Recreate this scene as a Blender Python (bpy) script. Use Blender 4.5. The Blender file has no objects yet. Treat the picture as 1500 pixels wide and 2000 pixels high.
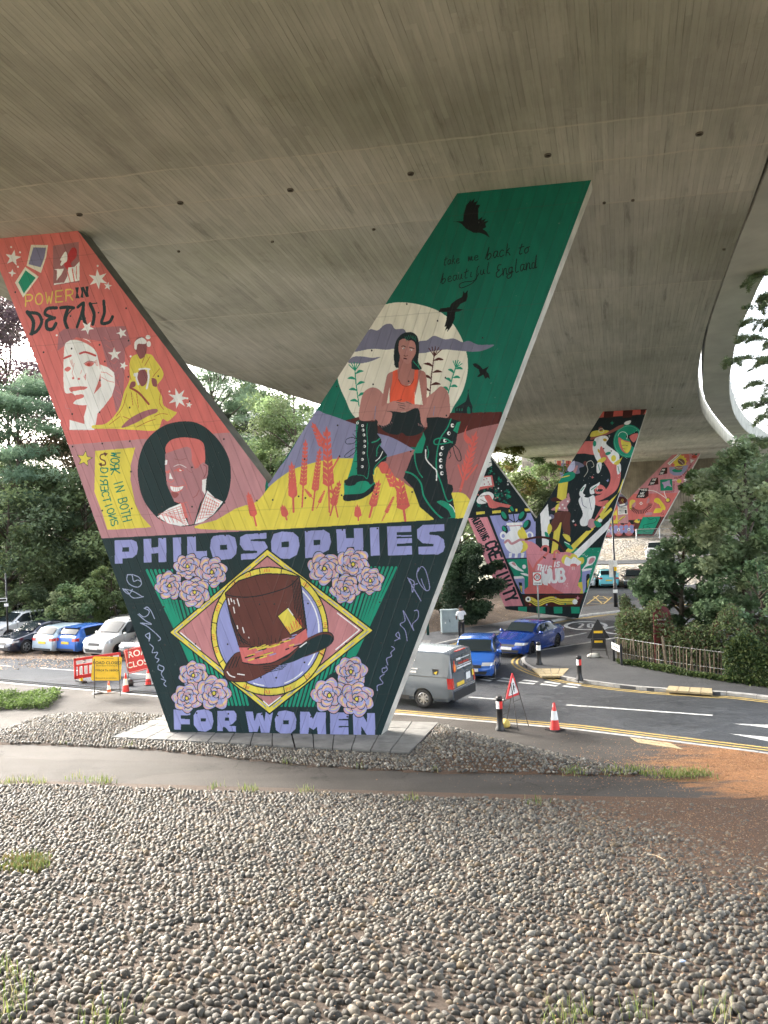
import bpy, bmesh, math, random
import numpy as np
from mathutils import Vector, Matrix

scene = bpy.context.scene
col = scene.collection

# ------------------------------------------------------------------ camera
FOC = 1500.0                       # focal length in photo pixels (photo 1500 wide)
ROLL = math.radians(2.0)
PITCH = math.atan(25 / 1500)
CAMP = np.array([0.0, 0.0, 6.0])
_X = np.array([1.0, 0, 0])
_F = np.array([0, math.cos(PITCH), math.sin(PITCH)])
_UP = np.array([0, -math.sin(PITCH), math.cos(PITCH)])
_R = _X * math.cos(ROLL) - _UP * math.sin(ROLL)
_U = _X * math.sin(ROLL) + _UP * math.cos(ROLL)
cam_data = bpy.data.cameras.new('camera')
cam = bpy.data.objects.new('camera', cam_data)
col.objects.link(cam)
cam_data.sensor_fit = 'HORIZONTAL'
cam_data.sensor_width = 36.0
cam_data.lens = 36.0
cam_data.clip_start = 0.1
cam_data.clip_end = 2000.0
cam.matrix_world = Matrix(((_R[0], _U[0], -_F[0], CAMP[0]), (_R[1], _U[1], -_F[1], CAMP[1]),
                           (_R[2], _U[2], -_F[2], CAMP[2]), (0, 0, 0, 1)))
scene.camera = cam

# ------------------------------------------------------------------ world, sun, exposure
SUN_EL, SUN_AZ = math.radians(27), math.radians(-48)     # azimuth from +Y towards +X
world = bpy.data.worlds.new('World')
scene.world = world
world.use_nodes = True
wn, wl = world.node_tree.nodes, world.node_tree.links
wn.clear()
sky = wn.new('ShaderNodeTexSky')
sky.sky_type = 'NISHITA'
sky.sun_disc = False
sky.sun_elevation = SUN_EL
sky.sun_rotation = SUN_AZ
sky.air_density = 1.0
sky.dust_density = 6.0
sky.ozone_density = 0.6
sky.altitude = 0
bgn = wn.new('ShaderNodeBackground')
bgn.inputs['Strength'].default_value = 0.15
won = wn.new('ShaderNodeOutputWorld')
hs = wn.new('ShaderNodeHueSaturation')
hs.inputs['Saturation'].default_value = 0.45
wl.new(sky.outputs[0], hs.inputs['Color'])
wl.new(hs.outputs[0], bgn.inputs[0])
wl.new(bgn.outputs[0], won.inputs[0])
sun_data = bpy.data.lights.new('sun', 'SUN')
sun_data.energy = 0.5
sun_data.angle = math.radians(10)
sun_data.color = (1.0, 0.95, 0.87)
sun = bpy.data.objects.new('sun', sun_data)
col.objects.link(sun)
_sd = Vector((math.sin(SUN_AZ) * math.cos(SUN_EL), math.cos(SUN_AZ) * math.cos(SUN_EL), math.sin(SUN_EL)))
sun.rotation_euler = _sd.to_track_quat('Z', 'Y').to_euler()
sun.location = (0, 0, 60)
scene.view_settings.view_transform = 'Standard'
scene.view_settings.look = 'None'
scene.view_settings.gamma = 1.0
scene.view_settings.exposure = 3.2
scene.view_settings.use_curve_mapping = False
cy = scene.cycles
cy.use_denoising = True
cy.max_bounces = 6
cy.diffuse_bounces = 4
cy.glossy_bounces = 3
cy.transmission_bounces = 4
cy.transparent_max_bounces = 6
cy.caustics_reflective = False
cy.caustics_refractive = False
cy.sample_clamp_indirect = 8.0

# ------------------------------------------------------------------ pixel helpers (photo 1500x2000) used to measure positions
def ray(x, y):
    return _F + (x - 750) / FOC * _R + (1000 - y) / FOC * _U
def at(x, y, z=0.0):
    r = ray(x, y)
    return CAMP + r * ((z - CAMP[2]) / r[2])
def at_depth(x, y, d):
    return CAMP + ray(x, y) * d
def on_plane(x, y, P0, n):
    r = ray(x, y)
    return CAMP + r * (np.dot(P0 - CAMP, n) / np.dot(r, n))
FACE_A = math.radians(-10.3)                       # heading of the pillars' faces and of the road
RD = np.array([math.cos(FACE_A), math.sin(FACE_A), 0.0])   # along the road, to the right
ND = np.array([-RD[1], RD[0], 0.0])                        # across it, away from the camera
def uw(P): return float(np.dot(P, RD)), float(np.dot(P, ND))
def xy(u, w): P = RD * u + ND * w; return float(P[0]), float(P[1])

# ------------------------------------------------------------------ mesh helpers
def tag(o, label=None, cat=None, group=None, kind=None):
    if label: o['label'] = label
    if cat: o['category'] = cat
    if group: o['group'] = group
    if kind: o['kind'] = kind
    return o
def empty(name, loc=(0, 0, 0), rz=0.0, label=None, cat=None, group=None, kind=None):
    o = bpy.data.objects.new(name, None)
    col.objects.link(o)
    o.empty_display_size = 0.2
    o.location = loc
    o.rotation_euler = (0, 0, rz)
    return tag(o, label, cat, group, kind)
def mesh_obj(name, verts, faces, mat, parent=None, smooth=False, mats=None, fmi=None, loc=None):
    me = bpy.data.meshes.new(name)
    me.from_pydata([tuple(map(float, v)) for v in verts], [], faces)
    for m in (mats or [mat]):
        me.materials.append(m)
    if fmi is not None:
        me.polygons.foreach_set('material_index', fmi)
    if smooth:
        me.polygons.foreach_set('use_smooth', [True] * len(me.polygons))
    me.update()
    o = bpy.data.objects.new(name, me)
    col.objects.link(o)
    if parent is not None: o.parent = parent
    if loc is not None: o.location = loc
    return o
class MB:
    def __init__(s): s.v = []; s.f = []; s.mi = []
    def add(s, v, f, mi=0):
        b = len(s.v); s.v += [tuple(map(float, q)) for q in v]
        s.f += [tuple(b + i for i in q) for q in f]; s.mi += [mi] * len(f)
        return s
    def box(s, x0, y0, z0, x1, y1, z1, mi=0, M=None):
        v = [(x0, y0, z0), (x1, y0, z0), (x1, y1, z0), (x0, y1, z0), (x0, y0, z1), (x1, y0, z1), (x1, y1, z1), (x0, y1, z1)]
        if M is not None: v = [tuple(M @ Vector(q)) for q in v]
        return s.add(v, [(0, 3, 2, 1), (4, 5, 6, 7), (0, 1, 5, 4), (1, 2, 6, 5), (2, 3, 7, 6), (3, 0, 4, 7)], mi)
    def tube(s, pts, rad, n=8, mi=0, caps=True):
        pts = [Vector(p) for p in pts]
        if not isinstance(rad, (list, tuple)): rad = [rad] * len(pts)
        b = len(s.v); prev = None
        for i, p in enumerate(pts):
            d = (pts[min(i + 1, len(pts) - 1)] - pts[max(i - 1, 0)])
            d = d.normalized() if d.length > 1e-9 else Vector((0, 0, 1))
            if prev is None:
                a = d.orthogonal().normalized()
            else:
                a = (prev - d * prev.dot(d))
                a = a.normalized() if a.length > 1e-6 else d.orthogonal().normalized()
            prev = a; c = d.cross(a)
            for k in range(n):
                t = 2 * math.pi * k / n
                q = p + (a * math.cos(t) + c * math.sin(t)) * rad[i]
                s.v.append(tuple(q))
        for i in range(len(pts) - 1):
            for k in range(n):
                s.f.append((b + i * n + k, b + i * n + (k + 1) % n, b + (i + 1) * n + (k + 1) % n, b + (i + 1) * n + k)); s.mi.append(mi)
        if caps:
            s.f.append(tuple(b + k for k in reversed(range(n)))); s.mi.append(mi)
            e = b + (len(pts) - 1) * n
            s.f.append(tuple(e + k for k in range(n))); s.mi.append(mi)
        return s
    def lathe(s, prof, n=24, M=None, mi=0):
        b = len(s.v)
        for r, z in prof:
            for k in range(n):
                t = 2 * math.pi * k / n
                q = Vector((r * math.cos(t), r * math.sin(t), z))
                s.v.append(tuple(M @ q) if M is not None else tuple(q))
        for i in range(len(prof) - 1):
            for k in range(n):
                s.f.append((b + i * n + k, b + i * n + (k + 1) % n, b + (i + 1) * n + (k + 1) % n, b + (i + 1) * n + k)); s.mi.append(mi)
        return s
    def prism(s, pts, z0, z1, mi=0, M=None):          # pts: 2D outline, extruded in z
        n = len(pts)
        v = [(p[0], p[1], z0) for p in pts] + [(p[0], p[1], z1) for p in pts]
        if M is not None: v = [tuple(M @ Vector(q)) for q in v]
        ar = sum(pts[i][0] * pts[(i + 1) % n][1] - pts[(i + 1) % n][0] * pts[i][1] for i in range(n))
        f = [tuple(reversed(range(n))), tuple(range(n, 2 * n))] + [(i, (i + 1) % n, n + (i + 1) % n, n + i) for i in range(n)]
        if ar < 0: f = [tuple(reversed(q)) for q in f]
        return s.add(v, f, mi)
    def build(s, name, mat, parent=None, smooth=False, mats=None, loc=None):
        return mesh_obj(name, s.v, s.f, mat, parent, smooth, mats, s.mi if mats else None, loc)
def copy_tree(o, parent=None):
    c = o.copy(); col.objects.link(c)
    if parent is not None: c.parent = parent
    for ch in list(o.children): copy_tree(ch, c)
    return c
def bez(pts, n=8, closed=False):                       # Catmull-Rom through 2D/3D points
    P = [np.array(p, float) for p in pts]; m = len(P); out = []
    rng = range(m) if closed else range(m - 1)
    for i in rng:
        if closed: a, b, c, d = P[(i - 1) % m], P[i], P[(i + 1) % m], P[(i + 2) % m]
        else: a, b, c, d = P[max(i - 1, 0)], P[i], P[i + 1], P[min(i + 2, m - 1)]
        for k in range(n):
            t = k / n
            out.append(0.5 * ((2 * b) + (-a + c) * t + (2 * a - 5 * b + 4 * c - d) * t * t + (-a + 3 * b - 3 * c + d) * t ** 3))
    if not closed: out.append(P[-1])
    return out

# ------------------------------------------------------------------ materials
def srgb(r, g, b):
    f = lambda c: ((c / 255) / 12.92) if c / 255 <= 0.04045 else (((c / 255) + 0.055) / 1.055) ** 2.4
    return (f(r), f(g), f(b), 1.0)
class NT:
    def __init__(s, name):
        s.m = bpy.data.materials.new(name); s.m.use_nodes = True
        s.t = s.m.node_tree; s.t.nodes.clear()
        s.out = s.t.nodes.new('ShaderNodeOutputMaterial')
        s.p = s.t.nodes.new('ShaderNodeBsdfPrincipled')
        s.t.links.new(s.p.outputs[0], s.out.inputs[0])
    def n(s, typ, **kw):
        x = s.t.nodes.new(typ)
        for k, v in kw.items():
            if k.startswith('_'): setattr(x, k[1:], v)
        return x
    def l(s, a, b): s.t.links.new(a, b)
    def val(s, x, sock):
        if hasattr(x, 'links'): s.l(x, sock)
        else: sock.default_value = x
    def math(s, op, a, b=0.0, c=None):
        x = s.t.nodes.new('ShaderNodeMath'); x.operation = op
        s.val(a, x.inputs[0]); s.val(b, x.inputs[1])
        if c is not None: s.val(c, x.inputs[2])
        return x.outputs[0]
    def mix(s, f, a, b, blend='MIX'):
        x = s.t.nodes.new('ShaderNodeMix'); x.data_type = 'RGBA'; x.blend_type = blend
        s.val(f, x.inputs[0]); s.val(a, x.inputs[6]); s.val(b, x.inputs[7])
        return x.outputs[2]
    def noise(s, vec, scale, detail=4, rough=0.55, out=0):
        x = s.t.nodes.new('ShaderNodeTexNoise')
        if vec is not None: s.l(vec, x.inputs['Vector'])
        x.inputs['Scale'].default_value = scale; x.inputs['Detail'].default_value = detail
        x.inputs['Roughness'].default_value = rough
        return x.outputs[out]
    def ramp(s, fac, stops):
        x = s.t.nodes.new('ShaderNodeValToRGB'); s.l(fac, x.inputs[0])
        e = x.color_ramp.elements
        while len(e) < len(stops): e.new(0.5)
        for i, (p, c) in enumerate(stops):
            e[i].position = p
            e[i].color = c if isinstance(c, tuple) else (c, c, c, 1)
        return x.outputs[0]
    def objco(s):
        return s.t.nodes.new('ShaderNodeTexCoord').outputs['Object']
    def pos(s):
        return s.t.nodes.new('ShaderNodeNewGeometry').outputs['Position']
    def mapv(s, vec, scale=(1, 1, 1), rot=(0, 0, 0), loc=(0, 0, 0)):
        x = s.t.nodes.new('ShaderNodeMapping'); s.l(vec, x.inputs[0])
        x.inputs['Scale'].default_value = scale; x.inputs['Rotation'].default_value = rot; x.inputs['Location'].default_value = loc
        return x.outputs[0]
    def bump(s, h, dist=0.01, strength=1.0):
        x = s.t.nodes.new('ShaderNodeBump'); s.l(h, x.inputs['Height'])
        x.inputs['Distance'].default_value = dist; x.inputs['Strength'].default_value = strength
        s.l(x.outputs[0], s.p.inputs['Normal']); return x
    def sep(s, vec):
        x = s.t.nodes.new('ShaderNodeSeparateXYZ'); s.l(vec, x.inputs[0]); return x.outputs
    def base(s, c): s.val(c, s.p.inputs['Base Color'])
    def rough(s, r): s.val(r, s.p.inputs['Roughness'])
def simple(name, rgb, rough=0.6, metal=0.0, var=0.12, scale=6.0, coat=0.0, spec=0.5, bump=0.0, emit=None):
    T = NT(name); c = tuple(rgb[:3]) + (1.0,)
    v = T.pos()
    nz = T.noise(v, scale, 4)
    lo = tuple(x * (1 - var) for x in c[:3]) + (1,); hi = tuple(min(1, x * (1 + var)) for x in c[:3]) + (1,)
    T.base(T.ramp(nz, [(0.3, lo), (0.7, hi)]))
    T.p.inputs['Metallic'].default_value = metal
    T.rough(rough); T.p.inputs['Specular IOR Level'].default_value = spec
    if coat: T.p.inputs['Coat Weight'].default_value = coat; T.p.inputs['Coat Roughness'].default_value = 0.04
    if bump: T.bump(T.noise(v, scale * 8, 3), bump)
    return T.m
def with_attr(name, attr, rough=0.7, translucent=0.0, spec=0.3, var=0.1, scale=20):
    T = NT(name)
    a = T.n('ShaderNodeAttribute'); a.attribute_name = attr; a.attribute_type = 'GEOMETRY'
    nz = T.noise(T.pos(), scale, 3)
    c = T.mix(1.0, a.outputs[0], T.ramp(nz, [(0.3, 1 - var), (0.7, 1 + var)]), 'MULTIPLY')
    T.base(c); T.rough(rough); T.p.inputs['Specular IOR Level'].default_value = spec
    if translucent:
        tr = T.n('ShaderNodeBsdfTranslucent'); T.l(c, tr.inputs[0])
        mx = T.n('ShaderNodeMixShader'); mx.inputs[0].default_value = translucent
        T.l(T.p.outputs[0], mx.inputs[1]); T.l(tr.outputs[0], mx.inputs[2]); T.l(mx.outputs[0], T.out.inputs[0])
    return T.m
def set_color_attr(me, name, cols, domain='CORNER'):
    a = me.color_attributes.new(name, 'FLOAT_COLOR', domain)
    c = np.ones((len(cols), 4), np.float32); c[:, :3] = cols
    a.data.foreach_set('color', c.ravel())
# ================================================================== materials of the setting
def m_asphalt(name, c0, c1, rough=(0.55, 0.85), grit=0.012, orange=None):
    T = NT(name); v = T.pos()
    big = T.noise(v, 0.35, 5); fine = T.noise(v, 38, 3, 0.7); mid = T.noise(v, 3.0, 5, 0.65)
    c = T.ramp(T.math('ADD', T.math('MULTIPLY', big, 0.6), T.math('MULTIPLY', mid, 0.4)), [(0.38, c0 + (1,)), (0.62, c1 + (1,))])
    c = T.mix(0.55, c, T.ramp(fine, [(0.35, 0.55), (0.62, 1.25)]), 'MULTIPLY')
    # long tyre / weather streaks along the road
    st = T.noise(T.mapv(v, (0.12, 2.2, 1), (0, 0, math.radians(27))), 1.0, 4)
    c = T.mix(0.35, c, T.ramp(st, [(0.35, 0.72), (0.65, 1.2)]), 'MULTIPLY')
    if orange:
        sx = T.sep(v)
        g = T.math('ADD', T.math('MULTIPLY', sx[0], 0.155), T.math('MULTIPLY', T.math('ABSOLUTE', T.math('SUBTRACT', T.math('ADD', sx[1], T.math('MULTIPLY', sx[0], 0.25)), 19.4)), -0.07))
        ns = T.noise(T.mapv(v, (0.55, 2.6, 1), (0, 0, math.radians(14))), 1.3, 8, 0.75)
        f = T.ramp(T.math('ADD', T.math('SUBTRACT', g, 1.08), T.math('MULTIPLY', ns, 1.35)), [(0.47, 0.0), (0.70, 1.0)])
        gr = T.ramp(T.noise(v, 30, 4, 0.7), [(0.35, 0.5), (0.6, 1.15)])
        c = T.mix(T.math('MULTIPLY', f, 0.9), c, T.mix(1.0, orange, gr, 'MULTIPLY'))
    # repair patches, oil drips and hairline cracks
    vb = T.n('ShaderNodeTexVoronoi', _distance='CHEBYCHEV'); T.l(T.mapv(v, (0.22, 0.5, 1), (0, 0, math.radians(27))), vb.inputs['Vector']); vb.inputs['Scale'].default_value = 1.0
    c = T.mix(1.0, c, T.ramp(T.sep(vb.outputs['Color'])[0], [(0.0, 0.86), (0.62, 1.0), (0.85, 1.12)]), 'MULTIPLY')
    vc = T.n('ShaderNodeTexVoronoi', _feature='DISTANCE_TO_EDGE'); wv = T.n('ShaderNodeVectorMath'); wv.operation = 'ADD'; T.l(v, wv.inputs[0]); T.l(T.noise(v, 1.6, 5, 0.7, 1), wv.inputs[1]); T.l(wv.outputs[0], vc.inputs['Vector']); vc.inputs['Scale'].default_value = 0.42
    c = T.mix(T.math('MULTIPLY', T.ramp(vc.outputs['Distance'], [(0.0, 1.0), (0.012, 0.0)]), T.ramp(T.noise(v, 0.5, 3), [(0.45, 0.0), (0.6, 0.75)])), c, (0.012, 0.012, 0.012, 1))
    c = T.mix(T.ramp(T.noise(v, 1.9, 6, 0.6), [(0.64, 0.0), (0.72, 0.5)]), c, (0.02, 0.02, 0.021, 1))
    T.base(c)
    T.rough(T.ramp(mid, [(0.3, rough[0]), (0.7, rough[1])]))
    T.bump(T.math('ADD', fine, T.math('MULTIPLY', T.noise(v, 120, 2), 0.6)), grit)
    return T.m
M_road = m_asphalt('asphalt_road', (0.034, 0.038, 0.043), (0.060, 0.065, 0.072), (0.36, 0.60))
M_path = m_asphalt('asphalt_footpath', (0.055, 0.050, 0.045), (0.085, 0.078, 0.070), (0.7, 0.9), orange=(0.33, 0.16, 0.07, 1))
for _m in (M_path,): _m.node_tree.nodes['Principled BSDF'].inputs['Specular IOR Level'].default_value = 0.2
M_pave = m_asphalt('asphalt_pavement', (0.050, 0.052, 0.055), (0.075, 0.077, 0.08), (0.6, 0.8))
M_oldroad = m_asphalt('asphalt_old', (0.055, 0.061, 0.068), (0.085, 0.092, 0.10), (0.7, 0.9))
M_oldroad.node_tree.nodes['Principled BSDF'].inputs['Specular IOR Level'].default_value = 0.12
M_concrete = simple('pale_concrete', (0.18, 0.178, 0.168), 0.85, var=0.25, scale=2.5, bump=0.01, spec=0.15)
M_kerb = simple('kerb_concrete', (0.36, 0.35, 0.33), 0.8, var=0.25, scale=5, bump=0.006)
def m_worn(name, c):
    T = NT(name); v = T.pos(); n = T.noise(v, 9, 7, 0.75)
    T.base(T.mix(T.ramp(n, [(0.54, 0.0), (0.66, 0.8)]), T.mix(1.0, c, T.ramp(T.noise(v, 3, 3), [(.3, .75), (.7, 1.05)]), 'MULTIPLY'), (0.06, 0.062, 0.066, 1))); T.rough(0.75); return T.m
M_white = m_worn('road_paint_white', (0.55, 0.55, 0.53, 1)); M_yellow = m_worn('road_paint_yellow', (0.48, 0.34, 0.10, 1))
def m_soil(name, a, b, c3):
    T = NT(name); v = T.pos()
    n1 = T.noise(v, 1.2, 6, 0.65); n2 = T.noise(v, 28, 4, 0.75); n3 = T.noise(T.mapv(v, (1, 0.5, 1)), 60, 2, 0.6)
    c = T.ramp(n1, [(0.35, a + (1,)), (0.65, b + (1,))])
    c = T.mix(T.ramp(n2, [(0.48, 0.0), (0.62, 0.85)]), c, c3 + (1,))
    c = T.mix(0.6, c, T.ramp(n3, [(0.35, 0.5), (0.65, 1.3)]), 'MULTIPLY')
    T.base(c); T.rough(0.95); T.bump(n2, 0.03)
    return T.m
M_soil = m_soil('leaf_mould', (0.062, 0.043, 0.03), (0.10, 0.07, 0.048), (0.17, 0.12, 0.08))
M_litter = m_soil('leaf_litter', (0.13, 0.09, 0.065), (0.19, 0.14, 0.10), (0.28, 0.22, 0.17))
M_earth = m_soil('woodland_earth', (0.15, 0.15, 0.10), (0.20, 0.20, 0.14), (0.25, 0.24, 0.17))

def m_deck():
    T = NT('board_marked_concrete'); v = T.pos()
    bd = math.atan2(0.29, 0.957)
    s = T.sep(T.mapv(v, (1, 1, 1), (0, 0, bd)))          # x across the boards, y along them
    w = T.sep(T.mapv(v, (1, 1, 1), (0, 0, -FACE_A)))[1]     # across the casting bays
    bx = T.math('MULTIPLY', s[0], 1 / 0.135)
    idx = T.math('FLOOR', bx); fr = T.math('FRACT', bx)
    wn1 = T.n('ShaderNodeTexWhiteNoise', _noise_dimensions='1D'); T.l(idx, wn1.inputs['W'])
    seg = T.math('FLOOR', T.math('ADD', T.math('MULTIPLY', s[1], 0.33), T.math('MULTIPLY', wn1.outputs[0], 7.0)))
    wn2 = T.n('ShaderNodeTexWhiteNoise', _noise_dimensions='2D')
    cb = T.n('ShaderNodeCombineXYZ'); T.l(idx, cb.inputs[0]); T.l(seg, cb.inputs[1]); T.l(cb.outputs[0], wn2.inputs['Vector'])
    cv = T.n('ShaderNodeCombineXYZ')
    T.l(T.math('MULTIPLY', s[0], 9.0), cv.inputs[0]); T.l(T.math('MULTIPLY', s[1], 0.45), cv.inputs[1])
    grain = T.noise(cv.outputs[0], 1.6, 6, 0.7)
    cv2 = T.n('ShaderNodeCombineXYZ')
    T.l(T.math('MULTIPLY', s[0], 1.5), cv2.inputs[0]); T.l(T.math('MULTIPLY', s[1], 0.2), cv2.inputs[1])
    streak = T.noise(cv2.outputs[0], 1.4, 6, 0.65)
    blot = T.noise(v, 0.22, 6, 0.6)
    c = T.ramp(blot, [(0.30, (0.315, 0.315, 0.265, 1)), (0.5, (0.435, 0.43, 0.37, 1)), (0.72, (0.53, 0.52, 0.46, 1))])
    c = T.mix(T.ramp(T.noise(v, 0.13, 4), [(0.5, 0.0), (0.75, 0.5)]), c, (0.24, 0.26, 0.165, 1))
    c = T.mix(0.9, c, T.ramp(wn2.outputs[0], [(0.0, 0.88), (1.0, 1.08)]), 'MULTIPLY')
    c = T.mix(0.8, c, T.ramp(grain, [(0.30, 0.82), (0.5, 1.02), (0.8, 1.08)]), 'MULTIPLY')
    c = T.mix(0.9, c, T.ramp(streak, [(0.31, 0.58), (0.40, 0.94), (0.7, 1.08)]), 'MULTIPLY')
    gap = T.ramp(T.math('ABSOLUTE', T.math('SUBTRACT', fr, 0.5)), [(0.42, 0.0), (0.47, 1.0)])
    c = T.mix(T.math('MULTIPLY', gap, T.ramp(T.noise(cv2.outputs[0], 3.0, 3), [(0.48, 0.0), (0.66, 0.5)])), c, (0.12, 0.115, 0.085, 1))
    seams = [8.0, 18.6, 20.2, 22.4, 28.4, 35.3, 41.1, 48.5, 56, 64, 72, 80, 88]
    wob = T.math('ADD', w, T.math('MULTIPLY', T.math('SUBTRACT', T.noise(v, 0.8, 3), 0.5), 0.22))
    acc = None; hacc = None
    for q in seams:
        d = T.math('ABSOLUTE', T.math('SUBTRACT', wob, q))
        g = T.math('LESS_THAN', d, 0.035)
        acc = g if acc is None else T.math('MAXIMUM', acc, g)
    brk = T.ramp(T.noise(v, 1.4, 4, 0.7), [(0.30, 0.1), (0.55, 0.75)])
    c = T.mix(T.math('MULTIPLY', acc, brk), c, (0.52, 0.49, 0.40, 1))
    # each bay has its own tone
    bay = None
    for q in seams:
        g = T.math('GREATER_THAN', wob, q)
        bay = g if bay is None else T.math('ADD', bay, g)
    wn3 = T.n('ShaderNodeTexWhiteNoise', _noise_dimensions='1D'); T.l(bay, wn3.inputs['W'])
    c = T.mix(1.0, c, T.ramp(wn3.outputs[0], [(0.0, 0.92), (1.0, 1.08)]), 'MULTIPLY')
    # rust-brown leaks and pale lime runs across the boards
    lk = T.noise(T.mapv(v, (0.9, 0.9, 1)), 0.55, 8, 0.72)
    c = T.mix(T.ramp(lk, [(0.60, 0.0), (0.74, 0.5)]), c, (0.17, 0.15, 0.11, 1))
    c = T.mix(T.ramp(lk, [(0.22, 0.45), (0.34, 0.0)]), c, (0.52, 0.50, 0.43, 1))
    T.base(c); T.rough(0.9)
    h = T.math('ADD', T.math('MULTIPLY', wn2.outputs[0], 0.35), T.math('ADD', T.math('MULTIPLY', grain, 0.5), T.math('MULTIPLY', gap, -0.9)))
    h = T.math('ADD', h, T.math('MULTIPLY', acc, 1.2))
    T.bump(h, 0.008)
    return T.m
M_deck = m_deck()
M_fascia = simple('fascia_concrete', (0.34, 0.34, 0.30), 0.85, var=0.3, scale=1.2, bump=0.01)

# ================================================================== ground, roads and paths
GH = 300
mesh_obj('ground', [(-GH, -GH, -0.12), (GH, -GH, -0.12), (GH, GH + 100, -0.12), (-GH, GH + 100, -0.12)], [(0, 1, 2, 3)], M_earth)['kind'] = 'structure'
def sheet(name, pts, z, mat, kind='structure', thick=0.0):
    if thick: o = MB().prism(pts, z - thick, z).build(name, mat)
    else:
        ar = sum(pts[i][0] * pts[(i + 1) % len(pts)][1] - pts[(i + 1) % len(pts)][0] * pts[i][1] for i in range(len(pts)))
        if ar < 0: pts = pts[::-1]
        o = mesh_obj(name, [(p[0], p[1], z) for p in pts], [tuple(range(len(pts)))], mat)
    o['kind'] = kind
    return o
sheet('road', [(-34, 12), (40, -20), (48, 66), (-34, 66)], 0.0, M_road)

KN = [at(-900, 1262)[:2], at(0, 1337)[:2], at(310, 1365)[:2], at(765, 1399)[:2], at(1120, 1430)[:2], at(1500, 1478)[:2], at(2300, 1590)[:2]]
KN = [np.array(k) for k in KN]
# the near footpath: from the kerb to the foot of the cobbled bank
foot = [xy(u, 15.5) for u in (40, -45)]
sheet('footpath', [tuple(k) for k in KN] + foot, 0.11, M_path, thick=0.2)

def inset(line, d, closed=False):                      # offset a polyline to its left by d
    L = [np.array(p[:2], float) for p in line]; out = []
    for i, p in enumerate(L):
        t = L[min(i + 1, len(L) - 1)] - L[max(i - 1, 0)]
        t /= np.linalg.norm(t)
        out.append(p + np.array([-t[1], t[0]]) * d)
    return out
def resample(line, step):
    L = [np.array(p[:2], float) for p in line]; out = [L[0]]; acc = 0.0
    for a, b in zip(L[:-1], L[1:]):
        ln = np.linalg.norm(b - a); t = step - acc
        while t <= ln:
            out.append(a + (b - a) * t / ln); t += step
        acc = ln - (t - step)
    return out
def kerb(line, side, name='kerb', width=0.14, top=0.118, step=0.915, maxn=70):
    """kerb stones along a line; side=+1: the stones lie to the left of the line"""
    root = empty(name, (0, 0, 0), kind='structure')
    pts = resample(line, step)
    rng = random.Random(7)
    for a, b in list(zip(pts[:-1], pts[1:]))[:maxn]:
        d = b - a; L = np.linalg.norm(d); d = d / L; nrm = np.array([-d[1], d[0]]) * side
        me = MB(); h = top + rng.uniform(-0.004, 0.004); g = 0.006
        a2, b2 = a + d * g, b - d * g
        v = []
        for z, off in ((-0.05, -0.012), (h - 0.02, -0.012), (h, 0.012), (h, width), (-0.05, width)):
            v += [(*(a2 + nrm * off), z), (*(b2 + nrm * off), z)]
        f = [(2 * i, 2 * i + 1, 2 * i + 3, 2 * i + 2) for i in range(4)] + [(0, 2, 4, 6, 8), (1, 3, 5, 7, 9)]
        me.add(v, f).build('kerb_stone', M_kerb, root)
    return root
kn_vis = [KN[1] + (KN[1] - KN[2]) * 0.25, KN[1], KN[2], KN[3], KN[4], KN[5], KN[5] + (KN[6] - KN[5]) * 0.3]
kerb(kn_vis, -1)
def stripe(name, line, off, width, mat=None, z=0.004, parent=None):
    a = inset(line, off); b = inset(line, off + width)
    n = len(a); v = [(*p, z) for p in a] + [(*p, z) for p in b]
    f = [(i, i + 1, n + i + 1, n + i) for i in range(n - 1)]
    o = mesh_obj(name, v, f, mat or M_yellow, parent)
    if parent is None: o['kind'] = 'structure'
    return o
stripe('double_yellow_line', kn_vis, 0.50, 0.10); stripe('double_yellow_line', kn_vis, 0.72, 0.10)

# peninsula pavement on the far side of the main road
pen_kerb_px = [(2300, 1470), (1500, 1367), (1380, 1357), (1240, 1347), (1130, 1333), (1075, 1322), (1035, 1308), (1018, 1296), (1022, 1286), (1045, 1276), (1090, 1268), (1160, 1257), (1250, 1240), (1340, 1222), (1500, 1196)]
PK = [np.array(p[:2]) for p in bez([at(*p)[:2] for p in pen_kerb_px], 5)]
sheet('pavement', [tuple(p) for p in PK], 0.11, M_pave, thick=0.2)
kerb(PK[4:], -1, maxn=60)
stripe('double_yellow_line', PK, 0.12, 0.09); stripe('double_yellow_line', PK, 0.32, 0.09)

# pavement on the far side of the side road, with the soil bank behind it
far_kerb_px = [(300, 1275), (500, 1278), (700, 1283), (790, 1275), (850, 1263), (900, 1251), (960, 1239), (1020, 1228), (1100, 1211), (1170, 1201), (1240, 1193), (1330, 1180), (1500, 1160)]
FK = [np.array(p[:2]) for p in bez([at(*p)[:2] for p in far_kerb_px], 4)]
back_px = [(1500, 1140), (1330, 1166), (1240, 1176), (1160, 1186), (1100, 1193), (1040, 1206), (960, 1222), (860, 1236), (780, 1245), (500, 1250), (300, 1250)]
BK = [np.array(p[:2]) for p in bez([at(*p)[:2] for p in back_px], 4)]
sheet('pavement', [tuple(p) for p in FK] + [tuple(p) for p in BK], 0.11, M_pave, thick=0.2)
kerb(FK[8:], 1, maxn=60)
stripe('double_yellow_line', FK[10:], -0.30, 0.09); stripe('double_yellow_line', FK[10:], -0.50, 0.09)

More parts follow.
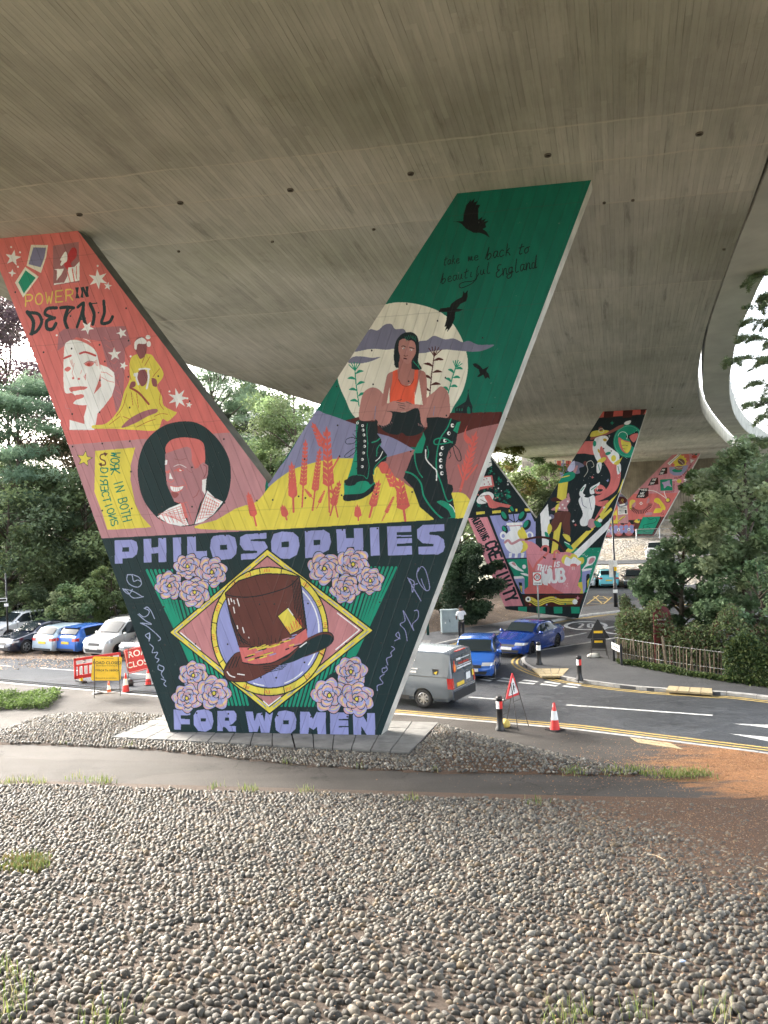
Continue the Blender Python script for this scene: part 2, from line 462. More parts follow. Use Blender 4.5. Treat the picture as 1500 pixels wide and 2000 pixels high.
# old lighter tarmac: left road and far car park
sheet('road', [at(-700, 1280)[:2], at(0, 1335)[:2], at(305, 1362)[:2], at(352, 1358)[:2], at(330, 1285)[:2], at(270, 1286)[:2], at(0, 1283)[:2], at(-700, 1255)[:2]], 0.004, M_oldroad)
sheet('parking_area', [at(-900, 1240)[:2], at(-700, 1262)[:2], at(0, 1286)[:2], at(270, 1290)[:2], at(335, 1288)[:2], at(330, 1240)[:2], at(-200, 1225)[:2]], 0.008, M_litter)
sheet('car_park', [at(1150, 1192)[:2], at(1240, 1175)[:2], at(1330, 1165)[:2], at(1600, 1135)[:2], at(1600, 1100)[:2], at(1050, 1140)[:2], at(1090, 1180)[:2]], 0.004, M_oldroad)

# heightfield patch: rises inside its outline, sinks below the paving outside it
def inside(P, poly):
    x, y = P[:, 0], P[:, 1]; c = np.zeros(len(P), bool); n = len(poly)
    for i in range(n):
        x1, y1 = poly[i]; x2, y2 = poly[(i + 1) % n]
        m = ((y1 > y) != (y2 > y))
        xx = (x2 - x1) * (y - y1) / ((y2 - y1) if y2 != y1 else 1e-9) + x1
        c ^= m & (x < xx)
    return c
def edge_dist(P, poly):
    d = np.full(len(P), 1e9); n = len(poly)
    for i in range(n):
        a = np.array(poly[i], float); b = np.array(poly[(i + 1) % n], float); ab = b - a
        t = np.clip(((P - a) @ ab) / max(ab @ ab, 1e-9), 0, 1)
        d = np.minimum(d, np.hypot(*(P - a - t[:, None] * ab).T))
    return np.where(inside(P, poly), d, -d)
def patch(name, poly, zfun, mat, res=0.3, pad=0.6, kind='structure', parent=None, smooth=True):
    A = np.array(poly); x0, y0 = A.min(0) - pad; x1, y1 = A.max(0) + pad
    nx, ny = int((x1 - x0) / res) + 2, int((y1 - y0) / res) + 2
    X, Y = np.meshgrid(np.linspace(x0, x1, nx), np.linspace(y0, y1, ny))
    P = np.stack([X.ravel(), Y.ravel()], 1); d = edge_dist(P, poly); Z = zfun(P, d)
    idx = np.arange(nx * ny).reshape(ny, nx)
    F = np.stack([idx[:-1, :-1], idx[:-1, 1:], idx[1:, 1:], idx[1:, :-1]], -1).reshape(-1, 4)
    keep = (d[F] > -pad).any(1)
    o = mesh_obj(name, np.c_[P, Z], [tuple(map(int, f)) for f in F[keep]], mat, parent, smooth)
    if parent is None: o['kind'] = kind
    return o
def smooth01(x): x = np.clip(x, 0, 1); return x * x * (3 - 2 * x)
def wav(P, f, s): return np.sin(P[:, 0] * f + s) * np.sin(P[:, 1] * f * 1.3 + s * 2)
soil_poly = [tuple(b) for b in BK[6:]] + [tuple(at(300, 1200)[:2]), tuple(at(780, 1160)[:2]), tuple(at(1040, 1150)[:2]), tuple(at(1100, 1165)[:2]), tuple(at(1135, 1186)[:2])]
soil_poly = [p for p in soil_poly]
patch('soil_bank', soil_poly, lambda P, d: np.where(d > 0, 0.09 + 0.42 * smooth01(d / 2.6) + 0.04 * wav(P, 2.1, 1), -0.2 * smooth01(-d / 0.3) + 0.09), M_soil, 0.35)

# ---- road markings
def mark(name, px, mat=None, z=0.006, kind='structure'):
    return sheet(name, [tuple(at(*p)[:2]) for p in px], z, mat or M_white, kind)
def dash(p0, p1, wid, mat=None, z=0.006, name='road_marking'):
    a, b = at(*p0)[:2], at(*p1)[:2]; d = (b - a) / np.linalg.norm(b - a); n = np.array([-d[1], d[0]]) * wid / 2
    return sheet(name, [tuple(a - n), tuple(b - n), tuple(b + n), tuple(a + n)], z, mat or M_white)
dash((0, 1300), (22, 1302), 0.1, z=0.012); dash((77, 1305), (160, 1311), 0.1, z=0.012); dash((258, 1316), (310, 1320), 0.1, z=0.012)
dash((915, 1361.5), (984, 1367), 0.12); dash((1106, 1377), (1392, 1397.5), 0.13)
for a, b in [((940, 1327), (959, 1330)), ((972, 1329), (997, 1332)), ((1013, 1333), (1044, 1336)), ((1056, 1336), (1088, 1340)), ((1100, 1340), (1128, 1343))]:
    dash(a, b, 0.2)
    dash((a[0] + 8, a[1] - 4.5), (b[0] + 6, b[1] - 4), 0.2)
mark('road_marking', [(1430, 1413.5), (1500, 1416), (1560, 1419), (1560, 1426), (1500, 1422)])
mark('road_marking', [(1424, 1433), (1500, 1440), (1560, 1446), (1560, 1454), (1500, 1448)])
dash((1101, 1244.5), (1146, 1236), 0.12); dash((1200, 1232), (1240, 1226), 0.12)
def roundel(cx, cy, rx, ry):
    c = at(cx, cy); root = None
    pts = [at(cx + rx * math.cos(t), cy + ry * math.sin(t))[:2] for t in np.linspace(0, 2 * math.pi, 33)[:-1]]
    inn = [c[:2] + (p - c[:2]) * 0.82 for p in pts]
    n = len(pts); v = [(*p, 0.006) for p in pts] + [(*p, 0.006) for p in inn]
    f = [(i, (i + 1) % n, n + (i + 1) % n, n + i) for i in range(n)]
    o = mesh_obj('road_marking', v, f, M_white); o['kind'] = 'structure'
    # the numeral 20, long towards the driver
    for dx, st in ((-0.36, [(-.16, .35), (.0, .48), (.16, .35), (.13, .1), (-.16, -.48), (.18, -.48)]), (0.36, [(.0, .5), (.17, .3), (.17, -.3), (0, -.5), (-.17, -.3), (-.17, .3), (0, .5)])):
        ax = (pts[0] - c[:2]); ay = (pts[24] - c[:2])
        for (x0, y0), (x1, y1) in zip(st[:-1], st[1:]):
            p0 = c[:2] + ax * (x0 + dx) * .62 + ay * y0; p1 = c[:2] + ax * (x1 + dx) * .62 + ay * y1
            d = p1 - p0; L = np.linalg.norm(d)
            if L < 1e-6: continue
            nn = np.array([-d[1], d[0]]) / L * 0.07
            sheet('road_marking', [tuple(p0 - nn), tuple(p1 - nn), tuple(p1 + nn), tuple(p0 + nn)], 0.006, M_white)
roundel(1144, 1222, 43, 8.5); roundel(1214, 1231, 40, 8)
for a, b in [((1146, 1180.5), (1169, 1163)), ((1178, 1180.5), (1195, 1166)), ((1169, 1165), (1195, 1167)), ((1146, 1178), (1178, 1180)), ((1238, 1182), (1252, 1167)), ((1182, 1189), (1192, 1183)),
             ((1150, 1172), (1186, 1176)), ((1158, 1167), (1190, 1171)), ((1160, 1165), (1176, 1179)), ((1178, 1165), (1190, 1172))]:
    dash(a, b, 0.11, M_yellow, 0.010)
# tactile paving and light slabs
def slabs(name, corner_px, nu, nv, mat, z0, top, gap=0.022, label=None):
    """quad of paving slabs, each its own piece; corners in order a, b, c, d"""
    root = empty(name, (0, 0, 0), kind='structure')
    q = [at(*p, z0)[:2] for p in corner_px]; rng = random.Random(3)
    for i in range(nu):
        for j in range(nv):
            def P(s, t): return (q[0] * (1 - s) + q[1] * s) * (1 - t) + (q[3] * (1 - s) + q[2] * s) * t
            c = [P(i / nu, j / nv), P((i + 1) / nu, j / nv), P((i + 1) / nu, (j + 1) / nv), P(i / nu, (j + 1) / nv)]
            m = sum(c) / 4; c = [p + (m - p) / np.linalg.norm(m - p) * gap for p in c]
            h = top + rng.uniform(-0.004, 0.004)
            MB().prism([tuple(p) for p in c], z0 - 0.05, h).build('paving_slab', mat, root)
    return root
M_tact = simple('buff_tactile', (0.36, 0.29, 0.17), 0.8, var=0.2, scale=20)
slabs('tactile_paving', [(1038, 1306), (1112, 1306), (1098, 1321), (1058, 1321)], 4, 3, M_tact, 0.11, 0.127)
slabs('tactile_paving', [(1306, 1340), (1391, 1345), (1392, 1355), (1300, 1349)], 4, 1, M_tact, 0.11, 0.127)
slabs('tactile_paving', [(1230, 1441), (1310, 1452), (1336, 1465), (1245, 1451)], 5, 2, M_tact, 0.11, 0.127)
slabs('tactile_paving', [(888, 1241), (925, 1236), (932, 1243), (893, 1248)], 3, 2, M_concrete, 0.11, 0.117)
slabs('tactile_paving', [(818, 1250), (842, 1251), (838, 1258), (812, 1257)], 3, 2, M_concrete, 0.11, 0.117)
# gutter drain covers
M_iron = simple('cast_iron', (0.03, 0.03, 0.032), 0.5, metal=0.6)
for q in [[(814, 1380), (838, 1376), (850, 1382), (826, 1386)]]:
    o = sheet('drain_cover', [tuple(at(*p)[:2]) for p in q], 0.007, M_iron)

# ================================================================== stepped bank, railings and abutment wall at the end of the flyover
prof = [(68.5, -0.1), (69.5, 0.1), (73.2, 1.35), (73.6, 1.4), (75.5, 1.45), (80.5, 1.5), (81, 1.6), (87.0, 3.45), (87.6, 3.5), (91.0, 3.55), (92, 3.7), (101, 5.3), (101.2, 5.3)]
def m_stonebank():
    T = NT('stone_pitched_bank'); v = T.pos()
    vo = T.n('ShaderNodeTexVoronoi'); T.l(v, vo.inputs['Vector']); vo.inputs['Scale'].default_value = 5.0
    c = T.ramp(vo.outputs['Color'] if False else T.sep(vo.outputs['Color'])[0], [(0, (0.20, 0.19, 0.17, 1)), (0.5, (0.34, 0.32, 0.28, 1)), (1, (0.48, 0.45, 0.40, 1))])
    c = T.mix(0.8, c, T.ramp(vo.outputs['Distance'], [(0.1, 1.1), (0.75, 0.35)]), 'MULTIPLY')
    c = T.mix(T.ramp(T.noise(v, 0.5, 5), [(0.45, 0.0), (0.6, 0.4)]), c, (0.32, 0.26, 0.17, 1))
    T.base(c); T.rough(0.9); T.bump(T.math('MULTIPLY', vo.outputs['Distance'], -1.0), 0.08)
    return T.m
M_bank = m_stonebank()
us = np.linspace(2, 85, 84); V = []; rngb = random.Random(5)
for (w, z) in prof:
    for u in us:
        x, y = xy(u, w); V.append((x, y, z + rngb.uniform(-0.03, 0.03)))
nu_ = len(us); Fm = [(j * nu_ + i, j * nu_ + i + 1, (j + 1) * nu_ + i + 1, (j + 1) * nu_ + i) for j in range(len(prof) - 1) for i in range(nu_ - 1)]
mesh_obj('stepped_stone_bank', V, Fm, M_bank)['kind'] = 'structure'
mesh_obj('access_road', [(*xy(2, 75.7), 1.53), (*xy(85, 75.7), 1.53), (*xy(85, 80.4), 1.60), (*xy(2, 80.4), 1.60)], [(0, 1, 2, 3)], M_oldroad)['kind'] = 'structure'
M_galv = simple('galvanised_steel', (0.50, 0.51, 0.52), 0.45, metal=0.7)
M_darkrail = simple('dark_rail', (0.08, 0.08, 0.085), 0.5, metal=0.5)
def railing(w, z, u0, u1, label, post_step=2.4, h=1.05):
    root = empty('railing', (0, 0, 0), label=label, cat='railing', group='railings on the stone bank')
    n = int((u1 - u0) / post_step)
    for i in range(n + 1):
        u = u0 + i * post_step; x, y = xy(u, w)
        MB().box(x - 0.05, y - 0.05, z - 0.2, x + 0.05, y + 0.05, z + h + 0.05).build('post', M_galv, root)
    for k, hz in enumerate((0.12, h)):
        MB().tube([(*xy(u0, w), z + hz), (*xy(u1, w), z + hz)], 0.03, 6).build('rail', M_galv, root)
    b = MB(); u = u0
    while u < u1:
        x, y = xy(u, w); b.box(x - 0.011, y - 0.011, z + 0.12, x + 0.011, y + 0.011, z + h); u += 0.13
    o = b.build('balusters', M_darkrail, root); o['kind'] = 'stuff'
    return root
railing(73.5, 1.4, 12, 60, 'lower grey guard railing above the turquoise and dark parked cars')
railing(87.4, 3.5, 12, 60, 'upper grey guard railing running in front of the farthest painted pillar')
# abutment wall with vertical ribs
M_rib = simple('ribbed_concrete', (0.27, 0.24, 0.19), 0.9, var=0.3, scale=0.8)
def abutment():
    root = empty('abutment_wall', (0, 0, 0), label='tan ribbed concrete abutment wall closing the far end under the flyover', cat='wall')
    b = MB(); u = 0.0
    while u < 75:
        for (du, dw) in ((0.0, 0.0), (0.16, 0.0), (0.16, 0.12), (0.30, 0.12)):
            x, y = xy(u + du, 101.3 + dw); b.v += [(x, y, 4.6), (x, y, 13.6)]
        u += 0.30
    n = len(b.v) // 2
    b.f = [(2 * i, 2 * i + 2, 2 * i + 3, 2 * i + 1) for i in range(n - 1)]; b.mi = [0] * len(b.f)
    o = b.build('ribs', M_rib, root); o['kind'] = 'stuff'
    p0, p1, p2, p3 = xy(0, 101.8), xy(75, 101.8), xy(75, 103), xy(0, 103)
    MB().prism([p0, p1, p2, p3], 4.0, 15.6).build('wall', M_rib, root)
    x, y = xy(0, 101.2)
    m = Matrix.Translation((x, y, 0)) @ Matrix.Rotation(FACE_A, 4, 'Z')
    MB().box(0, -0.1, 5.0, 75, 0.12, 5.45, M=m).build('plinth', M_fascia, root)
    return root
abutment()

# ================================================================== the flyover
def zc(s):
    return float(np.interp(s, [-60, 4, 20.2, 34, 46, 50, 75, 90, 130], [17.4, 16.95, 15.12, 13.56, 12.22, 12.1, 12.5, 12.8, 13.0]))
def on_deck(px, py, dz=0.0):
    z = 14.0
    for _ in range(60):
        P = at(px, py, z + dz); z = 0.6 * z + 0.4 * zc(0.29 * P[0] + 0.957 * P[1])
    return P
Lp = [on_deck(*p) for p in [(0, 578), (170, 645), (345, 705), (500, 750), (625, 790), (800, 838), (960, 880), (1100, 914)]]
Rp = [on_deck(*p) for p in [(1500, 303), (1440, 468), (1404, 566), (1374, 660), (1362, 745), (1368, 796), (1382, 824), (1404, 850), (1430, 872), (1475, 893)]]
E1 = [on_deck(*p) for p in [(1500, 330), (1440, 476), (1408, 566), (1380, 656), (1373, 745), (1378, 780), (1390, 803), (1412, 830), (1440, 858), (1478, 880)]]
E2 = [on_deck(*p) for p in [(1640, 330), (1500, 526), (1464, 600), (1440, 656), (1427, 720), (1424, 755), (1428, 790), (1441, 822), (1462, 846), (1500, 868)]]
def along(P): return 0.29 * P[0] + 0.957 * P[1]
def extend(pts, s0=-45, s1=118):
    P = [np.array(p[:2]) for p in pts]
    a = P[0] + (P[0] - P[1]) / abs(along(P[0]) - along(P[1])) * (along(P[0]) - s0)
    b = P[-1] + (P[-1] - P[-2]) / abs(along(P[-1]) - along(P[-2])) * (s1 - along(P[-1]))
    return [a] + P + [b]
def by_s(pts, svals):
    P = bez([tuple(p) for p in pts], 6); s = np.array([along(p) for p in P]); o = np.argsort(s)
    return np.stack([np.interp(svals, s[o], np.array([p[0] for p in P])[o]), np.interp(svals, s[o], np.array([p[1] for p in P])[o])], 1)
SV = np.concatenate([np.linspace(-42, 8, 12), np.linspace(10, 116, 90)])
# the sides fan out behind the camera as the deck bends the other way
Lx = extend(Lp); Lx[0] = np.array([-24.0, -40.0]); Lx.insert(1, np.array([-19.5, 8.0]))
Rx = extend(Rp); Rx[0] = np.array([-3.0, -45.0]); Rx.insert(1, np.array([5.5, 4.0]))
Le, Re = by_s(Lx, SV), by_s(Rx, SV)
Ax = extend(E1); Ax[0] = np.array([-2.6, -45.0]); Ax.insert(1, np.array([6.0, 4.0]))
Bx = extend(E2); Bx[0] = np.array([7.5, -45.0]); Bx.insert(1, np.array([12.8, 4.0]))
Ae, Be = by_s(Ax, SV), by_s(Bx, SV)
def deck(name, A, B, svals, mat, label, par=True, lip=0.0):
    """soffit between edge lines A (left) and B (right), fascias, top slab, parapets"""
    root = empty(name, (0, 0, 0), label=label, cat='flyover')
    nx = 14; V = []; F = []
    for k, s in enumerate(svals):
        for i in range(nx + 1):
            p = A[k] * (1 - i / nx) + B[k] * i / nx
            V.append((p[0], p[1], zc(along(p))))
    for k in range(len(svals) - 1):
        for i in range(nx):
            a = k * (nx + 1) + i; F.append((a, a + nx + 1, a + nx + 2, a + 1))
    mesh_obj('soffit', V, F, mat, root, True)
    for side, E, O, nm in ((-1, A, B, 'fascia'), (1, B, A, 'fascia')):
        V = []
        for k in range(len(svals)):
            d = E[k] - O[k]; d /= np.linalg.norm(d); z = zc(along(E[k]))
            for off, dz in ((0.0, 0.0), (0.03, 0.05), (0.05, 1.05), (-0.25, 1.05), (-0.25, 0.02)):
                V.append((E[k][0] + d[0] * off, E[k][1] + d[1] * off, z + dz))
        F = [(5 * k + j, 5 * k + j + 1, 5 * k + j + 6, 5 * k + j + 5) for k in range(len(svals) - 1) for j in range(4)]
        if side > 0: F = [tuple(reversed(f)) for f in F]
        mesh_obj(nm, V, F, M_fascia, root)
        V = []
        for k in range(len(svals)):                    # parapet rail on top
            d = E[k] - O[k]; d /= np.linalg.norm(d); z = zc(along(E[k])) + 1.05
            V.append((E[k][0] - d[0] * .08, E[k][1] - d[1] * .08, z))
        b = MB()
        for h in (0.45, 0.95): b.tube([(x, y, z + h) for x, y, z in V], 0.035, 5)
        P = resample([(v[0], v[1]) for v in V], 2.0)
        for p in P:
            z = zc(along(p)) + 1.05; b.box(p[0] - 0.03, p[1] - 0.03, z - 0.01, p[0] + 0.03, p[1] + 0.03, z + 0.97)
        b.build('parapet_railing', M_galv, root)
    V = []
    for k in range(len(svals)):
        d = B[k] - A[k]; d /= np.linalg.norm(d)
        for p, off in ((A[k], 0.2), (B[k], -0.2)): V.append((p[0] + d[0] * off, p[1] + d[1] * off, zc(along(p)) + 0.98))
    mesh_obj('road_slab', V, [(2 * k, 2 * k + 1, 2 * k + 3, 2 * k + 2) for k in range(len(svals) - 1)], M_fascia, root)
    return root
FLY = deck('flyover', Le, Re, SV, M_deck, 'broad grey-brown board-marked concrete flyover deck overhead carried by the painted pillars')
deck('flyover', Ae, Be, SV, simple('smooth_pale_concrete', (0.52, 0.53, 0.47), 0.85, var=0.2, scale=0.5, bump=0.01), 'narrow second flyover deck curving along the right edge against the sky')
M_black = simple('drain_shade_black', (0.006, 0.006, 0.006), 0.9)
M_steelrim = simple('rust_rim', (0.12, 0.10, 0.08), 0.7)
def drain(px, py, r):
    P = on_deck(px, py); z = zc(along(P))
    b = MB().lathe([(0.0, 0.0), (r * .8, 0.0)], 16, mi=1).lathe([(r * .8, 0.0), (r * .82, -0.03), (r, -0.03), (r * 1.05, 0.01)], 16, mi=0)  # flat black disc paints the shade inside the drain
    o = b.build('drain_hole', M_black, FLY, mats=[M_steelrim, M_black], loc=(P[0], P[1], z - 0.012))
for p in [(155, 418), (352, 395), (567, 370), (802, 338), (1070, 302), (1366, 260)]: drain(*p, 0.085)
for p in [(349, 490), (532, 471), (730, 447), (1180, 395), (1236, 390), (1414, 486), (990, 817), (1313, 795)]: drain(*p, 0.045)
# ================================================================== painted murals: flat paint on the pillars' faces
PAL = dict(coral=(212, 114, 110), coral2=(208, 98, 90), mauve=(184, 134, 140), navy=(25, 47, 49), ink=(18, 33, 37), lilac=(148, 152, 202), yellow=(222, 206, 84),
           teal=(24, 142, 112), green=(8, 104, 86), brown=(98, 56, 49), white=(236, 236, 236), cream=(226, 222, 208), orange=(222, 92, 66),
           skin=(178, 126, 120), skin2=(168, 114, 108), slate=(118, 118, 142), rose=(196, 142, 148), pinkl=(214, 140, 150), red=(196, 76, 68),
           mustard=(196, 160, 60), dkred=(70, 26, 24), grey=(150, 130, 140), hole=(90, 80, 78), black=(8, 12, 14), aqua=(120, 190, 170))
class Canvas:
    def __init__(s, P0, rd, nd, u0, u1, z0, z1, ppm, bg):
        s.P0, s.rd, s.nd = np.array(P0), rd, nd
        s.u0, s.z0, s.ppm = u0, z0, ppm
        s.W, s.H = int((u1 - u0) * ppm), int((z1 - z0) * ppm)
        s.u1, s.z1 = u0 + s.W / ppm, z0 + s.H / ppm
        s.a = np.ones((s.H, s.W, 4), np.float32); s.a[..., :3] = np.array(PAL[bg]) / 255
        s.src(0, 0, 1)
    def src(s, x0, y0, k): s.t = (x0, y0, k)
    def conv(s, pts):                                  # photograph coordinates -> the wall's own plane
        x0, y0, k = s.t; out = np.empty((len(pts), 2))
        for i, p in enumerate(pts):
            P = on_plane(x0 + p[0] / k, y0 + p[1] / k, s.P0, s.nd)
            out[i] = ((np.dot(P - s.P0, s.rd) - s.u0) * s.ppm, (P[2] - s.z0) * s.ppm)
        return out
    def raw(s, q, c):
        c = np.array(PAL[c] if isinstance(c, str) else c, np.float32) / 255
        y0 = max(0, int(math.floor(q[:, 1].min()))); y1 = min(s.H - 1, int(math.ceil(q[:, 1].max())))
        x1, yy1 = q[:, 0], q[:, 1]; x2, yy2 = np.roll(x1, -1), np.roll(yy1, -1)
        for y in range(y0, y1 + 1):
            yc = y + 0.5; m = (yy1 > yc) != (yy2 > yc)
            if not m.any(): continue
            xs = np.sort(x1[m] + (yc - yy1[m]) * (x2[m] - x1[m]) / (yy2[m] - yy1[m]))
            for a, b in zip(xs[0::2], xs[1::2]):
                ia, ib = max(0, int(round(a))), min(s.W, int(round(b)))
                if ib > ia: s.a[y, ia:ib, :3] = c
    def poly(s, pts, c): s.raw(s.conv(pts), c)
    def curve(s, pts, c, n=6): s.raw(s.conv(bez(pts, n, True)), c)
    def line(s, pts, w, c, smooth=False):
        if smooth: pts = bez(pts, 6)
        q = s.conv(pts)
        e = s.conv([pts[0], (pts[0][0] + w / 2, pts[0][1])]); r = max(np.hypot(*(e[1] - e[0])), 0.55)
        for a, b in zip(q[:-1], q[1:]):
            d = b - a; L = np.hypot(*d)
            if L < 1e-6: continue
            n = np.array([-d[1], d[0]]) / L * r; s.raw(np.array([a + n, b + n, b - n, a - n]), c)
        th = np.linspace(0, 2 * math.pi, 9)[:-1]
        if r > 1.0:
            for a in q: s.raw(a + r * np.stack([np.cos(th), np.sin(th)], 1), c)
    def sline(s, pts, w, c): s.line(pts, w, c, True)
    def ell(s, cx, cy, rx, ry, c, rot=0.0, n=28, a0=0, a1=360):
        r = math.radians(rot); th = np.radians(np.linspace(a0, a1, n + 1)[:-1] if a1 - a0 == 360 else np.linspace(a0, a1, n))
        s.poly([(cx + rx * math.cos(t) * math.cos(r) - ry * math.sin(t) * math.sin(r), cy + rx * math.cos(t) * math.sin(r) + ry * math.sin(t) * math.cos(r)) for t in th], c)
    def ring(s, cx, cy, rx, ry, w, c, rot=0.0, a0=0, a1=360):
        r = math.radians(rot); th = np.radians(np.linspace(a0, a1, 30))
        s.line([(cx + rx * math.cos(t) * math.cos(r) - ry * math.sin(t) * math.sin(r), cy + rx * math.cos(t) * math.sin(r) + ry * math.sin(t) * math.cos(r)) for t in th], w, c)
    def star(s, cx, cy, R, c='white', n=5, rot=-90, inner=0.42):
        s.poly([(cx + R * (1 if i % 2 == 0 else inner) * math.cos(math.radians(rot + 180 * i / n)), cy + R * (1 if i % 2 == 0 else inner) * math.sin(math.radians(rot + 180 * i / n))) for i in range(2 * n)], c)
    def dots(s, pts, r, c):
        for p in pts: s.ell(p[0], p[1], r, r, c, n=8)
    def text(s, txt, x, y, w, h, c, lw, slant=0.0, dx=(1, 0), dy=(0, 1), gap=0.35):
        """stroke lettering; dx / dy are the writing and downward directions in source pixels"""
        cx = x, y
        for ch in txt:
            g = GLY.get(ch.upper() if ch not in GLY else ch)
            if g:
                for st in g:
                    pts = []
                    for (gx, gy) in st:
                        X = gx * w + (1 - gy) * h * slant; Y = gy * h
                        pts.append((x + X * dx[0] + Y * dy[0], y + X * dx[1] + Y * dy[1]))
                    s.line(pts, lw, c)
            x += dx[0] * w * (1 + gap); y += dx[1] * w * (1 + gap)
    def wear(s, seed=1):                               # roller marks and uneven paint, kept in the paint itself
        rng = np.random.default_rng(seed)
        h, w = s.H // 40 + 2, s.W // 14 + 2
        n = rng.normal(0, 1, (h, w)).astype(np.float32)
        yi = np.linspace(0, h - 1.001, s.H); xi = np.linspace(0, w - 1.001, s.W)
        y0, x0 = yi.astype(int), xi.astype(int); fy, fx = (yi - y0)[:, None], (xi - x0)[None]
        N = (n[y0][:, x0] * (1 - fy) + n[y0 + 1][:, x0] * fy) * (1 - fx) + (n[y0][:, x0 + 1] * (1 - fy) + n[y0 + 1][:, x0 + 1] * fy) * fx
        s.a[..., :3] = np.clip(s.a[..., :3] * (1 + 0.022 * N[..., None]), 0, 1)
    def image(s, name):
        im = bpy.data.images.new(name, s.W, s.H)
        im.pixels.foreach_set(s.a.ravel()); im.update(); im.pack()
        return im
_o = [(.5, 0), (.15, .12), (0, .35), (0, .65), (.15, .88), (.5, 1), (.85, .88), (1, .65), (1, .35), (.85, .12), (.5, 0)]
GLY = {'A': [[(0, 1), (.5, 0), (1, 1)], [(.2, .65), (.8, .65)]], 'B': [[(0, 0), (0, 1), (.7, 1), (1, .8), (.8, .52), (0, .5)], [(0, 0), (.65, 0), (.9, .2), (.7, .5)]],
       'C': [[(1, .15), (.6, 0), (.15, .1), (0, .5), (.15, .9), (.6, 1), (1, .85)]], 'D': [[(0, 0), (0, 1), (.6, 1), (1, .7), (1, .3), (.6, 0), (0, 0)]],
       'E': [[(1, 0), (0, 0), (0, 1), (1, 1)], [(0, .5), (.8, .5)]], 'F': [[(1, 0), (0, 0), (0, 1)], [(0, .5), (.8, .5)]],
       'G': [[(1, .15), (.6, 0), (.15, .1), (0, .5), (.15, .9), (.6, 1), (1, .85), (1, .55), (.6, .55)]], 'H': [[(0, 0), (0, 1)], [(1, 0), (1, 1)], [(0, .5), (1, .5)]],
       'I': [[(.5, 0), (.5, 1)]], 'J': [[(.8, 0), (.8, .8), (.5, 1), (.1, .85)]], 'K': [[(0, 0), (0, 1)], [(1, 0), (0, .55), (1, 1)]], 'L': [[(0, 0), (0, 1), (1, 1)]],
       'M': [[(0, 1), (.1, 0), (.5, .6), (.9, 0), (1, 1)]], 'N': [[(0, 1), (0, 0), (1, 1), (1, 0)]], 'O': [_o], 'P': [[(0, 1), (0, 0), (.7, 0), (1, .15), (1, .4), (.7, .55), (0, .55)]],
       'Q': [_o, [(.6, .7), (1, 1.05)]], 'R': [[(0, 1), (0, 0), (.7, 0), (1, .15), (1, .4), (.7, .52), (0, .52)], [(.5, .52), (1, 1)]],
       'S': [[(1, .12), (.6, 0), (.1, .08), (0, .28), (.2, .46), (.8, .54), (1, .72), (.9, .92), (.5, 1), (0, .88)]], 'T': [[(0, 0), (1, 0)], [(.5, 0), (.5, 1)]],
       'U': [[(0, 0), (0, .75), (.25, 1), (.75, 1), (1, .75), (1, 0)]], 'V': [[(0, 0), (.5, 1), (1, 0)]], 'W': [[(0, 0), (.25, 1), (.5, .4), (.75, 1), (1, 0)]],
       'X': [[(0, 0), (1, 1)], [(1, 0), (0, 1)]], 'Y': [[(0, 0), (.5, .5), (1, 0)], [(.5, .5), (.5, 1)]], 'Z': [[(0, 0), (1, 0), (0, 1), (1, 1)]],
       '0': [_o], '2': [[(0, .2), (.3, 0), (.8, .05), (1, .28), (0, 1), (1, 1)]], '5': [[(1, 0), (.1, 0), (0, .45), (.6, .4), (1, .65), (.7, 1), (0, .9)]]}

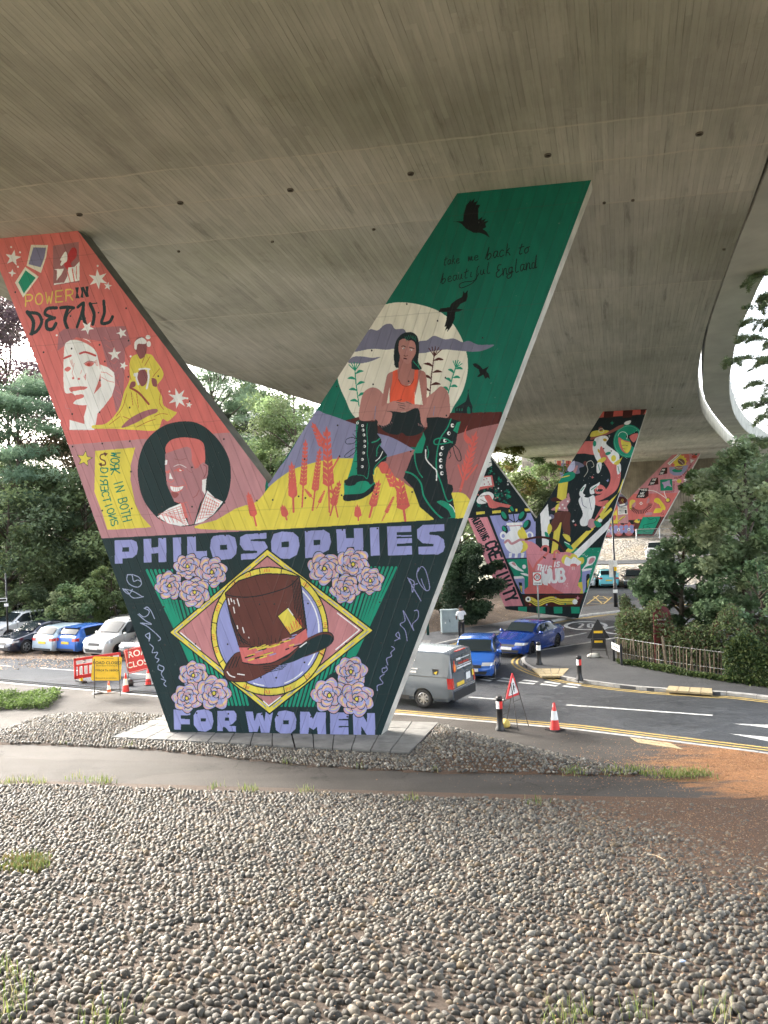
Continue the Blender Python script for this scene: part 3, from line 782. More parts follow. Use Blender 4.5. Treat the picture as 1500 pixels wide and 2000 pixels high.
# ------------------------------------------------------------------ pillar 1: "philosophies of women for women"
PA = at(336, 1431, 0.13); PA[2] = 0
C1 = Canvas(PA, RD, ND, -5.9, 12.9, 0.0, 15.6, 100, 'navy')
def mural_one(c):
    c.src(0, 0, 1)
    c.poly([(-60, 400), (600, 400), (600, 1200), (-60, 1200)], 'coral')
    c.poly([(60, 874), (129, 869), (431, 846), (600, 835), (600, 1100), (60, 1100)], 'mauve')
    # right arm: sky, moon, hills
    c.poly([(518, 950), (560, 700), (880, 300), (1250, 300), (1250, 1060), (518, 1060)], 'green')
    c.src(620, 580, 3.75)
    c.curve([(640, 40), (900, 110), (1040, 270), (1102, 470), (1075, 660), (1000, 800), (930, 880), (600, 980), (300, 900), (200, 740), (148, 600), (140, 440), (250, 200), (420, 80)], 'cream', 8)
    c.poly([(200, 1100), (200, 905), (300, 880), (520, 850), (960, 852), (1350, 842), (1350, 1100)], 'dkred')
    c.poly([(200, 910), (330, 870), (960, 850), (1342, 843), (1290, 1000), (700, 1100), (260, 960)], (84, 36, 32))
    c.curve([(250, 380), (370, 245), (440, 245), (490, 205), (540, 198), (570, 235), (630, 235), (650, 270), (640, 350), (520, 385), (400, 380), (280, 400)], 'slate')
    c.curve([(740, 330), (800, 318), (855, 285), (930, 310), (1000, 305), (1060, 330), (1110, 322), (1180, 350), (1295, 352), (1180, 400), (1020, 392), (940, 385), (860, 395), (740, 410)], 'slate')
    c.curve([(225, 480), (260, 440), (330, 436), (400, 446), (462, 440), (380, 475), (300, 487)], 'slate')
    # church
    c.poly([(1008, 850), (1008, 815), (1088, 765), (1098, 735), (1103, 690), (1112, 735), (1118, 762), (1135, 800), (1132, 852)], 'ink')
    c.line([(1104, 678), (1104, 700)], 3, 'ink'); c.line([(1097, 684), (1111, 684)], 2.5, 'ink')
    for x in (1018, 1036, 1054): c.poly([(x, 836), (x, 818), (x + 9, 815), (x + 9, 833)], 'green')
    c.curve([(1098, 852), (1097, 815), (1106, 803), (1118, 815), (1120, 852)], 'green', 4)
    # hills
    c.src(480, 780, 3.0)
    c.curve([(130, 505), (250, 330), (395, 85), (470, 85), (600, 130), (700, 165), (760, 195), (860, 225), (985, 295), (1050, 345), (800, 520), (300, 560)], 'slate' if False else (134, 134, 168), 5)
    c.poly([(700, 430), (790, 350), (1000, 290), (1210, 215), (1340, 170), (1490, 140), (1490, 600), (700, 600)], 'rose' if False else (158, 106, 106))
    c.curve([(-260, 760), (-120, 690), (60, 600), (150, 500), (260, 420), (340, 388), (470, 355), (600, 345), (700, 360), (780, 400), (900, 470), (1000, 530), (1150, 545), (1290, 560), (1290, 700), (700, 760)], 'yellow', 6)
    c.poly([(-260, 760), (700, 720), (1270, 690), (1290, 560), (1150, 545), (900, 600), (0, 620), (-60, 640)], 'yellow')
    # seated woman
    c.src(620, 580, 3.75)
    for bx, by, ang, kk, col_ in ((305, 800, -6, 1.0, 'teal'), (822, 725, 3, 1.15, 'dkred'), (955, 715, 12, 0.85, 'teal')):
        top = {305: (270, 485), 822: (862, 380), 955: (1030, 465)}[bx]
        dx, dy = top[0] - bx, top[1] - by; L = math.hypot(dx, dy); ux, uy = dx / L, dy / L; px, py = -uy, ux
        c.line([(bx, by), (bx + dx * .5 - px * 4, by + dy * .5), top], 7, col_)
        for k in range(6):
            t = 0.1 + 0.13 * k; s_ = 1 if k % 2 else -1; ox, oy = bx + dx * t, by + dy * t
            c.curve([(ox, oy), (ox + s_ * px * 28 * kk + ux * 26, oy + s_ * py * 28 * kk + uy * 26), (ox + s_ * px * 62 * kk + ux * 14, oy + s_ * py * 62 * kk + uy * 14), (ox + s_ * px * 30 * kk + ux * 6, oy + s_ * py * 30 * kk + uy * 6)], col_, 4)
        for a in (-40, -20, 0, 20, 40):
            r = math.radians(a); vx, vy = ux * math.cos(r) - uy * math.sin(r), ux * math.sin(r) + uy * math.cos(r)
            c.line([(top[0] - ux * 55, top[1] - uy * 55), (top[0] - ux * 55 + vx * 62 * kk, top[1] - uy * 55 + vy * 62 * kk)], 6, col_)
    c.curve([(310, 900), (315, 780), (340, 700), (390, 665), (440, 672), (480, 710), (520, 780), (560, 850), (545, 930), (500, 960), (440, 940), (420, 905)], 'skin', 5)
    c.curve([(960, 880), (968, 760), (950, 690), (905, 655), (860, 690), (800, 740), (745, 800), (735, 880), (760, 940), (810, 950), (850, 890)], 'skin', 5)
    c.curve([(590, 300), (640, 262), (700, 262), (735, 300), (745, 380), (738, 470), (762, 528), (690, 530), (600, 520), (570, 510), (560, 440), (566, 360)], 'ink', 5)
    c.curve([(505, 780), (470, 800), (480, 720), (500, 620), (520, 560), (590, 530), (600, 470), (680, 470), (690, 525), (780, 545), (800, 610), (800, 720), (790, 790), (720, 800), (700, 640), (560, 640), (545, 720)], 'skin2', 4)
    c.poly([(608, 400), (600, 470), (605, 560), (690, 560), (688, 480), (700, 430)], 'skin2')
    c.curve([(598, 330), (612, 312), (640, 305), (665, 320), (690, 318), (715, 340), (722, 400), (700, 450), (665, 490), (640, 478), (610, 440), (594, 390)], 'skin', 5)
    c.line([(615, 362), (632, 358), (645, 366)], 5, 'ink'); c.line([(672, 368), (690, 372), (712, 380)], 5, 'ink')
    c.ell(632, 377, 9, 6, 'white'); c.ell(686, 388, 9, 6, 'white'); c.ell(634, 378, 4, 4, 'ink'); c.ell(684, 389, 4, 4, 'ink')
    c.line([(654, 375), (650, 405), (646, 420)], 3.5, 'rose'); c.line([(632, 428), (645, 434), (662, 430)], 3.5, 'dkred')
    c.poly([(628, 450), (645, 446), (660, 454), (645, 460)], 'dkred'); c.line([(636, 458), (652, 461)], 4, 'rose')
    for k in range(7): c.line([(640 + k * 13, 275 + abs(k - 3) * 5), (655 + k * 11, 300 + abs(k - 3) * 8)], 2.5, 'teal')
    c.line([(700, 470), (728, 500), (750, 525)], 6, 'teal'); c.line([(735, 465), (742, 510)], 5, 'teal')
    for k in range(6): c.line([(575 + k * 3, 450), (562 + k * 6, 500 + k * 4)], 2, 'ink')
    c.poly([(552, 545), (585, 530), (592, 600), (640, 650), (680, 645), (706, 600), (712, 535), (738, 532), (735, 620), (712, 700), (712, 790), (530, 790), (530, 700), (548, 620)], 'orange')
    c.poly([(590, 525), (708, 530), (704, 600), (690, 632), (650, 652), (618, 640), (592, 600)], 'skin2'); c.poly([(528, 660), (529, 782), (508, 778)], 'cream'); c.poly([(722, 700), (744, 600), (772, 790), (712, 788), (712, 730)], 'cream')
    c.sline([(592, 600), (615, 640), (650, 655), (690, 635), (706, 600)], 3, 'dkred')
    c.curve([(515, 785), (560, 762), (620, 770), (660, 765), (700, 785), (750, 790), (740, 820), (640, 842), (560, 840), (520, 820)], 'skin', 5)
    for a, b in (((580, 760), (620, 752)), ((590, 790), (645, 800)), ((600, 805), (640, 820)), ((650, 768), (690, 785)), ((575, 770), (640, 785))): c.line([a, b], 3, 'ink')
    c.curve([(505, 840), (560, 838), (640, 845), (735, 815), (760, 920), (785, 965), (740, 1005), (660, 1020), (620, 995), (580, 1010), (500, 990), (445, 935), (480, 945), (530, 920), (548, 850)], 'ink', 4)
    for k in range(6): c.line([(470 + k * 14, 945 - k * 6), (474 + k * 15, 962 - k * 7)], 2.2, 'rose')
    for k in range(5): c.line([(738 + k * 12, 925 + k * 6), (742 + k * 12, 942 + k * 5)], 2.2, 'rose')
    c.line([(425, 800), (420, 895)], 5, (134, 134, 168)); c.line([(858, 800), (848, 870)], 5, (134, 134, 168))
    # boots
    c.src(660, 800, 6.0)
    c.poly([(215, 135), (250, 125), (300, 140), (260, 760), (105, 830), (150, 700), (200, 500)], 'teal')
    c.poly([(240, 128), (350, 140), (435, 140), (440, 112), (465, 135), (465, 290), (505, 345), (512, 385), (490, 420), (540, 480), (575, 530), (565, 600), (500, 620), (435, 690), (410, 760), (425, 870), (300, 960), (80, 1060), (75, 830), (230, 760), (225, 330)], 'ink')
    c.curve([(72, 1060), (75, 960), (78, 860), (180, 890), (230, 850), (300, 835), (350, 845), (385, 880), (430, 850), (435, 915), (380, 980), (280, 1045), (160, 1068)], 'teal', 5)
    c.curve([(72, 1065), (72, 1000), (200, 990), (300, 975), (400, 895), (435, 870), (435, 925), (360, 1000), (270, 1045), (170, 1068)], 'ink', 5)
    c.curve([(85, 870), (120, 800), (190, 770), (280, 775), (345, 810), (230, 845), (170, 890), (110, 890)], 'ink', 5)
    c.sline([(345, 165), (338, 250), (350, 400), (345, 520), (365, 660), (345, 805), (300, 775), (225, 765)], 9, 'teal')
    c.line([(225, 130), (228, 765)], 6, 'ink')
    c.sline([(400, 385), (450, 370), (490, 340)], 16, 'teal'); c.sline([(455, 545), (460, 460), (500, 400)], 12, 'teal')
    c.sline([(440, 605), (490, 560), (525, 490)], 10, 'white'); c.sline([(420, 760), (430, 680), (500, 600), (572, 545)], 10, 'teal')
    for x, y in ((230, 157), (290, 188), (296, 240), (306, 297), (314, 370), (313, 430), (302, 508), (288, 584), (286, 668)):
        c.ell(x, y, 16, 17, 'white', n=12); c.ell(x - (5 if y > 200 else 0), y, 7, 8, 'ink', n=10)
    for y in (240, 330, 400, 440, 505, 600, 680): c.line([(190 + (y % 30), y + 12), (270, y - 5)], 5, 'ink')
    c.sline([(225, 345), (170, 325), (100, 350), (100, 400), (180, 395), (228, 350)], 6, 'ink'); c.sline([(270, 430), (180, 460), (80, 540), (110, 560), (190, 510), (230, 440)], 6, 'ink'); c.line([(175, 285), (225, 345)], 5, 'ink')
    c.poly([(998, 260), (1040, 350), (985, 510), (880, 520), (930, 400), (990, 300)], 'teal')
    c.poly([(1040, 95), (1180, 88), (1330, 108), (1440, 140), (1400, 290), (1380, 400), (1300, 480), (1275, 560), (1262, 660), (1280, 780), (1290, 870), (1340, 885), (1352, 940), (1330, 985), (1350, 1060), (1378, 1230), (1370, 1282), (1250, 1288), (1130, 1285), (960, 1140), (880, 920), (768, 800), (870, 540), (900, 510), (985, 510), (1030, 345), (1000, 260), (1048, 215)], 'ink')
    c.poly([(1395, 150), (1440, 140), (1400, 280), (1350, 245)], 'teal')
    c.sline([(1325, 110), (1280, 220), (1200, 340), (1160, 520), (1155, 700), (1210, 860), (1280, 1065), (1345, 1050)], 16, 'teal')
    c.sline([(795, 730), (880, 760), (970, 860), (1010, 1020), (1120, 1180), (1240, 1280), (1370, 1260)], 20, 'teal')
    c.sline([(900, 500), (905, 600), (940, 720), (990, 795)], 14, 'teal')
    c.curve([(1160, 1080), (1220, 1065), (1300, 1100), (1360, 1180), (1378, 1250), (1330, 1262), (1290, 1180), (1200, 1115)], 'teal', 5)
    c.sline([(1310, 1110), (1350, 1150), (1370, 1200)], 9, 'white')
    c.sline([(1028, 470), (1035, 580), (1110, 670), (1155, 720), (1155, 830)], 15, 'white'); c.sline([(1045, 430), (1060, 500), (1050, 570)], 11, 'teal')
    for x, y in ((1342, 186), (1300, 278), (1255, 362), (1224, 450), (1206, 522), (1204, 594), (1208, 668), (1218, 746)):
        c.ell(x, y, 21, 24, 'white', n=12); c.ell(x + 8, y, 10, 11, 'ink', n=10)
    c.sline([(1340, 390), (1250, 335), (1140, 350), (1135, 405), (1230, 400), (1345, 375)], 15, 'teal')
    c.sline([(1335, 400), (1310, 480), (1325, 530), (1300, 575)], 8, 'ink'); c.sline([(1350, 400), (1420, 480), (1445, 580), (1410, 600), (1370, 520), (1345, 410)], 8, 'ink'); c.line([(1340, 375), (1395, 352)], 7, 'ink')
    # red wheat and leaves
    def plant(base, tip, n, ln, lw, sw=5, both=True):
        dx, dy = tip[0] - base[0], tip[1] - base[1]; L = math.hypot(dx, dy); ux, uy = dx / L, dy / L; px, py = -uy, ux
        c.line([base, tip], sw, 'coral2')
        for k in range(n):
            t = 0.35 + 0.62 * k / max(1, n - 1); w = ln * (1.15 - 0.55 * t)
            for s_ in (1, -1) if both else (1 if k % 2 else -1,):
                ox, oy = base[0] + dx * t, base[1] + dy * t
                c.poly([(ox - ux * w * .35, oy - uy * w * .35), (ox + s_ * px * w * lw + ux * w * .15, oy + s_ * py * w * lw + uy * w * .15), (ox + s_ * px * w * .75 + ux * w, oy + s_ * py * w * .75 + uy * w), (ox + s_ * px * w * .2 + ux * w * .5, oy + s_ * py * w * .2 + uy * w * .5)], 'coral2')
        c.poly([(tip[0] + px * ln * .3, tip[1] + py * ln * .3), (tip[0] + ux * ln, tip[1] + uy * ln), (tip[0] - px * ln * .3, tip[1] - py * ln * .3)], 'coral2')
    c.src(480, 780, 3.0)
    plant((280, 660), (270, 400), 8, 38, .7, 12); plant((330, 630), (350, 260), 11, 28, .8, 9); plant((392, 650), (432, 310), 11, 28, .8, 9)
    plant((490, 660), (475, 200), 9, 44, .8, 10); plant((540, 690), (485, 430), 4, 34, .6, 8); c.line([(490, 440), (545, 340)], 9, 'coral2'); c.line([(465, 250), (400, 150)], 12, 'coral2'); plant((475, 330), (400, 160), 6, 30, .7, 9)
    plant((495, 680), (545, 500), 6, 30, .7, 9); plant((240, 705), (220, 640), 4, 30, .7, 9); plant((62, 740), (20, 570), 7, 32, .7, 10); plant((725, 690), (775, 500), 6, 34, .7, 12)
    plant((660, 710), (655, 640), 4, 28, .8, 8); plant((800, 710), (865, 575), 10, 13, .9, 5); plant((415, 640), (460, 540), 8, 12, .9, 4); plant((400, 590), (350, 530), 6, 12, .9, 4)
    plant((935, 710), (905, 500), 5, 46, .9, 14); plant((900, 560), (820, 400), 5, 34, .9, 9); c.curve([(780, 390), (800, 365), (830, 380), (835, 420), (800, 435)], 'coral2', 4)
    plant((1258, 535), (1340, 230), 7, 48, .5, 14); c.line([(1290, 470), (1355, 385)], 11, 'coral2'); c.line([(1275, 480), (1245, 385)], 10, 'coral2'); c.curve([(1300, 150), (1290, 200), (1325, 240), (1300, 260), (1275, 215)], 'coral2', 4)
    # birds
    c.src(780, 340, 3.75)
    c.poly([(393, 348), (440, 346), (468, 345), (470, 300), (490, 230), (525, 185), (522, 205), (552, 178), (545, 210), (575, 195), (560, 225), (593, 225), (578, 255), (578, 335), (610, 312), (600, 340), (635, 325), (620, 350), (655, 340), (630, 365), (635, 390), (610, 402), (640, 425), (663, 466), (630, 445), (590, 430), (545, 430), (490, 400), (455, 365), (430, 352)], 'black')
    c.poly([(288, 1010), (300, 985), (370, 975), (380, 950), (420, 920), (460, 900), (470, 858), (480, 875), (500, 853), (500, 900), (490, 930), (450, 950), (420, 985), (465, 992), (440, 1005), (410, 1010), (405, 1060), (385, 1110), (350, 1158), (355, 1130), (335, 1145), (345, 1115), (330, 1120), (345, 1070), (350, 1010)], 'black')
    c.poly([(537, 1390), (560, 1385), (590, 1405), (612, 1430), (657, 1408), (635, 1440), (655, 1465), (663, 1500), (645, 1488), (630, 1500), (615, 1470), (585, 1485), (568, 1485), (590, 1460), (580, 1430), (548, 1410)], 'black')
    # "take me back to beautiful England"
    K_ = 'black'
    HW = {'t': [[(.6, -.6), (.3, .6), (.4, 1), (.8, .9)], [(.1, 0), (1, -.2)]], 'a': [[(.8, .1), (.3, .1), (.1, .6), (.4, 1), (.8, .5), (.85, .1), (.8, .8), (1.1, .9)]], 'k': [[(.3, -.7), (.15, 1)], [(.7, .0), (.2, .5), (.6, .6), (.9, 1)]],
          'e': [[(.1, .6), (.8, .4), (.6, .05), (.2, .3), (.2, .8), (.6, 1), (1, .8)]], 'm': [[(0, 0), (.1, 1), (.3, .1), (.45, .9), (.7, .1), (.8, .9), (1.1, .8)]], 'b': [[(.3, -.7), (.1, 1), (.6, .9), (.8, .5), (.5, .2), (.2, .5)], [(.3, -.7), (-.2, .9)]],
          'c': [[(.8, .2), (.4, .05), (.1, .5), (.3, 1), (.9, .8)]], 'o': [[(.5, .05), (.1, .4), (.3, .95), (.8, .7), (.7, .1), (.4, .1), (1, .0)]], 'u': [[(.1, .1), (.1, .8), (.5, .9), (.7, .1), (.7, .8), (1, .9)]], 'i': [[(.4, .1), (.3, .9), (.6, .9)]],
          'f': [[(.9, -.6), (.5, -.3), (.4, 1), (.1, 1.7), (-2.4, 1.6), (-3.2, 2.0), (-2.6, 2.5), (-.5, 2.1), (.3, 1.4), (.9, .6)]], 'l': [[(.5, -.9), (.3, .6), (.5, 1), (.9, .9)]], 'E': [[(.9, -.6), (.3, -.6), (.2, 0), (.6, .1), (0, .4), (0, .9), (.5, 1.1), (1.2, .7)]],
          'n': [[(.1, 0), (.15, 1), (.4, .15), (.75, .15), (.8, .9), (1.1, .9)]], 'g': [[(.7, .1), (.2, .2), (.2, .8), (.7, .7), (.8, .1), (.7, 1.3), (.1, 1.6), (-.2, 1.2), (1, .8)]], 'd': [[(.7, .3), (.2, .2), (.1, .8), (.6, .9), (.95, -.8), (.8, .9), (1.1, .9)]]}
    def hand(txt, x, y, w, h, rot, lw, c_=K_, gap=1.15):
        r = math.radians(rot)
        for ch in txt:
            if ch != ' ':
                for st in HW[ch]:
                    P = bez([(a, b) for a, b in st], 4)
                    c.line([(x + (p[0] * w + (1 - p[1]) * h * .25) * math.cos(r) - p[1] * h * math.sin(r), y + (p[0] * w + (1 - p[1]) * h * .25) * math.sin(r) + p[1] * h * math.cos(r)) for p in P], lw, c_)
            x += w * gap * math.cos(r) * (0.7 if ch == ' ' else 1); y += w * gap * math.sin(r)
    hand('take', 315, 632, 27, 38, -8, 5); hand('me', 497, 602, 36, 38, -8, 5); hand('back', 630, 575, 40, 50, -10, 6); hand('to', 862, 545, 38, 45, -8, 6)
    hand('beautiful', 300, 760, 36, 42, -12, 5); hand('England', 700, 705, 38, 50, -13, 6)
    # ---------------- left arm
    c.src(0, 440, 3.75)
    c.poly([(228, 143), (352, 146), (340, 230), (300, 350), (195, 296)], 'cream'); c.poly([(245, 162), (338, 165), (325, 240), (298, 308), (210, 285)], (128, 126, 160))
    c.poly([(185, 305), (284, 377), (170, 530), (110, 420)], 'cream'); c.poly([(188, 330), (262, 385), (175, 500), (135, 418)], 'teal')
    c.poly([(388, 150), (578, 122), (583, 415), (392, 440)], (160, 108, 112))
    c.curve([(500, 210), (530, 165), (560, 175), (560, 230), (520, 280), (535, 320), (500, 330), (470, 290), (488, 240)], (190, 60, 66), 4)
    c.curve([(480, 192), (492, 215), (492, 260), (470, 280), (450, 298), (442, 285), (452, 262), (440, 255), (455, 225)], 'white', 4)
    c.poly([(392, 322), (470, 318), (450, 360), (415, 405), (418, 330)], 'white'); c.poly([(500, 310), (545, 305), (583, 265), (583, 405), (395, 438), (395, 425), (470, 420), (495, 370)], 'white'); c.line([(530, 320), (545, 410)], 8, 'coral'); c.line([(495, 340), (515, 415)], 6, 'coral'); c.line([(560, 300), (560, 390)], 5, 'coral')
    c.text('POWER', 188, 512, 50, 82, (222, 198, 96), 9, 0.0, (.985, -.13), (-.0, 1), .5)
    c.poly([(550, 455), (578, 455), (570, 500), (585, 535), (553, 535), (560, 495)], 'navy'); c.poly([(590, 455), (615, 450), (632, 490), (625, 448), (650, 448), (645, 490), (652, 525), (630, 525), (608, 480), (612, 530), (590, 530), (598, 490)], 'navy')
    def glob(pts, w): c.sline(pts, w, 'navy')
    glob([(200, 635), (245, 705), (235, 795)], 26); glob([(205, 640), (280, 650), (305, 710), (270, 775), (225, 795)], 22)
    glob([(415, 605), (350, 610), (330, 650), (385, 675)], 22); glob([(400, 678), (345, 700), (345, 755), (385, 760), (410, 720)], 24)
    glob([(445, 605), (495, 600), (540, 605)], 22); glob([(500, 605), (475, 690), (495, 755)], 24); glob([(540, 605), (495, 660), (480, 740)], 8)
    glob([(565, 745), (600, 640), (612, 570), (570, 600)], 20); glob([(612, 570), (610, 660), (630, 735)], 24); glob([(590, 690), (625, 680)], 12)
    glob([(660, 575), (690, 650), (680, 725)], 24); glob([(672, 575), (710, 570)], 8)
    glob([(760, 555), (765, 640), (745, 715), (800, 710), (825, 670)], 22)
    c.poly([(430, 790), (470, 760), (920, 738), (960, 870), (915, 900), (915, 1010), (905, 1200), (890, 1350), (850, 1370), (830, 1250), (780, 1000), (740, 850), (560, 820), (420, 920)], (168, 110, 118))
    for k in range(9): c.line([(760 + 12 * k, 820 + 55 * k), (800 + 12 * k, 850 + 55 * k), (840 + 6 * k, 840 + 50 * k)], 3, 'coral')
    c.curve([(470, 910), (500, 850), (560, 840), (640, 870), (700, 920), (722, 990), (735, 1090), (700, 1200), (650, 1310), (540, 1308), (560, 1270), (530, 1230), (470, 1205)], 'white', 6)
    c.poly([(735, 1020), (790, 1040), (838, 1080), (843, 1170), (820, 1250), (760, 1330), (715, 1380), (700, 1470), (690, 1500), (510, 1500), (510, 1425), (600, 1450), (630, 1350), (640, 1290), (740, 1180)], 'white')
    c.poly([(600, 1450), (612, 1380), (620, 1455)], 'coral')
    c.line([(740, 1110), (790, 1140), (835, 1150)], 3, 'coral'); c.line([(740, 1075), (780, 1080), (825, 1110)], 3, 'coral')
    c.curve([(515, 1215), (510, 1190), (570, 1180), (640, 1185), (615, 1205), (580, 1215), (560, 1240), (530, 1225)], 'coral', 4); c.curve([(530, 1220), (560, 1212), (610, 1205), (600, 1235), (560, 1245)], 'white', 4); c.curve([(520, 1255), (600, 1238), (612, 1260), (545, 1280)], 'coral', 4)
    c.curve([(540, 1165), (580, 1152), (610, 1168)], 'white', 3)
    c.dots([(536, 1120), (578, 1125)], 9, 'coral'); c.sline([(585, 940), (630, 930), (700, 955)], 13, (190, 70, 70)); c.sline([(470, 975), (500, 962), (520, 955)], 13, (190, 70, 70))
    c.curve([(620, 1020), (650, 1000), (690, 1010), (660, 1035)], 'coral', 4); c.ell(650, 1020, 12, 11, (190, 70, 60)); c.curve([(472, 1055), (500, 1035), (520, 1050), (495, 1072)], 'coral', 4)
    c.sline([(615, 1015), (650, 995), (700, 1005)], 4, (150, 50, 50)); c.line([(545, 1010), (528, 1085), (540, 1110)], 2, 'coral'); c.line([(600, 1060), (590, 1090)], 2, 'coral')
    for k in range(6): c.line([(690 + k * 3, 1000 + k * 5), (712 + k * 2, 985 + k * 9)], 2.5, 'coral'); c.line([(612 + k * 3, 1110 + k * 5), (632 - k, 1085 + k * 6)], 2, 'coral'); c.line([(510 + k * 4, 1000 + k * 7), (530 + k * 2, 985 + k * 9)], 2, 'coral')
    for k in range(5): c.line([(610 + k * 10, 830 + k * 3), (640 + k * 6, 840 + k * 5)], 3, 'white')
    # the two draped figures
    c.curve([(985, 950), (1100, 945), (1140, 990), (1195, 1070), (1190, 1120), (1150, 1180), (1185, 1250), (1200, 1320), (1270, 1360), (1295, 1375), (1230, 1435), (1190, 1420), (1150, 1500), (1000, 1500), (830, 1490), (690, 1490), (680, 1465), (780, 1450), (870, 1350), (910, 1220), (950, 1130), (950, 1010)], 'yellow', 4)
    c.curve([(1000, 830), (1050, 820), (1075, 860), (1070, 940), (1030, 980), (1005, 940), (985, 890)], (140, 80, 84), 4); c.curve([(985, 900), (990, 850), (1040, 822), (1075, 850), (1060, 870), (1010, 870), (1000, 910)], 'white', 4); c.ell(1085, 820, 18, 16, 'white'); c.ell(1090, 870, 16, 22, 'white')
    c.curve([(1010, 1080), (1050, 1050), (1080, 1090), (1075, 1150), (1040, 1180), (1010, 1130)], (140, 80, 84), 4)
    c.sline([(1005, 1085), (1000, 1120), (1015, 1165)], 14, 'white'); c.sline([(1085, 1060), (1088, 1130), (1075, 1195)], 14, 'white'); c.sline([(1020, 1055), (1060, 1050), (1095, 1055)], 12, 'white'); c.ell(990, 1095, 12, 14, 'white')
    c.curve([(895, 1470), (960, 1410), (1060, 1360), (1145, 1345), (1150, 1370), (1080, 1400), (990, 1450), (905, 1482)], (160, 100, 110), 4)
    c.sline([(955, 1190), (1020, 1230), (1090, 1310)], 14, (150, 70, 60)); c.curve([(1110, 1120), (1145, 1130), (1150, 1180), (1120, 1175)], (140, 80, 84), 3); c.curve([(960, 1150), (990, 1145), (990, 1180), (950, 1190)], (140, 80, 84), 3)
    for pts in ([(940, 1060), (960, 1130)], [(1170, 1050), (1120, 1110)], [(930, 1230), (900, 1330), (850, 1400)], [(960, 1220), (975, 1320)], [(1000, 1230), (1015, 1340)], [(1180, 1200), (1170, 1300), (1200, 1350)], [(1130, 1400), (1180, 1380), (1230, 1385)], [(880, 1400), (800, 1460)], [(1060, 960), (1040, 1010)], [(1100, 960), (1060, 1030)], [(950, 1420), (900, 1400)], [(1000, 1480), (1080, 1440), (1140, 1420)]): c.sline(pts, 3.5, (170, 80, 50))
    c.sline([(480, 1310), (485, 1340), (515, 1345), (520, 1380)], 2.5, 'rose')
    for x, y, R, n, rot in ((96, 240, 62, 5, -80), (90, 350, 30, 4, -85), (718, 395, 75, 6, -95), (790, 445, 32, 5, -80), (1305, 1268, 78, 7, -105), (1385, 1315, 26, 5, -80), (840, 945, 52, 5, -95), (905, 1028, 34, 5, -70), (893, 790, 42, 5, -110), (640, 750, 52, 5, -60)):
        c.star(x, y, R, 'white', n, rot, 0.4)
    c.dots([(82, 160), (147, 198), (132, 304), (716, 298), (416, 806), (957, 960), (1242, 1217), (1372, 1268)], 8, 'white')
    # round portrait, yellow banner
    c.src(100, 820, 3.409)
    c.curve([(760, 35), (905, 10), (1010, 40), (1110, 130), (1180, 250), (1197, 370), (1180, 490), (1140, 570), (1060, 650), (960, 698), (860, 708), (760, 680), (700, 645), (620, 540), (580, 400), (585, 260), (640, 130)], 'navy', 8)
    c.poly([(293, 207), (560, 184), (530, 300), (528, 400), (560, 560), (600, 640), (668, 715), (375, 733), (340, 620), (288, 480)], 'yellow')
    c.star(222, 260, 56, 'navy', 5, -80, .45); c.star(222, 260, 50, 'yellow', 5, -80, .45)
    c.sline([(360, 225), (330, 235), (330, 260), (358, 275), (358, 300), (325, 300)], 8, 'brown'); c.poly([(350, 215), (378, 225), (358, 245)], 'brown'); c.poly([(338, 285), (315, 292), (335, 312)], 'brown')
    def down(txt, x, y, x2, y2, hh, mirror=()):          # lettering that runs down the banner
        n = len(txt); dx, dy = (x2 - x) / n, (y2 - y) / n; L = math.hypot(dx, dy); ux, uy = dx / L, dy / L
        for i, ch in enumerate(txt):
            if ch == ' ': continue
            for st in GLY[ch]:
                P = [((1 - a if i in mirror else a) * .66 + .08, b) for a, b in st]
                c.line([(x + dx * (i + p[0]) - uy * (p[1]) * -hh * -1 + 0, y + dy * (i + p[0]) + ux * (-(p[1])) * hh * -1 * -1) if False else (x + dx * (i + p[0]) + uy * (1 - p[1]) * hh, y + dy * (i + p[0]) - ux * (1 - p[1]) * hh * 1.0) for p in P], 6.5, (20, 122, 100))
    def down2(txt, pts, hh, mirror=()):                  # along a curved baseline; letter tops face right
        P = [np.array(p, float) for p in bez(pts, 10)]; seg = np.array([np.hypot(*(b - a)) for a, b in zip(P[:-1], P[1:])]); cum = np.r_[0, np.cumsum(seg)]; n = len(txt)
        def at_(t): s_ = t * cum[-1]; return np.array([np.interp(s_, cum, [p[0] for p in P]), np.interp(s_, cum, [p[1] for p in P])])
        for i, ch in enumerate(txt):
            if ch == ' ': continue
            o = at_((i + .06) / n); e = at_((i + .82) / n); d = e - o; L = np.hypot(*d); nx = np.array([d[1], -d[0]]) / L
            for st in GLY[ch]:
                c.line([tuple(o + d * (1 - a if i in mirror else a) + nx * hh * (1 - b)) for a, b in st], 6.5, (20, 122, 100))
    down2('WORK IN BOTH', [(402, 212), (395, 330), (425, 450), (455, 570), (482, 685)], 58, (2,))
    down2('DIRECTIONS', [(330, 318), (328, 430), (348, 540), (382, 640), (405, 715)], 48, (2, 3, 8))
    c.curve([(760, 200), (790, 140), (860, 118), (930, 120), (990, 135), (1020, 175), (1025, 280), (1000, 300), (955, 340), (900, 360), (800, 300)], 'coral', 5)
    c.poly([(760, 225), (830, 200), (905, 178), (930, 190), (940, 260), (975, 325), (990, 300), (1015, 282), (1045, 305), (1045, 360), (1030, 400), (1010, 440), (1035, 475), (990, 560), (950, 695), (915, 700), (905, 650), (880, 600), (860, 550), (820, 545), (795, 490), (770, 430), (760, 330)], (178, 126, 132))
    c.poly([(705, 645), (780, 590), (865, 555), (880, 620), (915, 700), (860, 708), (780, 690)], 'white'); c.poly([(955, 695), (990, 600), (1040, 470), (1090, 520), (1145, 545), (1080, 630), (1010, 680)], 'white')
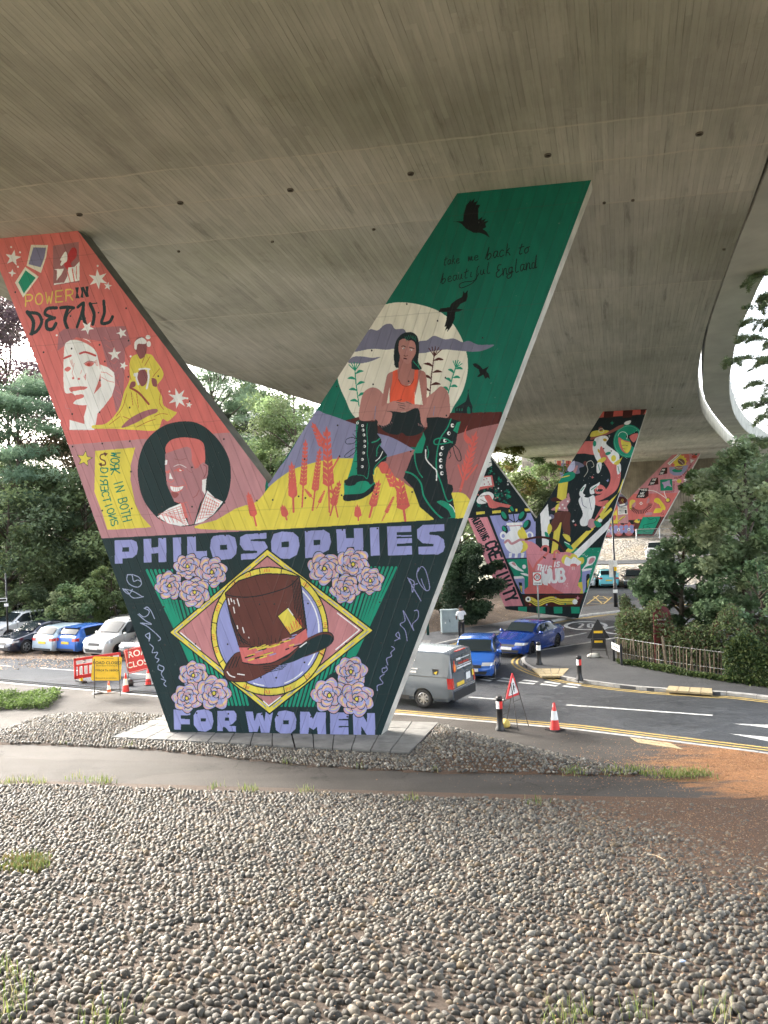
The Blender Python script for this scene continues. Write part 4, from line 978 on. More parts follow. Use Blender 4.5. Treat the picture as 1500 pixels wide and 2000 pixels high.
    for k in range(9): c.line([(715 + k * 24, 640 - k * 10), (745 + k * 24, 690 - k * 2)], 3.5, 'coral'); c.line([(712 + k * 14, 630 - k * 5 + k * 8), (870 + k * 5, 572 + k * 17)], 3, 'coral')
    for k in range(8): c.line([(970 + k * 20, 680 - k * 14), (1020 + k * 14, 500 + k * 8)], 3.5, 'coral'); c.line([(975 + k * 9, 660 - k * 24), (1060 + k * 10, 645 - k * 14)], 3, 'coral')
    c.poly([(862, 550), (885, 560), (912, 652), (890, 655)], 'coral'); c.poly([(1005, 400), (1035, 390), (1025, 500), (1005, 470)], 'white')
    c.curve([(795, 440), (835, 446), (880, 440), (862, 468), (828, 478), (803, 470)], 'white', 4); c.sline([(790, 436), (835, 446), (892, 434)], 5, 'coral'); c.sline([(800, 474), (835, 486), (872, 466)], 6, 'coral')
    for k in range(4): c.line([(816 + k * 14, 448), (814 + k * 14, 472)], 2, 'rose')
    c.curve([(800, 480), (850, 492), (830, 520), (812, 515)], (150, 84, 84), 3); c.ell(858, 336, 22, 10, 'coral', -8); c.ell(862, 335, 9, 6, 'white'); c.ell(776, 348, 12, 9, 'coral'); c.poly([(940, 200), (985, 300), (960, 330), (935, 270)], 'coral')
    c.sline([(905, 330), (930, 350), (945, 345)], 2.5, (150, 84, 84)); c.sline([(820, 260), (860, 268), (900, 256)], 2.5, (150, 84, 84)); c.sline([(985, 465), (970, 500), (945, 520)], 4, (150, 84, 84)); c.sline([(870, 390), (895, 420), (905, 460)], 4, 'coral')
    c.sline([(765, 345), (790, 338)], 7, 'coral'); c.sline([(820, 340), (850, 325), (880, 338)], 8, 'coral'); c.sline([(815, 312), (855, 298), (900, 318)], 4, 'white'); c.poly([(790, 350), (812, 395), (785, 392)], 'white'); c.poly([(760, 265), (775, 270), (770, 300), (757, 300)], 'white'); c.sline([(770, 405), (800, 415), (820, 400)], 5, 'coral')
    c.sline([(1015, 300), (1035, 315), (1030, 360), (1015, 385)], 5, (140, 80, 84)); c.sline([(830, 545), (865, 556), (905, 548)], 5, 'coral')
    # ---------------- base
    c.src(0, 0, 1)
    c.poly([(150, 1054), (525, 1035), (920, 1011), (920, 1500), (150, 1500)], 'navy')
    c.src(660, 800, 6.0)
    c.poly([(1120, 1283), (1250, 1270), (1370, 1272), (1400, 1276), (1400, 1300), (1120, 1300)], 'navy')
    c.src(200, 1020, 4.1667)
    def block(pts, sub=()):
        c.poly(pts, 'lilac')
        for q in sub: c.poly(q, 'navy')
    def rblock(pts, sub=()):
        c.curve(pts, 'lilac', 5)
        for q in sub: c.poly(q, 'navy')
    # PHILO
    block([(100, 148), (245, 142), (278, 160), (290, 210), (280, 262), (245, 290), (165, 295), (165, 335), (102, 337)], [[(163, 205), (218, 203), (218, 238), (163, 240)]])
    block([(335, 137), (397, 134), (399, 205), (455, 202), (455, 130), (520, 127), (522, 322), (458, 325), (456, 252), (400, 254), (400, 327), (338, 329)])
    block([(572, 126), (640, 122), (643, 330), (578, 325)]); block([(690, 118), (760, 115), (765, 235), (850, 232), (855, 305), (692, 320)])
    block([(905, 112), (960, 104), (1030, 102), (1080, 125), (1096, 200), (1088, 260), (1050, 298), (960, 308), (900, 290), (876, 210), (884, 140)], [[(957, 185), (1014, 182), (1016, 222), (958, 224)]])
    block([(1165, 98), (1335, 86), (1338, 132), (1210, 140), (1208, 152), (1320, 156), (1345, 200), (1338, 250), (1300, 295), (1130, 306), (1127, 258), (1258, 250), (1258, 232), (1150, 228), (1118, 180), (1122, 120)])
    c.src(520, 1020, 4.1667)
    block([(60, 95), (130, 75), (220, 82), (262, 120), (272, 190), (250, 265), (190, 298), (100, 295), (45, 250), (38, 160)], [[(124, 160), (184, 157), (184, 203), (124, 205)]])
    block([(314, 72), (470, 62), (515, 90), (528, 160), (510, 225), (460, 250), (398, 250), (396, 287), (318, 292)], [[(386, 145), (440, 142), (440, 184), (386, 186)]])
    block([(570, 58), (645, 55), (650, 130), (715, 128), (712, 50), (786, 47), (792, 275), (720, 280), (716, 200), (655, 205), (655, 280), (582, 285)])
    block([(842, 44), (918, 40), (925, 270), (850, 274)])
    block([(982, 36), (1180, 28), (1182, 78), (1062, 82), (1062, 106), (1186, 104), (1186, 170), (1064, 174), (1064, 195), (1186, 192), (1188, 264), (990, 270)], [[(1060, 118), (1186, 115), (1186, 128), (1060, 130)], [(1064, 184), (1186, 180), (1186, 188), (1064, 192)]])
    block([(1275, 22), (1448, 16), (1450, 70), (1330, 80), (1326, 100), (1400, 108), (1445, 140), (1455, 200), (1440, 240), (1400, 262), (1240, 262), (1238, 200), (1360, 195), (1362, 178), (1270, 170), (1228, 130), (1226, 60)])
    # FOR WOMEN
    c.src(200, 1020, 4.1667)
    block([(580, 1522), (715, 1524), (715, 1570), (638, 1572), (640, 1600), (712, 1602), (712, 1645), (640, 1645), (638, 1690), (584, 1686)], [[(638, 1572), (712, 1572), (712, 1578), (638, 1578)]])
    block([(770, 1530), (850, 1520), (892, 1548), (905, 1620), (890, 1680), (840, 1705), (780, 1698), (745, 1650), (743, 1570)], [[(802, 1596), (842, 1596), (842, 1622), (802, 1622)]])
    block([(936, 1535), (1070, 1532), (1092, 1560), (1090, 1610), (1060, 1640), (1030, 1655), (1088, 1660), (1088, 1705), (1030, 1702), (1000, 1668), (982, 1665), (980, 1700), (936, 1698)], [[(998, 1590), (1032, 1590), (1032, 1615), (998, 1615)]])
    block([(1164, 1540), (1225, 1540), (1238, 1620), (1258, 1555), (1300, 1550), (1318, 1620), (1330, 1545), (1388, 1548), (1360, 1712), (1290, 1712), (1280, 1650), (1262, 1705), (1195, 1708)])
    c.src(520, 1020, 4.1667)
    block([(100, 1540), (160, 1530), (225, 1548), (246, 1600), (240, 1680), (200, 1718), (120, 1722), (78, 1690), (70, 1600)], [[(138, 1612), (184, 1612), (184, 1644), (138, 1644)]])
    block([(276, 1542), (350, 1542), (380, 1600), (410, 1544), (484, 1545), (488, 1725), (420, 1725), (412, 1665), (385, 1690), (350, 1668), (342, 1724), (274, 1722)])
    block([(520, 1546), (672, 1550), (668, 1600), (590, 1602), (590, 1612), (668, 1612), (668, 1658), (590, 1660), (590, 1668), (670, 1668), (672, 1728), (520, 1726)], [[(590, 1603), (668, 1603), (668, 1611), (590, 1611)], [(590, 1659), (668, 1659), (668, 1668), (590, 1668)]])
    block([(706, 1550), (775, 1552), (820, 1628), (822, 1552), (884, 1554), (888, 1735), (822, 1735), (775, 1662), (772, 1732), (710, 1730)])
    # handwriting down both sides
    c.src(200, 1020, 4.1667)
    for st in ([(205, 425), (200, 470), (230, 510), (290, 528), (320, 495), (290, 470), (255, 480), (240, 430), (205, 428)], [(320, 495), (300, 450), (245, 425)], [(165, 540), (200, 560), (250, 615), (335, 605)], [(245, 545), (215, 585), (170, 545), (245, 560), (330, 608)],
               [(340, 700), (380, 720), (370, 755), (335, 770), (300, 745)], [(345, 700), (365, 690), (395, 720), (425, 785)], [(290, 750), (350, 800), (400, 830), (310, 820), (370, 850), (470, 940), (455, 965)], [(385, 900), (350, 920), (385, 950), (385, 905), (380, 968)],
               [(385, 990), (415, 1020), (405, 1060), (450, 1060), (430, 1100), (460, 1115), (445, 1140)], [(460, 1160), (500, 1180), (490, 1210), (455, 1195), (455, 1165)], [(490, 1210), (480, 1235), (500, 1270)], [(480, 1275), (515, 1290), (500, 1315), (520, 1335)]):
        c.sline(st, 7, (160, 168, 196))
    c.src(520, 1020, 4.1667)
    for st in ([(1240, 370), (1225, 430), (1250, 500), (1300, 555), (1330, 530), (1300, 400), (1265, 360), (1235, 400)], [(1300, 555), (1275, 500), (1262, 460)], [(1150, 450), (1180, 500), (1190, 570), (1205, 490), (1165, 460)], [(1160, 470), (1200, 540), (1260, 640)], [(1190, 510), (1230, 500)],
               [(1205, 720), (1235, 720), (1235, 780), (1190, 830), (1200, 880), (1160, 800), (1115, 720), (1130, 800), (1090, 830), (1130, 880), (1148, 965)], [(1045, 965), (1085, 940), (1075, 895), (1055, 920), (1090, 950)], [(1020, 1010), (1045, 1030), (1015, 1060), (1020, 1090), (980, 1110), (990, 1160)],
               [(975, 1170), (985, 1200), (950, 1225), (945, 1190), (975, 1185)], [(960, 1235), (925, 1265), (950, 1310), (905, 1330), (905, 1370)]):
        c.sline(st, 7, (146, 146, 188))
    # green pinstripes behind the diamond
    c.src(320, 1060, 3.5714)
    for k in range(17):
        x0 = -118 + k * 29; xb = x0 + 168 + (820 - 200) * 0.0
        t = k / 16
        c.line([(x0 + 0, 192), (x0 + (1130 - 192) * .30 * (1 - .15 * t), 1130 if k > 4 else 1130 - (5 - k) * 70)], 17, 'teal')
    for k in range(20):
        x0 = 1620 - k * 29
        c.line([(x0, 172), (x0 - (1130 - 172) * .32 * (1 - .1 * k / 19), 1138 if k > 4 else 1130 - (5 - k) * 60)], 17, 'teal')
    # diamond and plate
    c.poly([(35, 625), (722, 38), (1468, 610), (738, 1200)], 'ink'); c.poly([(46, 625), (722, 50), (1455, 611), (738, 1188)], 'yellow')
    for a, b in (((60, 622), (720, 62)), ((724, 62), (1440, 608)), ((1440, 614), (740, 1174)), ((62, 628), (736, 1172))):
        for k in range(7):
            t0, t1 = k / 7 + .02, k / 7 + .11; off = 9 if a[1] > b[1] or a[0] > b[0] else 9
            c.line([(a[0] + (b[0] - a[0]) * t0, a[1] + (b[1] - a[1]) * t0 + off * (1 if a[1] < 640 and b[1] < 640 else -1)), (a[0] + (b[0] - a[0]) * t1, a[1] + (b[1] - a[1]) * t1 + off * (1 if a[1] < 640 and b[1] < 640 else -1))], 7, (140, 150, 190))
    c.poly([(92, 624), (722, 88), (1398, 610), (738, 1148)], 'ink'); c.poly([(102, 624), (722, 98), (1385, 610), (738, 1138)], (188, 128, 130))
    c.ell(738, 618, 412, 452, 'ink', n=48); c.ell(738, 618, 404, 444, 'yellow', n=48); c.ell(738, 618, 374, 400, 'ink', n=48); c.ell(738, 616, 368, 394, 'lilac', n=48)
    for a in (-100, -78, -50, -25, -3, 22, 50, 75, 95, 115, 150, 165, 188, 208, 232, 250):
        r = math.radians(a); c.line([(738 + 374 * math.cos(r), 618 + 400 * math.sin(r)), (738 + 408 * math.cos(r), 618 + 448 * math.sin(r))], 5, 'ink')
    for a in (-95, -52, -30, -8, 18, 45, 68, 90, 112, 160, 172, 200, 228, 245):
        for j in range(4):
            r = math.radians(a + 1.6 * j); k0 = 380 + 4 * (j % 2)
            c.line([(738 + k0 * math.cos(r), 618 + (k0 + 32) * math.sin(r)), (738 + (k0 + 20) * math.cos(r), 618 + (k0 + 54) * math.sin(r))], 4, 'orange')
    c.ring(735, 618, 348, 378, 9, 'white', 0, -52, 38); c.ring(735, 618, 350, 380, 8, 'white', 0, 48, 72); c.ring(735, 618, 350, 380, 8, 'white', 0, 96, 108)
    c.line([(118, 628), (255, 745)], 8, 'white'); c.line([(1210, 490), (1365, 608), (1200, 745)], 8, 'white'); c.line([(695, 1105), (732, 1138), (815, 1075)], 8, 'white')
    # hat
    def I(pts, f, w=8): c.curve(pts, 'ink', 6); c.curve([(sum(p[0] for p in pts) / len(pts) + (x - sum(p[0] for p in pts) / len(pts)) * (1 - w / 500), sum(p[1] for p in pts) / len(pts) + (y - sum(p[1] for p in pts) / len(pts)) * (1 - w / 300)) for x, y in pts], f, 6)
    I([(545, 755), (470, 800), (420, 880), (425, 940), (480, 970), (600, 965), (740, 900), (850, 830), (1000, 790), (1130, 735), (1185, 680), (1170, 630), (1100, 622), (1000, 665), (850, 720)], 'brown')
    c.curve([(810, 850), (880, 800), (950, 725), (1010, 680), (1100, 640), (1160, 645), (1180, 680), (1130, 730), (1000, 785), (900, 830)], 'navy', 6)
    c.poly([(424, 350), (520, 262), (650, 222), (720, 212), (850, 216), (948, 232), (965, 330), (1000, 600), (1000, 670), (860, 800), (700, 848), (550, 830), (525, 730), (470, 560)], 'ink')
    c.poly([(430, 352), (525, 268), (652, 229), (720, 219), (850, 223), (942, 238), (956, 330), (990, 598), (850, 690), (700, 722), (526, 726), (474, 560)], 'brown')
    c.sline([(428, 362), (520, 378), (640, 374), (780, 340), (880, 300), (946, 236)], 6, 'ink')
    c.poly([(524, 728), (700, 720), (850, 688), (992, 592), (1004, 668), (880, 770), (760, 835), (640, 848), (550, 832)], 'coral')
    c.sline([(526, 728), (700, 722), (850, 688), (992, 594)], 6, 'ink'); c.sline([(548, 836), (640, 850), (760, 836), (870, 780)], 7, 'ink')
    rr = random.Random(4)
    for k in range(34):
        x = rr.uniform(550, 960); yc_ = 790 - (x - 550) * .22 + (0 if x < 700 else -(x - 700) * .12); y = yc_ + rr.uniform(-42, 42); l = rr.uniform(20, 60)
        c.line([(x, y), (x + l, y - l * .3)], 8, rr.choice(['mustard', 'yellow', 'ink', 'rose', 'yellow', 'lilac']))
    c.poly([(790, 512), (865, 450), (975, 598), (880, 645)], 'ink'); c.poly([(797, 513), (864, 457), (966, 594), (882, 637)], 'yellow'); c.line([(868, 460), (900, 505)], 8, 'white')
    for k in range(9): c.line([(880 + k * 10, 630 - k * 5), (850 + k * 11 + (k % 3) * 6, 580 - k * 9 + (k % 2) * 12)], 4, 'orange')
    for k in range(7): c.line([(450 + k * 13, 440 + k * 40), (520 + k * 14, 715 - (k % 3) * 8)], 4, 'ink')
    for k in range(6): c.line([(895 + k * 11, 260 + k * 3), (915 + k * 13, 470 + k * 22)], 4, 'ink')
    for k in range(8): c.line([(600 + k * 30, 715 - k * 3), (600 + k * 30, 690 - k * 4 - (k % 3) * 12)], 3, 'ink')
    for k in range(4): c.line([(430 + k * 24, 880 - k * 4), (470 + k * 20, 800 - k * 2)], 5, 'ink')
    for k in range(4): c.line([(690 + k * 6, 865 + k * 14), (860 - k * 10, 850 + k * 10)], 4, 'ink')
    for a, b in (((450, 390), (458, 430)), ((468, 390), (474, 410)), ((488, 402), (494, 425)), ((512, 392), (526, 440)), ((486, 450), (494, 490)), ((512, 578), (516, 598)), ((550, 592), (560, 628)), ((592, 660), (594, 664)), ((515, 915), (562, 922))): c.line([a, b], 8, 'white')
    c.sline([(442, 900), (462, 926), (495, 938)], 8, 'white'); c.line([(950, 728), (995, 695)], 8, 'white')
    # roses
    def flower(cx, cy, R, seed, sx=1.0):
        q = random.Random(seed)
        def petal(px, py, r, a, fl):
            pts = [(px + r * (1 + .12 * math.sin(3 * t + q.random())) * math.cos(t) * sx, py + r * .82 * (1 + .1 * math.cos(4 * t + seed)) * math.sin(t)) for t in np.linspace(0, 2 * math.pi, 11)[:-1]]
            pts = [(px + (x - px) * math.cos(a) - (y - py) * math.sin(a), py + (x - px) * math.sin(a) + (y - py) * math.cos(a)) for x, y in pts]
            c.curve(pts, 'ink', 4)
            k = 1 - 4.5 / r; c.curve([(px + (x - px) * k, py + (y - py) * k) for x, y in pts], (160, 164, 208) if fl else (202, 160, 166), 4)
            ox, oy = math.cos(a), math.sin(a)
            arc = [(px + r * .66 * math.cos(a + t) * sx, py + r * .62 * math.sin(a + t)) for t in np.linspace(-1.1, 1.1, 7)]
            c.sline(arc, r * .34, (206, 164, 166) if fl else (162, 162, 206))
            arc = [(px + r * (.60 + .08 * math.sin(6 * t)) * math.cos(a + t) * sx, py + r * .58 * math.sin(a + t)) for t in np.linspace(-.8, .6, 8)]
            c.sline(arc, max(4, r * .10), (226, 206, 120))
        R = R * 1.12; ph = q.random() * 6
        for k in range(7):
            a = 2 * math.pi * k / 7 + ph + q.uniform(-.12, .12); petal(cx + R * .52 * math.cos(a) * sx, cy + R * .50 * math.sin(a), R * q.uniform(.50, .58), a, k % 2)
        for k in range(5):
            a = 2 * math.pi * k / 5 + ph + q.uniform(-.2, .2); petal(cx + R * .30 * math.cos(a) * sx, cy + R * .28 * math.sin(a), R * .40, a, (k + 1) % 2)
        for k in range(3):
            a = 2 * math.pi * k / 3 + ph; petal(cx + R * .12 * math.cos(a) * sx, cy + R * .12 * math.sin(a), R * .22, a, k % 2)
        c.ell(cx, cy, R * .14, R * .16, 'ink', n=10); c.ell(cx, cy, R * .09, R * .11, 'yellow', n=10)
    for x, y, R in ((190, 230, 130), (-5 + 130, 300, 120), (300, 200, 110), (230, 1020, 150), (1230, 200, 150), (1340, 260, 120), (1250, 1020, 150)): c.ell(x, y, R, R * .85, 'navy')
    for k, (x, y, R) in enumerate([(165, 165, 82), (335, 205, 98), (40, 300, 92), (215, 345, 95), (205, 925, 92), (160, 1085, 92), (350, 1050, 108),
                                   (1120, 180, 105), (1320, 150, 105), (1265, 320, 95), (1440, 265, 85), (1305, 900, 100), (1155, 1065, 112), (1345, 1090, 108)]): flower(x, y, R, k + 3)
    # formwork tie holes: the shade inside each dimple painted as dark dots
    for src, pts in (((0, 440, 3.75), [(112, 490), (320, 930), (517, 665), (722, 640), (525, 903), (942, 845), (925, 608), (730, 876), (768, 997), (733, 1135), (730, 1370), (530, 1382), (1160, 1105), (940, 1110), (1390, 1288), (315, 690), (950, 1335)]),
                     ((100, 820, 3.409), [(143, 178), (340, 158), (524, 142), (930, 108), (723, 126), (532, 345), (732, 330), (938, 316), (340, 604), (537, 590), (738, 580), (938, 578), (1155, 552), (1150, 128), (1370, 538), (1475, 533), (548, 1250), (750, 1020), (1388, 1227), (1485, 1225)]),
                     ((520, 1020, 4.1667), [(55, 88), (332, 74), (620, 62), (905, 50), (1200, 35), (65, 665), (340, 660), (630, 360), (920, 340), (1213, 342), (925, 650), (1222, 645), (350, 988), (648, 985), (935, 984), (80, 1265), (312, 1140), (655, 1268), (92, 1572), (365, 1582), (660, 1582)]),
                     ((200, 1020, 4.1667), [(245, 138), (490, 130), (742, 115), (1000, 105), (1275, 90), (490, 410), (500, 688), (255, 695), (508, 998), (1280, 667), (1400, 665), (1020, 992), (758, 990), (1285, 990), (768, 1552), (1025, 1558), (1297, 1562), (1415, 1265), (1290, 1262)]),
                     ((620, 580, 3.75), [(655, 52), (880, 175), (398, 392), (408, 640), (668, 618), (938, 592), (148, 940), (142, 655), (1210, 298), (945, 868), (1228, 848)]),
                     ((480, 780, 3.0), [(538, 152), (345, 350), (550, 333), (310, 568), (350, 578), (562, 562), (765, 555), (975, 543), (967, 305)])):
        c.src(*src); k = src[2]
        for x, y in pts: c.ell(x, y, 1.7 * k, 1.9 * k, (70, 66, 66), n=10); c.ell(x - .3 * k, y + .4 * k, 1.1 * k, 1.2 * k, (30, 28, 28), n=8)
    c.wear(1)
mural_one(C1)
# ------------------------------------------------------------------ pillar 2 and pillar 3
A2 = at(1129, 1196, 0.45)
C2 = Canvas(A2 * [1, 1, 0], RD, ND, -9.2, 5.2, 0.0, 12.8, 75, 'ink')
def mural_two(c):
    rr = random.Random(2)
    c.src(900, 780, 4.65)
    # left arm, upper: foliage panel
    for k in range(150):
        x, y = rr.uniform(90, 470), rr.uniform(560, 1000)
        if y > 1000 - (470 - x) * 0.1 or x > 160 + (y - 450) * .75: continue
        s_ = rr.uniform(8, 26); c.star(x, y, s_, rr.choice(['teal', 'teal', 'ink', 'green', 'green']), rr.choice([4, 5, 6]), rr.uniform(0, 90), .5)
    for k in range(26): c.star(rr.uniform(150, 460), rr.uniform(640, 900), rr.uniform(5, 11), rr.choice(['white', 'rose', 'coral']), 5, rr.uniform(0, 90), .5)
    c.poly([(230, 570), (275, 545), (285, 600), (250, 620), (225, 625)], 'white'); c.line([(240, 580), (280, 570)], 5, 'ink')
    c.poly([(185, 700), (285, 690), (305, 790), (155, 825)], 'coral'); c.poly([(195, 712), (272, 702), (285, 780), (170, 795)], 'white'); c.dots([(210, 730), (235, 720), (250, 750), (215, 770), (260, 770)], 7, 'rose')
    c.curve([(150, 900), (200, 850), (260, 840), (300, 870), (280, 920), (200, 950), (150, 940)], 'white', 4); c.curve([(215, 880), (260, 870), (300, 920), (380, 945), (460, 965), (440, 985), (360, 975), (310, 990), (260, 980), (240, 930)], 'coral', 4)
    for p in ([(175, 880), (250, 870)], [(180, 910), (240, 940)]): c.line(p, 5, 'brown')
    c.line([(60, 1060), (700, 1008)], 26, 'ink')
    for x, y in ((140, 1030), (285, 1020), (435, 1008), (580, 1000)): c.poly([(x, y - 8), (x + 78, y - 14), (x + 80, y + 10), (x, y + 18)], 'yellow')
    # pink lettered strip
    c.poly([(50, 1070), (240, 1058), (575, 1875), (380, 1880)], 'pinkl'); c.poly([(50, 1070), (240, 1058), (245, 1068), (60, 1080)], 'ink')
    c.line([(243, 1055), (575, 1880)], 14, 'ink')
    def strip(txt, x0, y0, x1, y1, h, lw):
        n = len(txt); d = np.array([x1 - x0, y1 - y0]) / n; L = np.hypot(*d); up = np.array([d[1], -d[0]]) / L
        for i, ch in enumerate(txt):
            o = np.array([x0, y0]) + d * (i + .1)
            for st in GLY[ch]: c.line([tuple(o + d * .74 * a + up * h * (1 - b)) for a, b in st], lw, 'ink')
    strip('NURTURING', 98, 1090, 205, 1290, 66, 10); strip('CREATIVITY', 215, 1310, 420, 1850, 105, 20)
    # lilac panel with vase
    c.poly([(262, 1058), (640, 1030), (680, 1090), (680, 1445), (412, 1448)], 'lilac'); c.poly([(630, 1025), (690, 1090), (690, 1110), (670, 1110)], 'ink')
    for a, b, r0 in (((490, 1120), (470, 1000), 30), ((490, 1120), (400, 1060), 42), ((495, 1120), (560, 1060), 42), ((430, 1120), (400, 1180), 30), ((560, 1180), (600, 1140), 40)):
        c.line([a, b], 8, 'ink'); c.ell(b[0], b[1], r0 * .8, r0 * 1.25, 'ink', 30 if b[0] > 480 else -30); c.ell(b[0] - r0 * .2, b[1] - r0 * .2, r0 * .45, r0 * .9, 'teal', 30 if b[0] > 480 else -30)
    c.ell(385, 1235, 30, 36, 'white'); c.ell(385, 1240, 15, 18, 'lilac'); c.ell(625, 1235, 34, 36, 'white'); c.ell(625, 1235, 18, 20, 'lilac')
    c.ell(500, 1290, 106, 112, 'white'); c.curve([(530, 1180), (560, 1160), (600, 1230), (608, 1300), (590, 1370), (540, 1395), (570, 1330), (545, 1280), (515, 1220)], 'yellow', 4)
    c.poly([(415, 1120), (560, 1115), (560, 1140), (535, 1145), (545, 1180), (450, 1190), (440, 1150), (415, 1142)], 'white'); c.line([(440, 1150), (545, 1145)], 8, 'rose')
    c.sline([(400, 1300), (430, 1280), (460, 1310), (500, 1295), (540, 1275), (600, 1280)], 22, 'rose')
    for x in (452, 505, 562): c.poly([(x - 12, 1395), (x + 16, 1395), (x + 8, 1438), (x - 16, 1438)], 'white')
    # teal landscape behind the bag
    c.poly([(415, 1452), (680, 1445), (680, 1760), (560, 1768)], 'teal'); c.line([(410, 1450), (620, 1442)], 10, 'ink')
    c.curve([(435, 1490), (480, 1475), (520, 1520), (575, 1565), (500, 1545)], 'white', 4); c.curve([(460, 1490), (485, 1480), (500, 1515)], 'rose', 4); c.ell(575, 1520, 18, 20, 'white'); c.curve([(540, 1580), (590, 1580), (640, 1610), (580, 1600)], 'white', 4)
    c.poly([(480, 1610), (560, 1605), (580, 1630), (580, 1765), (550, 1765), (488, 1640)], 'lilac'); c.poly([(480, 1608), (560, 1603), (582, 1625), (485, 1632)], 'white'); c.poly([(525, 1660), (555, 1665), (560, 1760), (540, 1740)], 'ink'); c.poly([(530, 1690), (556, 1695), (556, 1760)], 'yellow')
    # right arm: teal ground and rays
    c.src(1040, 780, 4.1667)
    c.poly([(300, 1215), (560, 1205), (480, 1560), (380, 1580), (300, 1300)], 'teal')
    for k in range(26): c.ell(rr.uniform(410, 540), rr.uniform(1215, 1420), 2.2, 2.2, 'white', n=6)
    c.line([(395, 1258), (412, 1268), (428, 1256)], 3, 'white'); c.line([(425, 1270), (440, 1280), (452, 1270)], 3, 'white')
    c.curve([(400, 1390), (440, 1330), (450, 1290), (500, 1275), (515, 1290), (490, 1340), (440, 1360)], 'white', 4); c.curve([(455, 1335), (470, 1295), (505, 1290), (505, 1310), (480, 1335)], 'rose', 4)
    c.poly([(405, 1385), (480, 1375), (460, 1460), (415, 1590), (395, 1580)], 'lilac'); c.poly([(400, 1382), (485, 1372), (482, 1388), (405, 1402)], 'white'); c.curve([(440, 1560), (438, 1440), (455, 1420), (465, 1440)], 'ink', 4); c.poly([(445, 1480), (465, 1450), (450, 1540)], 'yellow')
    c.poly([(370, 1490), (405, 1485), (412, 1580), (375, 1582)], 'yellow')
    # night sky of the right arm
    c.poly([(560, 95), (925, 60), (925, 120), (540, 150)], 'coral2')
    for x in (585, 738): c.poly([(x, 90), (x + 78, 88), (x + 70, 145), (x - 6, 152)], 'dkred')
    c.poly([(880, 80), (925, 80), (905, 120), (880, 125)], 'dkred')
    c.poly([(430, 340), (560, 340), (600, 360), (620, 440), (560, 455), (480, 450), (420, 440), (350, 445)], 'coral')
    c.curve([(545, 345), (600, 370), (680, 450), (715, 560), (712, 660), (680, 740), (600, 800), (520, 830), (510, 790), (560, 770), (620, 700), (635, 620), (600, 540), (540, 470), (480, 430)], 'coral', 6)
    c.curve([(490, 790), (540, 830), (620, 820), (570, 870), (500, 850)], 'coral', 4)
    c.curve([(505, 740), (520, 700), (560, 695), (595, 725), (580, 760), (520, 770)], 'coral', 4); c.curve([(515, 745), (540, 730), (575, 735), (550, 752)], 'ink', 4)
    c.ell(780, 340, 122, 135, 'teal', 10); c.ring(780, 340, 112, 124, 3, 'aqua', 10)
    c.curve([(700, 310), (740, 330), (800, 350), (800, 400), (770, 440), (730, 420), (705, 370)], 'coral', 4); c.curve([(720, 330), (760, 345), (798, 355), (795, 410), (765, 435), (735, 400)], 'yellow', 4); c.curve([(775, 300), (850, 265), (855, 290), (830, 355), (800, 340)], 'coral', 4); c.curve([(760, 300), (800, 285), (860, 262), (840, 380), (810, 380), (790, 330)], 'ink', 4); c.curve([(790, 300), (855, 275), (848, 320), (820, 350)], 'coral', 4)
    c.ring(735, 300, 38, 36, 4, 'white', 0, 180, 400); c.line([(728, 375), (750, 372)], 3, 'ink'); c.line([(755, 372), (775, 378)], 3, 'ink'); c.line([(735, 400), (755, 405)], 3, 'ink')
    c.star(648, 192, 20, 'teal', 4, -90, .3)
    for x, y in ((625, 298), (478, 150)): c.star(x, y, 14, 'white', 4, -90, .18)
    for k in range(46):
        x = rr.uniform(120, 860); y = 1080 - (x - 60) * 1.05 + rr.uniform(-60, 260)
        if y < 1150: c.ell(x, y, 2.2, 2.2, 'white', n=6)
    # tumbling figures: reaching painter
    c.curve([(470, 320), (490, 290), (560, 275), (640, 250), (700, 215), (745, 205), (735, 225), (660, 265), (600, 290), (540, 310), (480, 330)], (150, 88, 80), 4)
    c.curve([(745, 200), (760, 180), (800, 172), (795, 195), (770, 208)], 'white', 4)
    c.curve([(470, 290), (490, 260), (560, 250), (620, 255), (600, 275), (520, 300), (475, 305)], 'yellow', 4); c.ell(555, 240, 18, 18, (120, 70, 66)); c.ring(560, 255, 22, 16, 4, 'cream')
    c.curve([(520, 310), (590, 295), (620, 320), (600, 360), (660, 410), (705, 450), (700, 510), (655, 525), (600, 450), (560, 380), (545, 440), (560, 490), (525, 500), (490, 410), (500, 340)], 'white', 4)
    for x, y, a, b in ((505, 360, 14, 24), (590, 330, 16, 12), (615, 440, 24, 12), (660, 480, 20, 26), (540, 420, 8, 18)): c.ell(x, y, a, b, rr.choice(['yellow', 'teal', 'mustard']), rr.uniform(-40, 40))
    c.ell(580, 400, 5, 7, 'ink'); c.ell(640, 420, 5, 6, 'ink'); c.curve([(535, 495), (580, 470), (600, 485), (560, 520), (530, 512)], 'yellow', 4)
    c.curve([(525, 520), (560, 515), (560, 560), (540, 600), (522, 590)], 'white', 4); c.line([(535, 530), (550, 580)], 5, 'teal'); c.curve([(685, 530), (715, 525), (720, 580), (700, 610), (688, 600)], 'white', 4); c.line([(695, 545), (708, 595)], 5, 'teal'); c.curve([(660, 520), (720, 480), (735, 460), (700, 530)], 'yellow', 3)
    # swimming figure on the left edge
    c.curve([(270, 590), (310, 540), (340, 505), (400, 520), (420, 545), (380, 560), (385, 600), (340, 605), (330, 570)], 'slate', 4); c.curve([(285, 560), (320, 510), (345, 505), (340, 570), (300, 590)], (196, 196, 226), 4); c.curve([(330, 590), (355, 540), (370, 545), (350, 600)], 'rose', 3)
